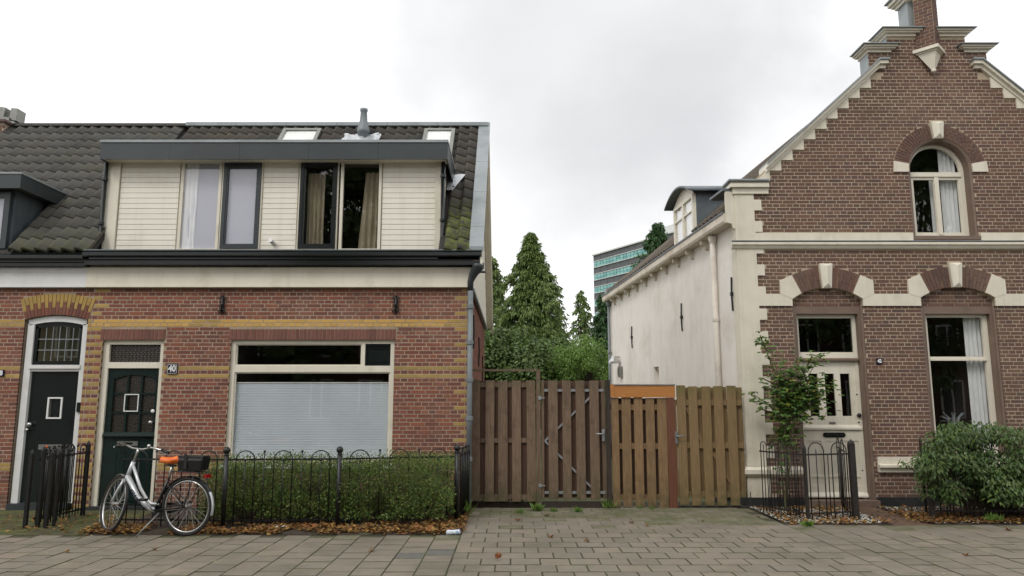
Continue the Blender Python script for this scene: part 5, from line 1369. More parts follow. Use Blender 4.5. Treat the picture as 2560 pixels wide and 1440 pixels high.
# roof deck
SR = math.atan(0.93); rise = (XG - XC0 + 0.12) * 0.93; EX = -0.12
KR, ZRG = -0.052, 7.83
def dml(l): return XG + KR * l - (XC0 + SK_ * l + EX)
def roofp(l, d):   # point on the left slope: l along, d up the slope horizontally from the eaves
    return Vector((XC0 + SK_ * l + EX + d, Y42 + l, ZE + 0.10 + d * (ZRG - ZE - 0.10) / dml(l)))
b = MB(); dm = XG - XC0 - EX
for sgn in (1,):
    A = [roofp(0.31, 0), roofp(LW - .36, 0), roofp(LW - .36, dml(LW - .36)), roofp(0.31, dml(0.31))]
    b.face(A); b.face([p + Vector((0, 0, -0.12)) for p in reversed(A)]); b.face([A[0], A[0] + Vector((0, 0, -.12)), A[1] + Vector((0, 0, -.12)), A[1]])
    B = [A[3], A[2], A[2] + Vector((dm, 0, -3.1)), A[3] + Vector((dm, 0, -3.1))]; b.face(B)
roof42 = b.build('roof', m_deck, h42)
# tiles on the visible slope
me, mbt = tile_mesh(m_tile3)
ang = math.atan2(SK_, 1)
ll = dm / math.cos(SR); cand = []
rows = int(ll / TG) - 1; cols_ = int((LW - .7) / TW)
d_l0, d_l1 = 13.77 - Y42, 15.0 - Y42
for r_ in range(rows):
    for c_ in range(cols_):
        d = (r_ * TG) * math.cos(SR); l = 0.33 + c_ * TW + TW
        if d < 1.0 and d_l0 - 0.15 < l < d_l1 + 0.25: continue
        cand.append((roofp(l, d), l, d))
cand.sort(key=lambda c: c[1] + abs(c[2] - 0) * 0.3)
BR = Matrix(((0, math.cos(SR), -math.sin(SR)), (-1, 0, 0), (0, math.sin(SR), math.cos(SR))))  # tile x -> -Y, tile y -> up slope (+X,+Z)
BR = Matrix.Rotation(0, 3, 'Z') @ BR; eul = BR.to_euler(); rest = MB()
for i, (p, l, d) in enumerate(cand):
    if i < 300: inst('roof_tile', me, p, roof42, eul)
    else:
        Mx2 = Matrix.Translation(p) @ BR.to_4x4(); o_ = len(rest.v)
        rest.v += [tuple(Mx2 @ Vector(v)) for v in mbt.v]; rest.f += [tuple(j + o_ for j in f) for f in mbt.f]; rest.m += [0] * len(mbt.f)
rest.build('roof_tile', m_tile3, roof42, kind='stuff')
# eaves box with gutter and corbels
def sideprism(mb, pts, l0, l1):
    """pts: (x offset from wall face, z)"""
    n = len(pts); i = len(mb.v)
    for l in (l0, l1):
        for x, z in pts: q = sw(l, x); mb.v.append((q[0], q[1], z))
    mb.f.append(tuple(i + k for k in range(n))); mb.f.append(tuple(i + n + k for k in reversed(range(n)))); mb.m += [0, 0]
    for k in range(n): k2 = (k + 1) % n; mb.f.append((i + k2, i + k, i + n + k, i + n + k2)); mb.m.append(0)
m_eave = M('eaves_paint', ['#c9bfae', '#d6ccbc'], 0.6, 6, 0.2, 40, stain='#a5947c', stain_scale=1.6, stain_pos=(0.5, 0.7))
b = MB(); sideprism(b, [(0.0, ZE - 0.10), (-0.18, ZE - 0.10), (-0.20, ZE - 0.06), (-0.20, ZE + 0.06), (0.0, ZE + 0.06)], 0.05, LW + 0.02); b.build('eaves_box', m_eave, h42)
b = MB(); sideprism(b, [(-0.10, ZE + 0.06), (-0.215, ZE + 0.06), (-0.215, ZE + 0.09), (-0.10, ZE + 0.09)], 0.05, LW + 0.03); b.build('gutter_edge', m_leadd, h42)
lps = [1.35, 2.2, 3.05, 3.9, 4.75, 5.6, 6.45, 7.3, 8.15, 9.0]
for l in lps:
    b = MB(); sideprism(b, [(0.0, ZE - 0.28), (-0.05, ZE - 0.27), (-0.06, ZE - 0.20), (-0.13, ZE - 0.18), (-0.14, ZE - 0.101), (0.0, ZE - 0.101)], l, l + 0.09); b.build('corbel', m_eave, h42)
# the end bracket of the parapet by the front corner
b = MB(); sideprism(b, [(0.0, ZE - 0.22), (-0.06, ZE - 0.20), (-0.09, ZE - 0.12), (-0.17, ZE - 0.10), (-0.17, ZE + 0.42), (0.0, ZE + 0.42)], -0.002, 0.048); b.build('parapet_bracket', m_cream2, h42)
b = MB(); sideprism(b, [(0.0, ZE + 0.43), (-0.22, ZE + 0.43), (-0.22, ZE + 0.47), (0.0, ZE + 0.47)], -0.002, 0.6); b.build('parapet_sheet', m_leadd, h42)
# pipes
m_pw = M('painted_pipe', ['#cfc8bc', '#d9d2c7'], 0.6, 5, 0.1, 30, stain='#b5ac9f')
for l, mt in ((0.95, m_pw), (LW - 0.25, m_pipe)):
    q = sw(l, -0.07); b = MB(); b.tube([(q[0], q[1], 0), (q[0], q[1], ZE - 0.12)], 0.05 if l < 2 else 0.04, 10); dp = b.build('drainpipe', mt, h42, smooth=True)
    for zc in (1.4, 3.0): b = MB(); b.lathe((q[0], q[1], zc), [(0.052, -0.03), (0.06, -0.025), (0.06, 0.025), (0.052, 0.03)], 10); b.build('pipe_clip', mt, dp)
    b = MB(); b.lathe((q[0], q[1], ZE - 0.2), [(0.05, -0.06), (0.075, 0), (0.08, 0.07)], 10); b.build('rainwater_head', mt, dp)
for (u, v) in ((1839, 735), (1709, 793), (1582, 843)):
    l = wl(u); q = sw(l, -0.02); zc = PZ(v, q[1]); b = MB(); b.tube([(q[0], q[1], zc - 0.28), (q[0] - 0.01, q[1], zc), (q[0], q[1], zc + 0.28)], 0.015, 6); b.box(q[0] - 0.03, q[0] + 0.02, q[1] - 0.03, q[1] + 0.03, zc - 0.03, zc + 0.03); b.build('wall_anchor', m_iron, h42)
l = wl(1549); q = sw(l, -0.05); zc = PZ(897, q[1]); b = MB(); b.lathe((q[0] - 0.10, q[1], zc - 0.08), [(0.16, -0.05), (0.16, 0.0), (0.06, 0.15), (0.02, 0.16)], 10); b.tube([(q[0] - 0.10, q[1], zc + 0.05), (q[0] + 0.05, q[1], zc + 0.05)], 0.02, 6)
wlamp = b.build('wall_lamp', m_chrome, None, loc=(q[0], q[1], zc)); tag(wlamp, 'small silver cone shaped lamp on the white side wall near its far end', 'lamp')
l = wl(1553); q = sw(l, -0.03); zc = PZ(928, q[1]); b = MB(); b.box(q[0] - 0.06, q[0] + 0.03, q[1] - 0.12, q[1] + 0.12, zc - 0.16, zc + 0.12); b.box(q[0] - 0.075, q[0] - 0.06, q[1] - 0.09, q[1] + 0.09, zc - 0.1, zc + 0.08)
mb_ = b.build('meter_box', m_pewter, None, loc=(q[0], q[1], zc)); tag(mb_, 'grey utility box on the white side wall below the silver lamp', 'box')
# dormer of 42 (faces left)
l0, l1 = d_l0, d_l1; zf, zh = ZE + 0.10, 5.66
xo = -0.04
b = MB()
x0_ = sw(l0, xo)[0]; 
# cheek and body
p = [sw(l0, xo + 0.05), sw(l1, xo + 0.05), sw(l1, xo + 1.3), sw(l0, xo + 1.3)]
quadprism(b, p, zf - 0.05, zh - 0.03); d42 = b.build('dormer', m_leadd, h42)
b = MB(); fw = []
def fbox(mb, la, lb, x0, x1, z0, z1): quadprism(mb, [sw(la, x0), sw(lb, x0), sw(lb, x1), sw(la, x1)][::1], z0, z1)
z1h = zh - 0.10
for (la, lb, za_, zb_2) in ((l0, l0 + 0.07, zf, z1h), (l1 - 0.07, l1, zf, z1h), (l0 + 0.07, l1 - 0.07, z1h - 0.07, z1h), (l0 + 0.07, l1 - 0.07, zf, zf + 0.06), ((l0 + l1) / 2 - 0.04, (l0 + l1) / 2 + 0.04, zf + 0.06, z1h - 0.07)): fbox(b, la, lb, xo - 0.02, xo + 0.048, za_, zb_2)
for la, lb in ((l0 + 0.07, (l0 + l1) / 2 - 0.04), ((l0 + l1) / 2 + 0.04, l1 - 0.07)): fbox(b, la, lb, xo - 0.01, xo + 0.03, (zf + z1h) / 2 + 0.10, (zf + z1h) / 2 + 0.13)
dw = b.build('dormer_window', m_cream, h42)
b = MB(); fbox(b, l0 + 0.07, l1 - 0.07, xo + 0.005, xo + 0.012, zf + 0.05, z1h - 0.06); b.build('pane', m_glass, dw)
b = MB(); fbox(b, l0 + 0.07, l1 - 0.07, xo + 0.03, xo + 0.045, zf + 0.05, z1h - 0.06); b.build('blind', m_white, dw)
# curved roof of the dormer and its pediment
b = MB(); n = 10; lm = (l0 + l1) / 2; hw = (l1 - l0) / 2 + 0.16
def arcz(t): return zh - 0.09 + 0.22 * (1 - t * t)
for i in range(n):
    t0, t1 = -1 + 2 * i / n, -1 + 2 * (i + 1) / n
    for (xa, xb_) in ((xo - 0.16, 1.9),):
        P4 = []
        for (t, x) in ((t0, xa), (t1, xa), (t1, xb_), (t0, xb_)): q = sw(lm + t * hw, x); P4.append((q[0], q[1], arcz(t)))
        Q4 = [(x, y, z + 0.035) for x, y, z in P4]
        b.face(P4); b.face(Q4[::-1]); b.face([P4[0], P4[1], Q4[1], Q4[0]])
        if i == 0: b.face([P4[0], Q4[0], Q4[3], P4[3]])
        if i == n - 1: b.face([P4[1], P4[2], Q4[2], Q4[1]])
b.build('dormer_roof', m_leadd, d42)
b = MB(); n = 8
pts = [(lm + (-1 + 2 * i / n) * (hw - 0.14), arcz(-1 + 2 * i / n) - 0.0) for i in range(n + 1)]
lo = [sw(l, xo) for l, z in pts]
for i in range(n):
    A = [(*sw(pts[i][0], xo), z1h), (*sw(pts[i + 1][0], xo), z1h), (*sw(pts[i + 1][0], xo), pts[i + 1][1]), (*sw(pts[i][0], xo), pts[i][1])]; b.face(A)
b.build('pediment', m_cream, d42)
# ================================================================== timber fence and gates in the alley
m_wood = M('weathered_grey_wood', ['#5c4b3d', '#6e5b4a', '#806c59'], 0.85, 3.0, 0.4, 20, stretch=(14, 14, 1.2), stain2=('#3a2d23', 5.0, 0.6), rid=['#503f33', '#7b6653', '#635141', '#86705a'], rid_amt=0.35, lowz=(0.05, 0.6, '#46472a', 0.8), topz=(1.98, 1.7, '#4a4a35', 0.6))
m_woodb = M('brown_fence_wood', ['#4a372b', '#584336'], 0.85, 3.0, 0.4, 20, stretch=(14, 14, 1.2), rid=['#35271f', '#5a4130', '#452f24'], rid_amt=0.5)
m_wood2 = M('warm_brown_wood', ['#6e583e', '#82694a', '#937953'], 0.8, 3.0, 0.4, 20, stretch=(14, 14, 1.2), stain2=('#55402c', 5.0, 0.5), rid=['#6a5038', '#8c6c4a', '#775a3e'], rid_amt=0.35, lowz=(0.0, 0.5, '#474628', 0.75))
m_wood3 = M('green_tinged_wood', ['#6b583c', '#806947', '#8b744f'], 0.8, 3.0, 0.4, 20, stretch=(14, 14, 1.2), rid=['#68543a', '#8a7250', '#765f3c'], rid_amt=0.35, lowz=(0.0, 0.5, '#474a28', 0.85), topz=(2.0, 1.6, '#565c28', 0.95))
m_redw = M('red_brown_post', ['#5e3826', '#6c422c'], 0.7, 3, 0.2, 20, stretch=(14, 14, 1.2))
m_orw = M('fresh_orange_board', ['#a56c34', '#b3793e'], 0.6, 3, 0.15, 20, stretch=(1.0, 14, 14))
m_dkw = M('dark_brown_post', ['#2c241e', '#3a2f27'], 0.8, 3, 0.3, 20, stretch=(14, 14, 1.2))
m_galv = M('galvanised_steel', ['#9a9d9f', '#a8abac'], 0.45, 20, 0.05, 40, metal=0.6, stain='#7d8082')
m_reed = M('dark_reed', ['#2b2219', '#3b2f22'], 0.9, 40, 0.3, 40)
YB = 11.66
def cpx(cx, v=1105): return PX(1160 + cx / 2.572, v, YB)
def cz_(cy): return PZ(880 + cy / 2.572, YB)
def planks(parent, spans, y, z0, z1, mat, th=0.018, jit=0.006, name='plank'):
    for a, c in spans:
        x0, x1 = cpx(a), cpx(c); b = MB()
        b.bbox(0, x1 - x0, 0, th, 0, z1 - z0 + rnd.uniform(-jit, jit), 0.003)
        o = b.build(name, mat, parent, sub=False); o.location = Vector((x0, y, z0 + rnd.uniform(-jit, jit))) - off(parent)
        o.rotation_euler = (0, R(rnd.uniform(-0.25, 0.25)), 0)
def rails(parent, a, c, ys, zs, mat, h=0.07, th=0.03, name='rail'):
    for z in zs: b = MB(); b.box(cpx(a), cpx(c), ys, ys + th, z - h / 2, z + h / 2); b.build(name, mat, parent)
# A: fixed panel against no. 40
fA = thing('wooden_fence_panel', 'grey weathered board fence panel next to the downpipe of the red brick house', 'fence', (cpx(250), YB, 0))
ZAt, ZAb = PZ(951, YB), cz_(960)
planks(fA, [(48, 104), (135, 192), (222, 282), (310, 368), (405, 463)], YB - 0.02, ZAb, ZAt, m_wood)
planks(fA, [(92, 146), (180, 234), (270, 322), (356, 412)], YB + 0.032, ZAb + 0.02, ZAt - 0.01, m_woodb)
rails(fA, 50, 462, YB, [cz_(212), cz_(568), cz_(932)], m_wood)
b = MB()
for k in range(70): x = cpx(52) + (cpx(462) - cpx(52)) * k / 69; b.box(x - 0.011, x + 0.011, YB + 0.01, YB + 0.03, -0.03, ZAb + 0.0 + rnd.uniform(-0.02, 0.03))
b.build('reed_strip', m_reed, fA, kind='stuff')
# post and beam
b = MB(); b.box(cpx(466), cpx(492), YB - 0.035, YB + 0.045, -0.05, cz_(122)); pbm = thing('timber_gate_frame', 'thin grey timber post with a beam reaching to the brick side wall above the fence', 'post', (cpx(480), YB, 0))
b.build('post', m_wood, pbm)
b = MB(); b.box(XE + 0.02, cpx(492), YB - 0.025, YB + 0.035, cz_(130) + 0.014, cz_(110)); b.build('beam', m_wood, pbm)
# B: gate with steel frame
gB = thing('wooden_gate', 'grey weathered board gate with galvanised steel frame showing between its boards', 'gate', (cpx(700), YB, 0))
ZBb = cz_(948)
planks(gB, [(543, 604), (634, 690), (721, 780), (810, 870)], YB - 0.02, ZBb, ZAt, m_wood)
planks(gB, [(496, 515)], YB - 0.01, ZBb, ZAt, m_wood)
planks(gB, [(890, 916)], YB + 0.012, ZBb, ZAt, m_wood)
planks(gB, [(510, 556), (592, 646), (680, 734), (768, 822), (860, 905)], YB + 0.045, ZBb + 0.02, ZAt - 0.01, m_woodb)
b = MB(); zt, zb, zm = cz_(246), cz_(904), cz_(572)
b.box(cpx(508), cpx(905), YB + 0.004, YB + 0.034, zt - 0.02, zt + 0.02); b.box(cpx(515), cpx(905), YB + 0.004, YB + 0.034, zb - 0.02, zb + 0.02)
b.beam((cpx(520), YB + 0.02, zm), (cpx(850), YB + 0.02, zt - 0.03), 0.028, 0.032, (0, 1, 0)); b.beam((cpx(520), YB + 0.021, zm), (cpx(835), YB + 0.021, zb + 0.03), 0.028, 0.032, (0, 1, 0))
b.build('steel_frame', m_galv, gB)
def lever(parent, cx, cy, dirn, mat=m_galv):
    x, z = cpx(cx), cz_(cy); y = YB - 0.03; b = MB(); b.box(x - 0.02, x + 0.02, y - 0.008, y, z - 0.11, z + 0.07); pl = b.build('handle_plate', mat, parent)
    b = MB(); b.tube([(x, y, z), (x, y - 0.045, z), (x + dirn * 0.03, y - 0.05, z), (x + dirn * 0.12, y - 0.05, z)], 0.010, 8); b.build('handle', mat, parent, smooth=True)
lever(gB, 895, 525, -1)
for cy in (296, 858): b = MB(); b.box(cpx(478), cpx(498), YB - 0.05, YB - 0.036, cz_(cy + 10), cz_(cy - 12)); b.box(cpx(484), cpx(520), YB - 0.046, YB - 0.036, cz_(cy + 3), cz_(cy - 4)); b.build('hinge', m_galv, gB)
b = MB(); b.box(cpx(505), cpx(915), YB + 0.0, YB + 0.04, -0.05, ZBb - 0.03); b.build('sill_board', m_dkw, gB)
b = MB(); b.box(cpx(918), cpx(944), YB - 0.04, YB + 0.05, -0.05, cz_(180)); o = b.build('gate_post', m_dkw, None, loc=(cpx(930), YB, 0)); tag(o, 'dark brown square post between the grey gate and the warm brown fence', 'post')
# C
fC = thing('wooden_fence_panel', 'warm brown slatted fence panel under a bright orange header board', 'fence', (cpx(1120), YB, 0))
ZCt, ZCb = cz_(292), cz_(1000)
planks(fC, [(950, 998), (1016, 1074), (1094, 1150), (1170, 1226), (1245, 1306)], YB - 0.02, ZCb, ZCt, m_wood2)
planks(fC, [(985, 1030), (1062, 1106), (1140, 1182), (1216, 1256)], YB + 0.045, ZCb + 0.12, ZCt - 0.01, m_woodb)
rails(fC, 948, 1305, YB + 0.004, [cz_(355), cz_(605), cz_(935)], m_wood2, 0.09)
b = MB(); b.box(cpx(945), cpx(970), YB - 0.05, YB - 0.021, cz_(290), cz_(208)); b.box(cpx(970) + 0.002, cpx(1364), YB - 0.045, YB - 0.021, cz_(292), cz_(214)); b.build('header_board', m_orw, fC)
b = MB(); b.box(cpx(970), cpx(1368), YB - 0.06, YB + 0.06, cz_(213), cz_(207)); b.build('header_cap', m_lead, fC)
b = MB(); b.box(cpx(1308), cpx(1360), YB - 0.035, YB + 0.035, -0.05, cz_(293)); b.build('post', m_redw, fC)
# D
gD = thing('wooden_gate', 'warm brown slatted gate with green algae along its top beside the cream pillar', 'gate', (cpx(1580), YB, 0))
ZDt, ZDb = cz_(218), cz_(985)
planks(gD, [(1375, 1432), (1453, 1510), (1536, 1594), (1614, 1672), (1698, 1757)], YB - 0.02, ZDb, ZDt, m_wood3)
planks(gD, [(1345 + 16, 1374)], YB - 0.012, ZDb + 0.12, ZDt - 0.2, m_wood3)
planks(gD, [(1420, 1466), (1500, 1548), (1584, 1626), (1664, 1708), (1752, 1806)], YB + 0.045, ZDb + 0.12, ZDt - 0.02, m_wood3)
rails(gD, 1362, 1800, YB + 0.004, [cz_(325), cz_(600), cz_(915)], m_wood3, 0.09)
b = MB(); b.beam((cpx(1440), YB + 0.019, cz_(355)), (cpx(1540), YB + 0.019, cz_(600)), 0.05, 0.02, (0, 1, 0)); b.beam((cpx(1600), YB + 0.019, cz_(650)), (cpx(1740), YB + 0.019, cz_(900)), 0.05, 0.02, (0, 1, 0)); b.build('brace', m_wood2, gD)
lever(gD, 1364, 540, 1)
b = MB(); b.box(cpx(1362), 3.62, YB + 0.02, YB + 0.06, -0.05, 0.02); b.build('sill_board', m_dkw, gD)

# ================================================================== iron railings
def ironbars(): pass
def railing(name, label, A, B, n_h, h_top, posts, mat=m_iron, seq='hoop_spike', zr=0.86, zl=0.10, r=0.008, group=None, ph=1.0):
    """hoops and spikes between two ground points A and B"""
    A, B = Vector((A[0], A[1], 0)), Vector((B[0], B[1], 0)); d = (B - A); Ln = d.length; d.normalize()
    t = thing(name, label, 'railing', tuple((A + B) / 2), group=group)
    def at(s, z): p = A + d * s; return (p.x, p.y, z)
    for z in (zl, zr):
        b = MB(); b.beam(at(0, z), at(Ln, z), 0.006 if seq != 'thin' else 0.01, 0.022, (0, 0, 1)); b.build('rail', mat, t)
    unit = Ln / n_h; hw = unit * 0.245 if seq == 'hoop_spike' else unit * 0.33
    for k in range(n_h):
        c = unit * (k + 0.5)
        pts = [at(c - hw, 0.02)] + [at(c - hw * math.cos(R(a)), h_top - hw * 0.95 + hw * 0.95 * math.sin(R(a))) for a in range(0, 181, 15)] + [at(c + hw, 0.02)]
        b = MB(); b.tube(pts, r, 6); b.build('hoop', mat, t, smooth=True)
        b = MB(); zt = h_top - hw * 0.95 - 0.01; b.tube([at(c, 0.05), at(c, zt)], r * 0.9, 6)
        if seq == 'hoop_spike': b.ball(at(c, zt), 0.019, 8)
        else: b.tube([at(c, zt), at(c, zt + 0.04)], [r, 0.002], 6)
        b.build('spike', mat, t, smooth=True)
        if k < n_h - 1:
            c2 = unit * (k + 1); b = MB(); b.tube([at(c2, 0.05), at(c2, h_top - 0.01 if seq == 'hoop_spike' else zr)], r * 0.9, 6)
            if seq == 'hoop_spike': b.ball(at(c2, h_top - 0.01), 0.018, 8)
            b.build('spike', mat, t, smooth=True)
    return t
def ipost(x, y, h, r, label, ball=True, parent=None, mat=m_iron, sq=False, group=None):
    b = MB()
    if sq: b.box(x - r, x + r, y - r, y + r, -0.05, h); b.v and b.lathe((x, y, h), [(r * 1.3, 0), (r * 1.2, 0.02), (0.004, 0.06)], 4)
    else:
        b.tube([(x, y, -0.05), (x, y, h - 0.09)], r, 10); b.lathe((x, y, h - 0.11), [(r, 0), (r * 1.25, 0.01), (r * 0.7, 0.03)], 10); b.ball((x, y, h - 0.045), 0.047, 12)
    o = b.build('iron_post', mat, None, smooth=not sq, loc=(x, y, 0)); tag(o, label, 'post', group); return o
pA, pB, pC, pZ = G(556, 1322), G(843, 1318), G(1141, 1305), G(293, 1318)
gl = 'black iron railing in front of the red brick house'
railing('iron_railing', 'black iron hoop railing behind the bicycle, left of the hedge', (pZ.x, pZ.y - 0.02), (pA.x, pA.y), 3, 0.97, 0, group=gl)
railing('iron_railing', 'black iron hoop railing in front of the left half of the hedge', (pA.x, pA.y), (pB.x, pB.y), 3, 0.97, 0, group=gl)
railing('iron_railing', 'black iron hoop railing in front of the right half of the hedge', (pB.x, pB.y), (pC.x, pC.y), 3, 0.97, 0, group=gl)
ipost(pA.x, pA.y, 1.02, 0.029, 'round iron post with ball top just right of the bicycle at the hedge end', group='ball topped iron posts')
ipost(pB.x, pB.y, 1.02, 0.029, 'round iron post with ball top in the middle of the hedge railing', group='ball topped iron posts')
ipost(pC.x, pC.y, 1.02, 0.034, 'round iron post with ball top at the right end of the hedge by the downpipe', group='ball topped iron posts')
# return panel from the right post back to the wall
railing('iron_railing', 'short iron side railing running back to the wall beside the downpipe', (pC.x + 0.03, pC.y + 0.04), (pC.x + 0.12, Y40 - 0.12), 3, 0.97, 0, group=gl)
# left: open gate folded back between the doors
q0, q1 = G(62, 1320), G(208, 1290)
railing('iron_railing', 'black iron railing running back from the pavement between the two doors', (q0.x + 0.1, q0.y + 0.02), (q1.x, q1.y), 4, 1.0, 0, zr=0.88, group=gl)
railing('iron_railing', 'black iron gate folded open against the railing in front of the black door', (q0.x + 0.02, q0.y + 0.12), (q1.x - 0.25, q1.y + 0.1), 4, 1.0, 0, zr=0.84, group=gl)
for (u, v, h, r, lb) in ((62, 1322, 0.93, 0.021, 'leftmost of the square iron gate posts in front of the black door'), (93, 1320, 0.97, 0.02, 'second from left of the square iron gate posts before the black door'), (114, 1322, 0.93, 0.021, 'third from left of the square iron gate posts before the black door'), (134, 1316, 0.93, 0.017, 'fourth from left of the iron gate posts before the black door'), (206, 1290, 0.99, 0.023, 'square iron post at the house end of the railing between the two doors')):
    p = G(u, v); ipost(p.x, p.y, h, r, lb, sq=True, group='square iron gate posts')
# right garden
a0, a1, a2 = G(1906, 1282), G(2021, 1303), G(2140, 1298)
railing('wrought_iron_railing', 'rusty dark iron side railing in front of the climbing rose', (a0.x, a0.y), (a1.x, a1.y), 5, 1.02, 0, m_iron2, 'thin', 0.88, 0.10, 0.007)
railing('wrought_iron_railing', 'rusty dark iron front railing before the cream door', (a1.x, a1.y), (a2.x - 0.02, a2.y), 2, 1.04, 0, m_iron2, 'thin', 0.88, 0.10, 0.008)
ipost(a1.x, a1.y, 0.96, 0.018, 'slim iron corner post below the climbing rose', sq=True, mat=m_iron2)
ipost(a2.x, a2.y, 1.02, 0.038, 'thick square iron gate post in front of the cream door', sq=True, mat=m_iron2)
g1 = G(2100, 1262)
railing('wrought_iron_gate', 'rusty iron garden gate standing open towards the cream door', (g1.x, g1.y), (a2.x - 0.05, a2.y + 0.1), 2, 1.06, 0, m_iron2, 'thin', 0.9, 0.14, 0.008)
ipost(g1.x, g1.y, 1.02, 0.03, 'square iron post at the house end of the open garden gate', sq=True, mat=m_iron2)
b0 = G(2330, 1300); railing('wrought_iron_railing', 'dark iron railing half hidden in the green shrub', (b0.x, b0.y), (b0.x + 3.2, b0.y), 12, 0.95, 0, m_iron2, 'thin', 0.80, 0.12, 0.008)
ipost(b0.x, b0.y - 0.02, 1.02, 0.03, 'square iron gate post at the left edge of the green shrub', sq=True, mat=m_iron2)
b1 = G(2316, 1290); ipost(b1.x, b1.y, 1.05, 0.014, 'thin leaning iron stake at the left edge of the shrub', sq=True, mat=m_iron2)

# ================================================================== bicycle
bike = thing('bicycle', 'silver low step city bicycle with orange saddle and black rear bag on its kickstand', 'bicycle', (0, 0, 0), local=True)
rw = G(463, 1340); th = R(180 - 13); bike.location = (rw.x, rw.y, 0.0); bike.rotation_euler = (R(0), 0, th)
m_tyre = M('tyre_rubber', ['#1c1c1c', '#262524'], 0.8, 20, 0.2, 60)
m_silver = M('silver_paint', ['#b9bcbe', '#c4c7c9'], 0.3, 3, metal=0.35, coat=0.3)
m_bblk = M('black_plastic', ['#101112', '#17181a'], 0.35, 5, 0.05, 40)
m_oran = M('orange_vinyl', ['#e0661a', '#e87426'], 0.35, 5, 0.1, 20, coat=0.2)
m_redr = M('red_reflector', '#8a0f12', 0.2)
m_txt = M('dark_print', '#2a3040', 0.4)
WB = 1.06; RW = 0.345
def wheel(c, Mx, nspk=28):
    hub = MB(); hub.lathe((0, 0, 0), [(0.012, -0.05), (0.03, -0.035), (0.024, -0.02), (0.024, 0.02), (0.03, 0.035), (0.012, 0.05)], 10, 'y'); hub.xf(Mx)
    def torus(R0, r, n=40, m=8, sx=1.0):
        b = MB()
        for i in range(n):
            a = 2 * math.pi * i / n
            for j in range(m):
                t = 2 * math.pi * j / m; rr = R0 + r * math.cos(t); b.v.append((rr * math.cos(a), r * sx * math.sin(t), rr * math.sin(a)))
        for i in range(n):
            for j in range(m): i2, j2 = (i + 1) % n, (j + 1) % m; b.f.append((i*m+j, i*m+j2, i2*m+j2, i2*m+j)); b.m.append(0)
        b.xf(Mx); return b
    w = hub.build('wheel', m_chrome, bike, smooth=True)
    torus(RW - 0.019, 0.020).build('tyre', m_tyre, w, smooth=True)
    torus(RW - 0.045, 0.011, sx=1.1).build('rim', m_chrome, w, smooth=True)
    sp = MB()
    for k in range(nspk):
        a = 2 * math.pi * k / nspk; s_ = 1 if k % 2 else -1; a2 = a + (0.9 if k % 4 < 2 else -0.9)
        sp.tube([(0.026 * math.cos(a2), s_ * 0.032, 0.026 * math.sin(a2)), ((RW - 0.05) * math.cos(a), 0, (RW - 0.05) * math.sin(a))], 0.0016, 4, caps=False)
    sp.xf(Mx); sp.build('spokes', m_chrome, w)
    return w
Mr = Matrix.Translation((0, 0, RW))
wheel(0, Mr, 32)
# steering
htop, hbot = Vector((0.80, 0, 0.86)), Vector((0.885, 0, 0.64)); axd = (htop - hbot).normalized()
ST = Matrix.Translation(hbot) @ Matrix.Rotation(R(-30), 4, axd) @ Matrix.Translation(-hbot)
wheel(1, ST @ Matrix.Translation((WB, 0, RW)))
def bt(name, pts, r, mat, n=8, steer=False, parent=bike, smooth=True):
    b = MB(); b.tube(pts, r, n)
    if steer: b.xf(ST)
    return b.build(name, mat, parent, smooth=smooth)
bb = Vector((0.44, 0, 0.29)); st_top = Vector((0.285, 0, 0.66))
frame_ = bt('frame', [htop + axd * 0.0, hbot], 0.026, m_silver, 10)
bt('down_tube', [hbot + Vector((-0.01, 0, 0.05)), Vector((0.70, 0, 0.43)), bb + Vector((0.06, 0, 0.01)), bb], [0.034, 0.036, 0.034, 0.034], m_silver, 10)
bt('top_tube', [htop + Vector((0.01, 0, -0.03)), Vector((0.67, 0, 0.54)), Vector((0.56, 0, 0.40)), Vector((0.50, 0, 0.36)), Vector((0.39, 0, 0.36))], 0.019, m_silver, 8)
bt('seat_tube', [bb, st_top], 0.02, m_bblk); bt('seat_post', [st_top, Vector((0.245, 0, 0.82))], 0.014, m_chrome)
for s_ in (-1, 1):
    bt('chain_stay', [bb + Vector((0, s_ * 0.03, 0)), Vector((0, s_ * 0.06, RW))], 0.010, m_bblk)
    bt('seat_stay', [st_top + Vector((0, s_ * 0.02, -0.05)), Vector((0, s_ * 0.06, RW))], 0.009, m_bblk)
    bt('rack_strut', [Vector((-0.12, s_ * 0.07, 0.735)), Vector((0, s_ * 0.065, RW))], 0.005, m_bblk)
    fk = [hbot + Vector((0.0, s_ * 0.03, -0.01)), Vector((0.95, s_ * 0.048, 0.50)), Vector((1.02, s_ * 0.05, 0.40)), Vector((WB, s_ * 0.05, RW))]
    bt('fork_blade', fk, [0.017, 0.016, 0.013, 0.011], m_silver, 8, True)
b = MB(); b.beam(hbot + Vector((0, -0.045, -0.01)), hbot + Vector((0, 0.045, -0.01)), 0.04, 0.035); b.xf(ST); b.build('fork_crown', m_silver, bike)
bt('stem', [htop, htop + axd * 0.13, htop + axd * 0.17 + Vector((0.03, 0, 0))], [0.018, 0.015, 0.017], m_chrome, 10, True)
hc = htop + axd * 0.17 + Vector((0.03, 0, 0))
bar = [hc + Vector((-0.16, s_ * 0.29, -0.035)) if False else None for s_ in ()]
hb = [hc + Vector(v) for v in ((-0.17, -0.30, 0.0), (-0.07, -0.27, 0.02), (0.02, -0.17, 0.035), (0.02, -0.06, 0.0), (0.0, 0, 0), (0.02, 0.06, 0.0), (0.02, 0.17, 0.035), (-0.07, 0.27, 0.02), (-0.17, 0.30, 0.0))]
bt('handlebar', hb, 0.0125, m_chrome, 8, True)
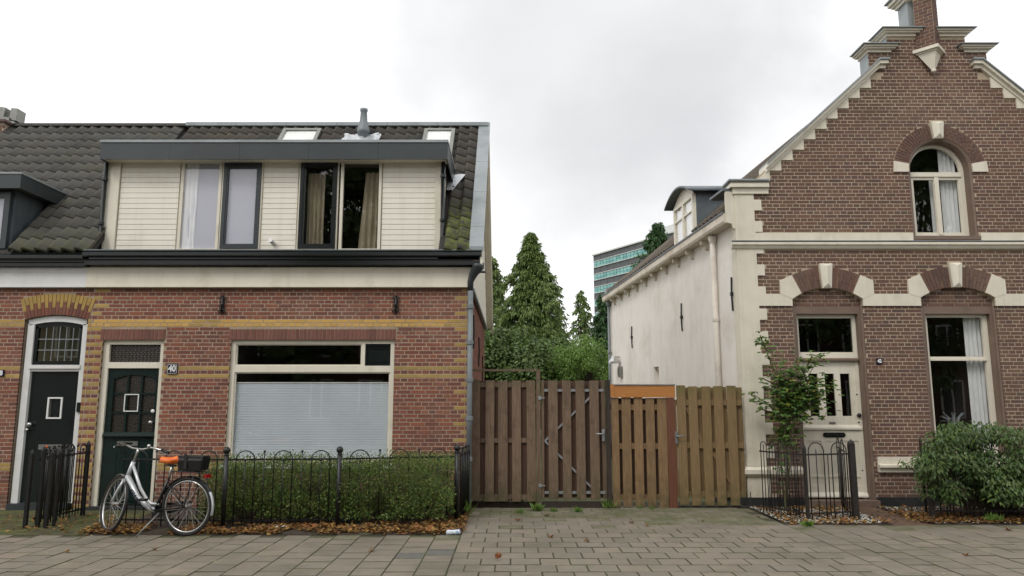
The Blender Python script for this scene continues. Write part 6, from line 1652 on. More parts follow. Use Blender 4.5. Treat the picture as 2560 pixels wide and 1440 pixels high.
for s_ in (-1, 1):
    bt('grip', [hc + Vector((-0.07, s_ * 0.27, 0.02)), hc + Vector((-0.20, s_ * 0.307, -0.012))], 0.019, m_bblk, 8, True)
    bt('brake_lever', [hc + Vector((-0.03, s_ * 0.245, 0.015)), hc + Vector((-0.04, s_ * 0.30, -0.01)), hc + Vector((-0.13, s_ * 0.335, -0.03))], 0.006, m_chrome, 6, True)
b = MB(); b.ball(hc + Vector((-0.02, -0.12, 0.05)), 0.025, 8); b.xf(ST); b.build('bell', m_chrome, bike, smooth=True)
bt('brake_cable', [hc + Vector((0.0, 0.2, 0.03)), hc + Vector((0.14, 0.1, -0.04)), hc + Vector((0.13, 0.02, -0.18)), hbot + Vector((0.02, 0.02, 0.02))], 0.003, m_bblk, 5, True)
def fender(cx, a0, a1, mat, steer, name, r=RW + 0.018, w=0.05):
    b = MB(); n = 22
    for i in range(n + 1):
        a = R(a0 + (a1 - a0) * i / n)
        for (y, dr) in ((-w / 2, -0.012), (-w / 4, 0.0), (w / 4, 0.0), (w / 2, -0.012)): b.v.append((cx + (r + dr) * math.cos(a), y, RW + (r + dr) * math.sin(a)))
    for i in range(n):
        for j in range(3): q = i * 4 + j; b.f.append((q, q + 1, q + 5, q + 4)); b.m.append(0)
    if steer: b.xf(ST)
    b.build(name, mat, bike, smooth=True)
fender(0, 20, 150, m_bblk, False, 'mudguard'); fender(0, 150, 195, m_silver, False, 'mudguard_tip')
bpy.data.objects
fender(WB, -40, 110, m_chrome, True, 'mudguard')
# rack
b = MB()
for s_ in (-1, 1): b.tube([(0.20, s_ * 0.05, 0.76), (-0.16, s_ * 0.07, 0.755), (-0.22, s_ * 0.04, 0.75)], 0.007, 6)
for x in (0.12, 0.0, -0.12): b.tube([(x, -0.06, 0.757), (x, 0.06, 0.757)], 0.005, 6)
b.build('rear_rack', m_bblk, bike)
b = MB(); b.box(-0.275, -0.235, -0.045, 0.045, 0.69, 0.73); b.build('rear_light', m_redr, bike)
# saddle
b = MB(); prof = [(-0.15, 0.095, 0.03), (-0.13, 0.12, 0.045), (-0.06, 0.115, 0.035), (0.0, 0.08, 0.02), (0.07, 0.05, 0.018), (0.14, 0.036, 0.024), (0.165, 0.02, 0.02)]
n = 14
for (x, w, z) in prof:
    for j in range(n):
        a = 2 * math.pi * j / n; yy = w * math.sin(a) * 0.95; zz = 0.04 * math.cos(a) if math.cos(a) > 0 else 0.055 * math.cos(a) * (0.5 + 0.5 * w / 0.12)
        b.v.append((0.25 + x, yy, 0.865 + z + zz))
for i in range(len(prof) - 1):
    for j in range(n): j2 = (j + 1) % n; b.f.append((i*n+j, (i+1)*n+j, (i+1)*n+j2, i*n+j2)); b.m.append(0)
b.f.append(tuple(range(n))); b.m.append(0); b.f.append(tuple(reversed(range((len(prof)-1)*n, len(prof)*n)))); b.m.append(0)
b.build('saddle', m_oran, bike, smooth=True)
b = MB(); b.beam((0.20, 0, 0.825), (0.32, 0, 0.83), 0.05, 0.02); b.build('saddle_rail', m_bblk, bike)
# bag on the rack
b = MB(); sec = [(-0.07, 0.0), (0.07, 0.0), (0.085, 0.12), (0.07, 0.175), (-0.07, 0.175), (-0.085, 0.12)]
for x, s_ in ((0.13, 0.9), (0.11, 1.0), (-0.20, 1.0), (-0.225, 0.92)):
    for y, z in sec: b.v.append((x - (0.02 if z < 0.05 else 0) * (1 if x > 0 else -1), y * s_, 0.775 + z * (0.98 if s_ < 1 else 1)))
for i in range(3):
    for j in range(6): j2 = (j + 1) % 6; b.f.append((i*6+j, i*6+j2, (i+1)*6+j2, (i+1)*6+j)); b.m.append(0)
b.f.append(tuple(reversed(range(6)))); b.f.append(tuple(range(18, 24))); b.m += [0, 0]
bag = b.build('crate_bag', m_bblk, None, loc=(0, 0, 0)); bag.location = bike.location; bag.rotation_euler = bike.rotation_euler
tag(bag, 'black rectangular bag strapped on the rear rack of the bicycle', 'bag')
b = MB(); b.box(-0.02, 0.02, 0.0865, 0.09, 0.80, 0.97); b.box(-0.20, 0.11, 0.086, 0.088, 0.93, 0.945); b.build('bag_strap', m_tyre, bag, sub=False)
# crank, chain case, pedal, kickstand
b = MB(); b.lathe((0.44, -0.05, 0.29), [(0.001, -0.004), (0.10, -0.004), (0.10, 0.004), (0.001, 0.004)], 18, 'y'); b.build('chainring', m_bblk, bike)
b = MB(); b.beam((0.44, -0.06, 0.335), (0.0, -0.06, RW + 0.035), 0.02, 0.05); b.beam((0.44, -0.06, 0.24), (0.0, -0.06, RW - 0.035), 0.02, 0.03); b.build('chain_case', m_bblk, bike)
bt('crank_arm', [bb + Vector((0, 0.05, 0)), bb + Vector((0.10, 0.07, 0.13))], 0.010, m_chrome, 6); bt('crank_arm', [bb + Vector((0, -0.07, 0)), bb + Vector((-0.10, -0.09, -0.13))], 0.010, m_chrome, 6)
b = MB(); b.box(0.49, 0.59, 0.075, 0.16, 0.41, 0.435); b.box(0.29, 0.39, -0.18, -0.09, 0.15, 0.175); b.build('pedal', m_bblk, bike)
bt('kickstand', [(0.36, 0.03, 0.26), (0.44, 0.14, 0.12), (0.50, 0.24, 0.0)], [0.012, 0.011, 0.009], m_pewter, 6)
# print on the down tube
p0, p1 = Vector((0.845, 0.037, 0.625)), Vector((0.70, 0.037, 0.43)); dv = (p1 - p0).normalized()
zax = Vector((0, 1, 0)); yax = zax.cross(dv).normalized(); Mrot = Matrix((dv, yax, zax)).transposed()
mid = p0.lerp(p1, 0.95)
text('GIANT', 0.062, m_txt, bike, mid, rot=Mrot.to_euler(), ext=0.002, off_=0.001, sx=1.15)
# ================================================================== vegetation
def leafmat(name, cols, trans=0.25, rough=0.55, spec=0.35):
    return M(name, [cols[0], cols[-1]], rough, 3, rid=cols, rid_amt=0.8, trans=trans, spec=spec)
m_lf_hedge = leafmat('hedge_leaf', ['#3f5a2b', '#527034', '#67833c', '#466229', '#85954a', '#6b5c38'])
m_lf_con = leafmat('conifer_spray', ['#4f6634', '#687c3f', '#455a30', '#82924f', '#5c6e38'], 0.15)
m_lf_con2 = leafmat('dark_conifer_spray', ['#36522e', '#466638', '#2e4729'], 0.1)
m_lf_brd = leafmat('broad_leaf', ['#3e532a', '#536835', '#465b2d', '#6a7f40'], 0.2)
m_lf_lit = leafmat('light_green_leaf', ['#5c7c38', '#708f42', '#65853c', '#849c50'], 0.3)
m_lf_rose = leafmat('rose_leaf', ['#3a6030', '#4a7238', '#587e3c', '#35562c', '#94903a'], 0.25, 0.45)
m_lf_shr = leafmat('shrub_leaf', ['#38522a', '#486430', '#5a7434', '#304824', '#70843f'], 0.25, 0.4, 0.5)
m_lf_aut = leafmat('autumn_leaf', ['#7d5a30', '#97703c', '#5e4226', '#ab8748', '#86492a', '#4c3622', '#6b5a30'], 0.1, 0.8)
m_bark = M('bark', ['#3a3028', '#4d4136'], 0.9, 20, 0.5, 40)
def rv(r=rnd):
    while True:
        v = Vector((r.uniform(-1, 1), r.uniform(-1, 1), r.uniform(-1, 1)))
        if 0.05 < v.length < 1: return v.normalized()
def leaf(mb, p, d, n, L_, w, fold=0.0):
    """kite shaped leaf: p base, d direction, n normal"""
    d = d.normalized(); s = d.cross(n)
    if s.length < 1e-3: s = d.orthogonal()
    s.normalize(); n = s.cross(d)
    i = len(mb.v); m = p + d * L_ * 0.42
    mb.v += [tuple(p), tuple(m + s * w / 2 + n * fold), tuple(p + d * L_), tuple(m - s * w / 2 + n * fold)]
    if fold: mb.f += [(i, i + 1, i + 2), (i, i + 2, i + 3)]; mb.m += [mb.mi] * 2
    else: mb.f.append((i, i + 1, i + 2, i + 3)); mb.m.append(mb.mi)
def conifer(label, x, y, h, rad, seed, mat, nb=260, sprays=16, ll=0.30, z0=0.3, power=0.85, droop=0.5, lean=0.0, group='conifers behind the alley fence', name='conifer_tree'):
    r = random.Random(seed); t = thing(name, label, 'tree', (x, y, 0), group=group)
    b = MB(); b.tube([(x, y, -0.2), (x + lean * 0.5, y, h * 0.5), (x + lean, y, h * 0.97)], [h * 0.018, h * 0.011, 0.02], 8); b.build('trunk', m_bark, t, smooth=True)
    b = MB(); wood = MB()
    for k in range(nb):
        f = (k + r.random()) / nb; z = z0 + (h - z0) * f ** 0.9
        az = r.uniform(0, 2 * math.pi); frac = 1 - (z - z0) / (h - z0)
        cl = 0.72 + 0.45 * noise.noise(Vector((math.cos(az) * 1.6 + seed, math.sin(az) * 1.6, z * 0.55)))
        ln = rad * frac ** power * cl * r.uniform(0.8, 1.12) + 0.12
        dr = Vector((math.cos(az), math.sin(az), 0)); base = Vector((x + lean * z / h, y, z + 0.25 * ln))
        ns = max(4, int(sprays * (0.35 + 0.65 * ln / rad)))
        wood.tube([base, base + dr * ln * 0.95 + Vector((0, 0, -droop * ln * 0.7))], [0.02 + 0.01 * frac, 0.006], 3, caps=False)
        for j in range(ns):
            s = r.uniform(0.25, 1.05); p = base + dr * ln * s + Vector((0, 0, -droop * ln * s * s * 0.8 + 0.1 * ln * s))
            lat = Vector((-dr.y, dr.x, 0)) * r.uniform(-1, 1) * 0.30 * ln * (1.1 - s * 0.6); p = p + lat + Vector((0, 0, -abs(lat.length) * 0.4))
            for q in range(3):
                dd = (dr * r.uniform(0.1, 0.8) + lat * 0.8 + Vector((0, 0, -r.uniform(0.3, 1.1))) + rv(r) * 0.35)
                leaf(b, p + rv(r) * ll * 0.35, dd, rv(r), ll * r.uniform(0.6, 1.3), ll * r.uniform(0.22, 0.4))
    # leader
    for j in range(60):
        z = h * (0.93 + 0.07 * j / 60); leaf(b, Vector((x + lean, y, z)), rv(r) + Vector((0, 0, -0.2)), rv(r), ll * 0.9 * (1.2 - j / 60), ll * 0.3)
    wood.build('branches', m_bark, t); b.build('crown', mat, t)
    return t
def blob_tree(label, x, y, z0, z1, rad, seed, mat, n=9000, ll=0.2, clumps=40, name='broadleaf_tree', cat='tree', group='broadleaved trees behind the alley fence', trunk=True, asp=0.45):
    r = random.Random(seed); t = thing(name, label, cat, (x, y, 0), group=group)
    zc = (z0 + z1) / 2; hz = (z1 - z0) / 2; b = MB(); w = MB()
    if trunk: w.tube([(x, y, -0.2), (x + 0.1, y, z0 + hz * 0.6), (x - 0.1, y, z1 - hz * 0.4)], [0.03 + rad * 0.06, 0.02 + rad * 0.04, 0.02], 8)
    cs = []
    for k in range(clumps):
        v = rv(r); rr = r.uniform(0.45, 1.0) ** 0.7
        c = Vector((x + v.x * rad * rr, y + v.y * rad * rr, zc + v.z * hz * rr)); cs.append((c, r.uniform(0.18, 0.34) * rad))
        w.tube([(x, y, z0 + hz * 0.4), ((x + c.x) / 2 + rv(r).x * 0.1 * rad, (y + c.y) / 2, (zc + c.z) / 2), tuple(c)], [0.015 + rad * 0.02, 0.012 + rad * 0.008, 0.006], 4, caps=False)
    for k in range(n):
        c, cr = cs[k % clumps]; v = rv(r); p = c + v * cr * r.uniform(0.5, 1.05) * Vector((1, 1, 1)).x
        dd = v * 0.6 + Vector((0, 0, -0.6)) + rv(r) * 0.7; leaf(b, p, dd, v + Vector((0, 0, 0.8)), ll * r.uniform(0.6, 1.25), ll * asp * r.uniform(0.8, 1.3))
    w.build('trunk', m_bark, t); b.build('crown', mat, t); return t
# conifers beyond the fence
yc = 36.0
pt = P(1330, 585, yc); pw = (PX(1420, 850, yc) - PX(1240, 850, yc)) / 2
conifer('tallest conifer in the middle of the gap between the houses', P(1328, 700, yc).x, yc, pt.z, pw * 2.75, 3, m_lf_con, nb=460, sprays=66, ll=0.23, z0=0.8, droop=0.6, power=1.0)
pt = P(1222, 640, 40); conifer('conifer half hidden behind the brick house at the left of the gap', P(1228, 700, 40).x, 40, pt.z, 3.0, 4, m_lf_con, nb=280, sprays=36, ll=0.24, z0=1.0)
pt = P(1451, 727, 48); conifer('thin spired conifer between the tall one and the office block', pt.x, 48, pt.z, 2.3, 5, m_lf_con, nb=150, sprays=22, ll=0.26, z0=1)
pt = P(1500, 738, 42); conifer('small conifer in front of the office block beside the white wall', P(1508, 738, 42).x, 42, pt.z, 2.2, 6, m_lf_con2, nb=220, sprays=28, ll=0.24, z0=1)
pt = P(1654, 562, 34); conifer('dark conifer standing behind the white rendered house', P(1645, 600, 34).x, 34, pt.z, 2.5, 8, m_lf_con2, nb=460, sprays=34, ll=0.19, z0=3.0, droop=-0.5, power=0.95)
blob_tree('dark green maple behind the fence below the tall conifer', P(1290, 900, 27).x, 27, 0.8, PZ(838, 27), 2.3, 11, m_lf_brd, 34000, 0.14, 90, asp=0.75)
blob_tree('light green feathery shrub behind the fence beside the white wall', P(1478, 900, 25).x, 25, 0.5, PZ(838, 25), 1.5, 12, m_lf_lit, 24000, 0.10, 70, asp=0.4)
blob_tree('dark green shrub behind the fence between maple and light green shrub', P(1400, 900, 30).x, 30, 0.5, PZ(850, 30), 1.7, 13, m_lf_brd, 14000, 0.14, 50)
# ---- office block far behind
m_conc = M('grey_cladding', ['#55575a', '#5f6164'], 0.7, 0.05, stain='#66686a', stain_scale=0.05)
m_offg = M('teal_office_glass', ['#5f9a98', '#7fb3b0'], 0.15, 0.15, rid=['#4f8a8a', '#86bdb8', '#6aa5a2'], rid_amt=0.7)
m_offw = M('white_office_trim', '#c8cac8', 0.5)
A = P(1484, 640, 200.0); dirw = Vector((0.5616, -1, 0)).normalized(); Hh = A.z
off_b = thing('office_block', 'distant grey office block with rows of teal glass windows between the houses', 'office building', (A.x, 200, 0))
nrm = Vector((-dirw.y, dirw.x, 0)); nrm = nrm if nrm.y < 0 else -nrm
nrm = Vector((-1.0, -0.5616, 0)).normalized()
def obq(mb, s0, s1, z0, z1, o0, o1):
    """box along the facade"""
    pts = []
    for o_ in (o0, o1):
        for s, z in ((s0, z0), (s1, z0), (s1, z1), (s0, z1)): p = Vector((A.x, 200, 0)) + dirw * s + nrm * o_; pts.append((p.x, p.y, z))
    i = len(mb.v); mb.v += pts
    for q in ((0,1,2,3),(7,6,5,4),(0,4,5,1),(1,5,6,2),(2,6,7,3),(3,7,4,0)): mb.f.append(tuple(i + k for k in q)); mb.m.append(0)
LB = 75; b = MB(); obq(b, 0, LB, -0.2, Hh, -22, 0); b.build('wall', m_conc, off_b)
ST_ = 3.55
b = MB(); obq(b, -0.3, LB, Hh, Hh + 0.35, -22, 0.4); b.build('roof_edge', m_offw, off_b)
p0 = P(1583, 612, 190); b = MB(); obq(b, 20, 32, Hh + 0.3, Hh + 3.2, -14, -3); b.build('roof_plant', m_offw, off_b)
for fl in range(8):
    zt = Hh - 1.75 - fl * ST_; zb = zt - 1.55
    for (z0, z1) in ((zb - 0.16, zb), (zt, zt + 0.16)): b = MB(); obq(b, 0, LB, z0, z1, 0, 0.3); b.build('window_band_trim', m_offw, off_b)
    if fl < 5:
        for k in range(26):
            s = 0.3 + k * 1.45; b = MB(); obq(b, s, s + 1.3, zb, zb + 0.62, 0.05, 0.15); obq(b, s, s + 1.3, zb + 0.68, zt, 0.05, 0.15); b.build('window', m_offg, off_b)
for k in range(24): b = MB(); s = 3.0 * k; [obq(b, s, s + 0.08, Hh - 1.55 - fl * ST_, Hh - 0.05 - fl * ST_ if fl == 0 else Hh - 1.55 - fl * ST_ + 1.6, 0.02, 0.06) for fl in range(8)]; b.build('cladding_joint', m_leadd, off_b)
# ---- hedge
hedge = thing('garden_hedge', 'loose green hedge behind the black railing under the wide window', 'hedge', ((pA.x + pC.x) / 2, 10.5, 0))
r = random.Random(21); b = MB(); st = MB(); x0, x1 = pA.x - 0.42, pC.x - 0.02
for k in range(64000):
    x = r.uniform(x0, x1); top = 0.80 + 0.05 * noise.noise(Vector((x * 1.8, 0, 4))) + (0.04 if x > -1.8 else 0) + (0.12 * r.random() ** 4)
    f = r.random(); y = pA.y + 0.10 + (1.25) * (r.random() ** 1.5); z = 0.10 + (top - 0.10) * (1 - (1 - f) ** 1.15)
    dens = noise.noise(Vector((x * 3.2, y * 3.2, z * 3.6)))
    if dens < -0.34: continue
    y -= 0.07 * noise.noise(Vector((x * 2.0, 2, z * 3)))
    sz = r.uniform(0.018, 0.036) * (1.25 if z < 0.4 else 0.95)
    leaf(b, Vector((x, y, z)), rv(r) + Vector((0, -0.3, 0.25)), rv(r) + Vector((0, -0.6, 0.8)), sz, sz * 0.55)
for k in range(340):
    x = r.uniform(x0, x1); y = r.uniform(pA.y + 0.2, 11.0); h = r.uniform(0.55, 0.9); p = Vector((x, y, 0)); q = [p]; 
    for j in range(1, 6): q.append(Vector((x + r.uniform(-1, 1) * 0.05 * j, y + r.uniform(-1, 1) * 0.04 * j, h * j / 5)))
    st.tube(q, [0.006, 0.005, 0.004, 0.003, 0.002, 0.0015], 3, caps=False)
    if r.random() < 0.6:
        for j in range(16): leaf(b, q[4].lerp(q[5], r.random() * 1.0) + rv(r) * 0.02, rv(r) + Vector((0, 0, 0.5)), rv(r), 0.026, 0.013)
st.build('twigs', m_bark, hedge, kind='stuff'); b.build('foliage', m_lf_hedge, hedge, kind='stuff')
# ---- rose at 42
rose = thing('rose_bush', 'leggy climbing rose with yellowing leaves against the cream quoin and door', 'rose bush', (4.05, 11.3, 0))
r = random.Random(33); b = MB(); st = MB(); yr = 11.25
stems = [[(1962, 1262), (1955, 1180), (1945, 1110), (1955, 1040), (1950, 960), (1935, 900), (1925, 865)], [(1965, 1262), (1968, 1150), (1962, 1080), (1985, 1000), (2020, 940), (2045, 900)],
         [(1960, 1262), (1975, 1160), (1960, 1060), (1920, 1010), (1890, 990), (1870, 985)], [(1966, 1262), (1950, 1150), (1972, 1050), (2010, 990), (2050, 960), (2075, 962)],
         [(1955, 1040), (1935, 960), (1905, 945)], [(1985, 1000), (2010, 930), (2030, 890), (2055, 885)], [(1950, 960), (1925, 900), (1905, 850), (1900, 838)], [(1960, 1060), (1925, 1030), (1895, 1020)], [(1968, 1100), (1990, 1050), (2030, 1040)], [(1962, 1140), (1945, 1100), (1960, 1060)]]
def rose_leaf(p, s=1.0):
    d = rv(r); d.z = -abs(d.z) * 0.3; stalk = p + d * 0.05
    for j in range(5):
        q = p.lerp(stalk, [0.5, 0.5, 0.9, 0.9, 1][j]); side = d.cross(Vector((0, 0, 1))).normalized() * [1, -1, 1, -1, 0][j]
        leaf(b, q, side + d * 0.6 + Vector((0, 0, -0.2)), Vector((0, -0.5, 1)) + rv(r) * 0.5, 0.062 * s * r.uniform(0.8, 1.2), 0.042 * s, 0.004)
for sk, stp in enumerate(stems):
    pts = [P(u, v, yr + 0.15 * math.sin(sk * 2 + k)) for k, (u, v) in enumerate(stp)]
    if sk < 4: pts[0].z = 0
    st.tube(pts, [max(0.003, 0.013 - 0.0018 * k) for k in range(len(pts))], 6)
    for k in range(1, len(pts)):
        for j in range(9 if k > 1 else 1):
            p = pts[k - 1].lerp(pts[k], r.random()) + rv(r) * 0.09; rose_leaf(p)
# dense middle
for k in range(800):
    u, v = r.gauss(1988, 34), r.gauss(985, 36); 
    if v > 1060 or u < 1925: continue
    rose_leaf(P(u, v, yr + r.uniform(-0.25, 0.2)))
for k in range(60): rose_leaf(P(r.gauss(1968, 14), r.gauss(1085, 18), yr + r.uniform(-0.1, 0.1)))
st.build('stem', M('rose_stem', ['#4a4a30', '#5c5a3c'], 0.8, 20), rose); b.build('foliage', m_lf_rose, rose, kind='stuff')
# ---- big shrub at the right
sh = thing('green_shrub', 'dense glossy green shrub growing over the railing at the right edge', 'shrub', (6.5, 10.6, 0))
r = random.Random(44); b = MB(); st = MB(); cs = []
for k in range(90):
    u = r.uniform(2320, 2680); t = (u - 2310) / 240
    top = 1092 - 18 * math.sin(min(1, max(0, t)) * math.pi * 0.8) + 0; top = {0: 1150}.get(0) if u < 2340 else (1100 if u < 2370 else 1078)
    v = r.uniform(top, 1235); cs.append((P(u, v, r.uniform(10.1, 11.0)), r.uniform(0.12, 0.2)))
for (u, v) in ((2290, 1150), (2310, 1165), (2262, 1160), (2320, 1120), (2300, 1190), (2330, 1225)): cs.append((P(u, v, 10.3), 0.07))
for c, cr in cs:
    st.tube([(b0.x + 0.9 + r.uniform(-0.5, 0.9), 10.6, 0), ((b0.x + 0.9 + c.x) / 2, 10.6, c.z * 0.45), tuple(c)], [0.012, 0.009, 0.004], 4, caps=False)
    for j in range(int(150 * (cr / 0.16) ** 2)):
        v = rv(r); p = c + v * cr * r.uniform(0.5, 1.15)
        sz = r.uniform(0.05, 0.085); dd = Vector((v.x, v.y, 0)) * 0.7 + Vector((0, -0.1, -0.75)) + rv(r) * 0.5
        leaf(b, p, dd, v + Vector((0, -0.5, 1.0)), sz, sz * 0.42, 0.006)
st.build('stems', m_bark, sh); b.build('foliage', m_lf_shr, sh, kind='stuff')
# ---- small weeds and grass tufts
def tuft(label, x, y, h, n, seed, mat=m_lf_lit, w=0.012):
    r = random.Random(seed); b = MB()
    for k in range(n):
        d = Vector((r.uniform(-1, 1), r.uniform(-1, 1), r.uniform(0.5, 1.6))); leaf(b, Vector((x + r.uniform(-1, 1) * h * 0.5, y + r.uniform(-1, 1) * h * 0.3, 0.0)), d, rv(r), h * r.uniform(0.5, 1.2), w)
    o = b.build('weed', mat, None, loc=(x, y, 0)); tag(o, label, 'weed', 'weeds growing at the foot of the fences')
for i, (u, v, h, n, w, lb) in enumerate(((1345, 1277, 0.14, 70, 0.03, 'broad leaved weed at the foot of the thin grey gate post'), (1385, 1279, 0.08, 60, 0.012, 'small weed under the grey gate, left of the other'), (1445, 1280, 0.09, 90, 0.012, 'low weed under the middle of the grey gate'), (1522, 1270, 0.16, 60, 0.02, 'weed at the foot of the dark brown post'), (1300, 1283, 0.09, 40, 0.01, 'grass tuft in front of the reed strip'), (1630, 1272, 0.05, 30, 0.01, 'tiny weed below the red brown post'), (1600, 1271, 0.05, 30, 0.01, 'tiny weed below the warm brown panel'), (2020, 1316, 0.09, 50, 0.03, 'flat weed at the corner of the gravel bed on the pavement edge'), (2490, 1308, 0.14, 90, 0.03, 'leafy weed in front of the shrub at the right'), (1930, 1262, 0.25, 120, 0.012, 'grass clump at the foot of the climbing rose'), (1150, 1225, 0.3, 50, 0.04, 'thin leafy plant climbing beside the downpipe'))):
    p = G(u, v) if h < 0.28 else Vector((PX(1150, 1262, 10.9), 10.9, 0)); tuft(lb, p.x, p.y, h, n, 60 + i, m_lf_lit if i != 9 else m_lf_hedge, w)
# ---- fallen leaves
def litter(name, pts, seed, smin=0.03, smax=0.07, mat=m_lf_aut):
    r = random.Random(seed); b = MB()
    for (x, y, z) in pts:
        s = r.uniform(smin, smax); d = Vector((r.uniform(-1, 1), r.uniform(-1, 1), r.uniform(-0.25, 0.35))); leaf(b, Vector((x, y, z + 0.008 + r.random() * 0.02)), d, Vector((r.uniform(-.5, .5), r.uniform(-.5, .5), 1)), s, s * r.uniform(0.5, 0.9), s * r.uniform(-0.12, 0.15))
    o = b.build(name, mat, None); o['kind'] = 'stuff'; return o
pts = []
for k in range(4300):
    x = rnd.uniform(-5.3, -0.72); y = 9.36 + abs(rnd.gauss(0, 0.34))
    if noise.noise(Vector((x * 1.7, y * 2, 9))) > -0.28: pts.append((x, y, 0.005 + min(0.02, (y - 9.34) * 0.05)))
for k in range(900): pts.append((rnd.uniform(-1.1, -0.6), rnd.uniform(9.4, 11.3), 0.02))
for k in range(500): pts.append((rnd.uniform(-8, -5.2), rnd.uniform(9.4, 10.8), 0.01)) if rnd.random() < 0.75 else None
litter('fallen_leaves', pts, 71)
pts = []
for k in range(1500):
    x = rnd.uniform(3.65, 5.0); y = rnd.uniform(10.05, 11.6)
    if noise.noise(Vector((x * 3, y * 3, 2))) > -0.1 or y < 10.25: pts.append((x, y, 0.012))
for k in range(3600): pts.append((rnd.uniform(5.0 if rnd.random() < .1 else 5.45, 8.5), 10.1 + abs(rnd.gauss(0, 0.6)), 0.015))
litter('fallen_leaves', [p for p in pts if p[1] < 11.75], 72)
# sparse small leaf bits on the pavement
pts = [];
for k in range(330):
    x = rnd.uniform(-6.5, 7.5); y = 7.1 + rnd.random() ** 0.8 * (2.2 if x < -0.7 or x > 3.5 else 4.3)
    pts.append((x, y, -0.002))
litter('scattered_leaf_bits', pts, 73, 0.008, 0.026, leafmat('pale_leaf_bit', ['#a8a05c', '#8d8a4a', '#6d6a40', '#b0a878'], 0.0, 0.8))
for i, (u, v, s, lb) in enumerate(((1246, 1401, 0.10, 'orange fallen leaf standing on edge on the pavement, nearest the camera'), (1377, 1345, 0.09, 'flat orange fallen leaf on the driveway paving below the grey gate'), (1468, 1356, 0.09, 'pale brown fallen leaf on the driveway paving, right of the middle'), (1579, 1309, 0.08, 'dark orange fallen leaf below the orange header board, left of its neighbour'), (1618, 1316, 0.09, 'dark orange fallen leaf below the orange header board, right of its neighbour'), (1757, 1305, 0.06, 'small orange leaf in front of the green tinged gate'), (386, 1377, 0.08, 'yellow brown leaf on the pavement below the bicycle front wheel'), (928, 1379, 0.10, 'reddish leaf on the pavement below the hedge'), (1896, 1295, 0.08, 'red leaf near the corner of the gravel bed'), (2522, 1327, 0.10, 'brown leaf on the pavement at the right edge'), (2415, 1391, 0.07, 'small orange leaf on the right pavement'), (168, 1382, 0.07, 'brown leaf on the left pavement'), (1295, 1303, 0.11, 'brown leaf before the reed strip'), (1367, 1291, 0.11, 'curled brown leaf close to the thin grey gate post'))):
    p = G(u, v); r = random.Random(90 + i); b = MB()
    nl = 7; c = Vector((p.x, p.y, 0.006)); ring = []
    for k in range(nl * 2):
        a = 2 * math.pi * k / (nl * 2); rr = s * 0.5 * (1 if k % 2 == 0 else 0.55) * r.uniform(0.8, 1.1); ring.append(c + Vector((rr * math.cos(a), rr * math.sin(a) * 0.8, 0.004 + 0.02 * r.random() + (0.02 if k % 4 == 0 else 0))))
    if i == 0: ring = [Vector((q.x, p.y + (q.z - 0.01), 0.045 + (q.y - p.y) * 0.9)) for q in ring]; c = Vector((p.x, p.y, 0.045))
    b.v = [tuple(c)] + [tuple(q) for q in ring]; n2 = len(ring)
    for k in range(n2): b.f.append((0, 1 + k, 1 + (k + 1) % n2)); b.m.append(0)
    b.tube([c, c + Vector((s * 0.4, -s * 0.3, 0.005))], 0.0015, 4)
    o = b.build('fallen_leaf', m_lf_aut, None, loc=tuple(c)); tag(o, lb, 'leaf', 'single fallen leaves on the paving')
# white gravel
r = random.Random(5); b = MB()
for k in range(1700):
    x = r.uniform(3.62, 5.0) if k < 1000 else r.uniform(5.55, 7.6); y = r.uniform(10.1, 11.6)
    if x < 3.9 and y < 11.0 - (x - 3.6): pass
    s = r.uniform(0.008, 0.018); c = Vector((x, y, 0.02)); i0 = len(b.v)
    b.v += [tuple(c + Vector(v) * s * r.uniform(0.7, 1.2)) for v in ((1, 0, 0), (-1, 0, 0), (0, 1, 0), (0, -1, 0), (0, 0, 0.8), (0, 0, -0.8))]
    for f in ((0, 2, 4), (2, 1, 4), (1, 3, 4), (3, 0, 4)): b.f.append(tuple(i0 + q for q in f)); b.m.append(0)
o = b.build('gravel', M('white_pebble', ['#aaa69c', '#bfbbb0'], 0.7, 20), None); o['kind'] = 'stuff'
# litter
m_can = M('can_blue_white', ['#cfd8e0', '#d8e0e6'], 0.3, 14, metal=0.2, stain='#4a86b8', stain_scale=18, stain_pos=(0.52, 0.56))
p = G(1133, 1337); b = MB(); b.lathe((0, 0, 0), [(0.02, -0.085), (0.031, -0.078), (0.030, -0.02), (0.026, 0.0), (0.031, 0.02), (0.032, 0.078), (0.024, 0.085)], 12, 'x'); b.xf(Matrix.Translation((p.x, p.y, 0.03)) @ Matrix.Rotation(R(12), 4, 'Z'))
o = b.build('drink_can', m_can, None, loc=(p.x, p.y, 0)); tag(o, 'dented white and blue drink can lying by the end of the leaf litter', 'drink can')
p = G(704, 1324); b = MB(); b.box(-0.075, 0.075, -0.03, 0.03, 0.0, 0.022); b.xf(Matrix.Translation((p.x, p.y, 0.02)) @ Matrix.Rotation(R(10), 4, 'Z') @ Matrix.Rotation(R(8), 4, 'X')); b.v = [(x + rnd.uniform(-.008, .008), y + rnd.uniform(-.008, .008), z + rnd.uniform(-.006, .006)) for x, y, z in b.v]
o = b.build('crumpled_paper', m_white_el, None, loc=(p.x, p.y, 0)); tag(o, 'crumpled white paper scrap among the leaves under the hedge', 'litter')
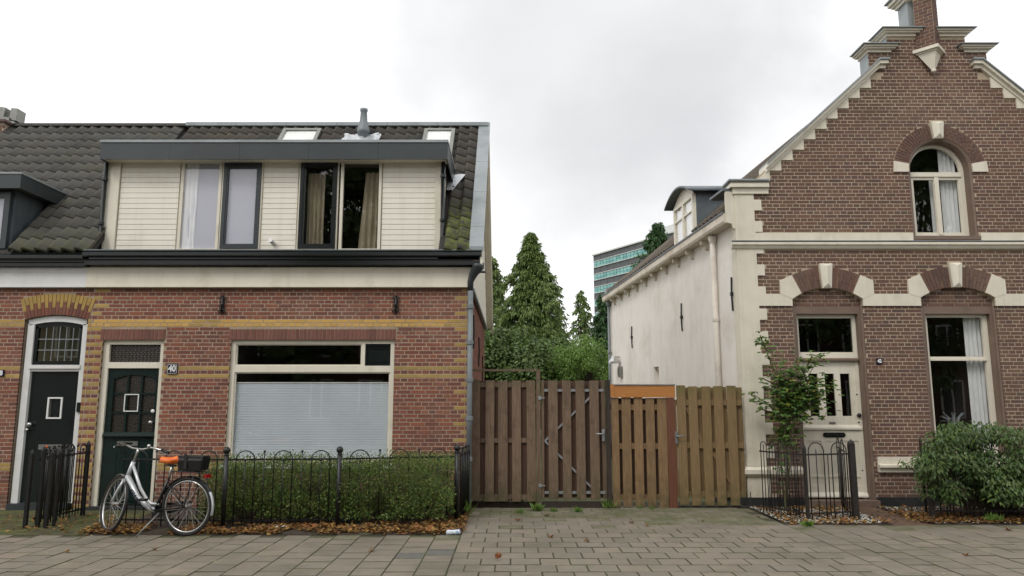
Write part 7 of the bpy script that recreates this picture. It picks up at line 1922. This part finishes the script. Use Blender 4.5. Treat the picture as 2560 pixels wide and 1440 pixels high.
# dried plant behind the window of 42
dp = thing('dried_plant', 'silvery dried plant in a pot behind the lower window pane of the brown brick house', 'plant', (PX(2385, 1100, 12.15), 12.15, WBOT))
r = random.Random(9); b = MB(); c = P(2388, 1085, 12.15)
for k in range(26):
    e_ = P(2380 + r.uniform(-38, 36), 1038 + r.uniform(-8, 30), 12.15 + r.uniform(-.05, .05)); m_ = (c + e_) / 2 + Vector((0, 0, 0.10)); b.tube([c, m_, e_], [0.006, 0.007, 0.003], 4)
b.build('fronds', m_lead, dp); b = MB(); b.lathe((c.x, c.y, WBOT + 0.0), [(0.05, 0.0), (0.07, 0.12), (0.06, c.z - WBOT)], 10); b.build('pot', m_pewter, dp)

# ================================================================== across the street (seen in the glass)
def opp_house(label, x0, x1, y, zt, col, seed):
    t = thing('terrace_house', label, 'house', ((x0 + x1) / 2, y, 0), group='terraced houses across the street')
    b = MB(); b.box(x0, x1, y - 6, y, -0.1, zt); b.build('wall', col, t)
    b = MB(); b.prism_x([(y + 0.3, zt), (y - 3, zt + 2.6), (y - 6.3, zt)], x0, x1); b.build('roof', m_tile3, t)
    n = int((x1 - x0) / 2.2)
    for fl, (z0, z1) in enumerate(((0.8, 2.6), (3.6, 5.2))):
        for k in range(n):
            xa = x0 + 0.6 + k * 2.2; b = MB(); b.frame(xa, xa + 1.1, z0, z1, y, y + 0.06, 0.09); b.box(xa + 0.51, xa + 0.59, y, y + 0.05, z0 + 0.09, z1 - 0.09); f = b.build('window', m_white, t)
            b = MB(); b.box(xa + 0.09, xa + 1.01, y + 0.005, y + 0.02, z0 + 0.09, z1 - 0.09); b.build('pane', m_black, f)
m_opp = M('dark_red_brick', ['#4a2d26', '#5a382e'], 0.9, 10, rid=['#4a2d26', '#5a382e'])
opp_house('dark red brick terrace across the street, left part', -26, -10, -11, 5.6, m_opp, 1)
opp_house('dark red brick terrace across the street, middle part', -9.8, 6, -11, 5.8, m_opp, 2)
opp_house('dark red brick terrace across the street, right part', 6.2, 26, -11, 6.6, m_opp, 3)
for i, (x, z0, z1, rad, n, lb) in enumerate(((-6.9, 3.2, 13.0, 2.5, 9000, 'street tree across the road opposite the dormer'), (16.5, 2.5, 14, 4.4, 11000, 'street tree across the road opposite the gabled house'), (2.0, 2.2, 6.5, 2.6, 3000, 'low tree across the road opposite the wide window'), (-10.2, 1.4, 6.0, 2.9, 5500, 'low tree across the road, furthest left'))):
    blob_tree(lb, x, -6.2, z0, z1, rad, 100 + i, m_lf_brd, n, 0.36, 46, name='street_tree', group='street trees across the road', asp=0.6)
for i, x in enumerate((-12, -4, 3, 9.5)):
    blob_tree(['left', 'second from left', 'third from left', 'rightmost'][i] + ' garden shrub in front of the houses across the street', x, -8.6, 0.0, 2.2, 2.4, 120 + i, m_lf_brd, 1800, 0.3, 24, name='garden_shrub', cat='shrub', group='garden shrubs across the road', trunk=False, asp=0.6)
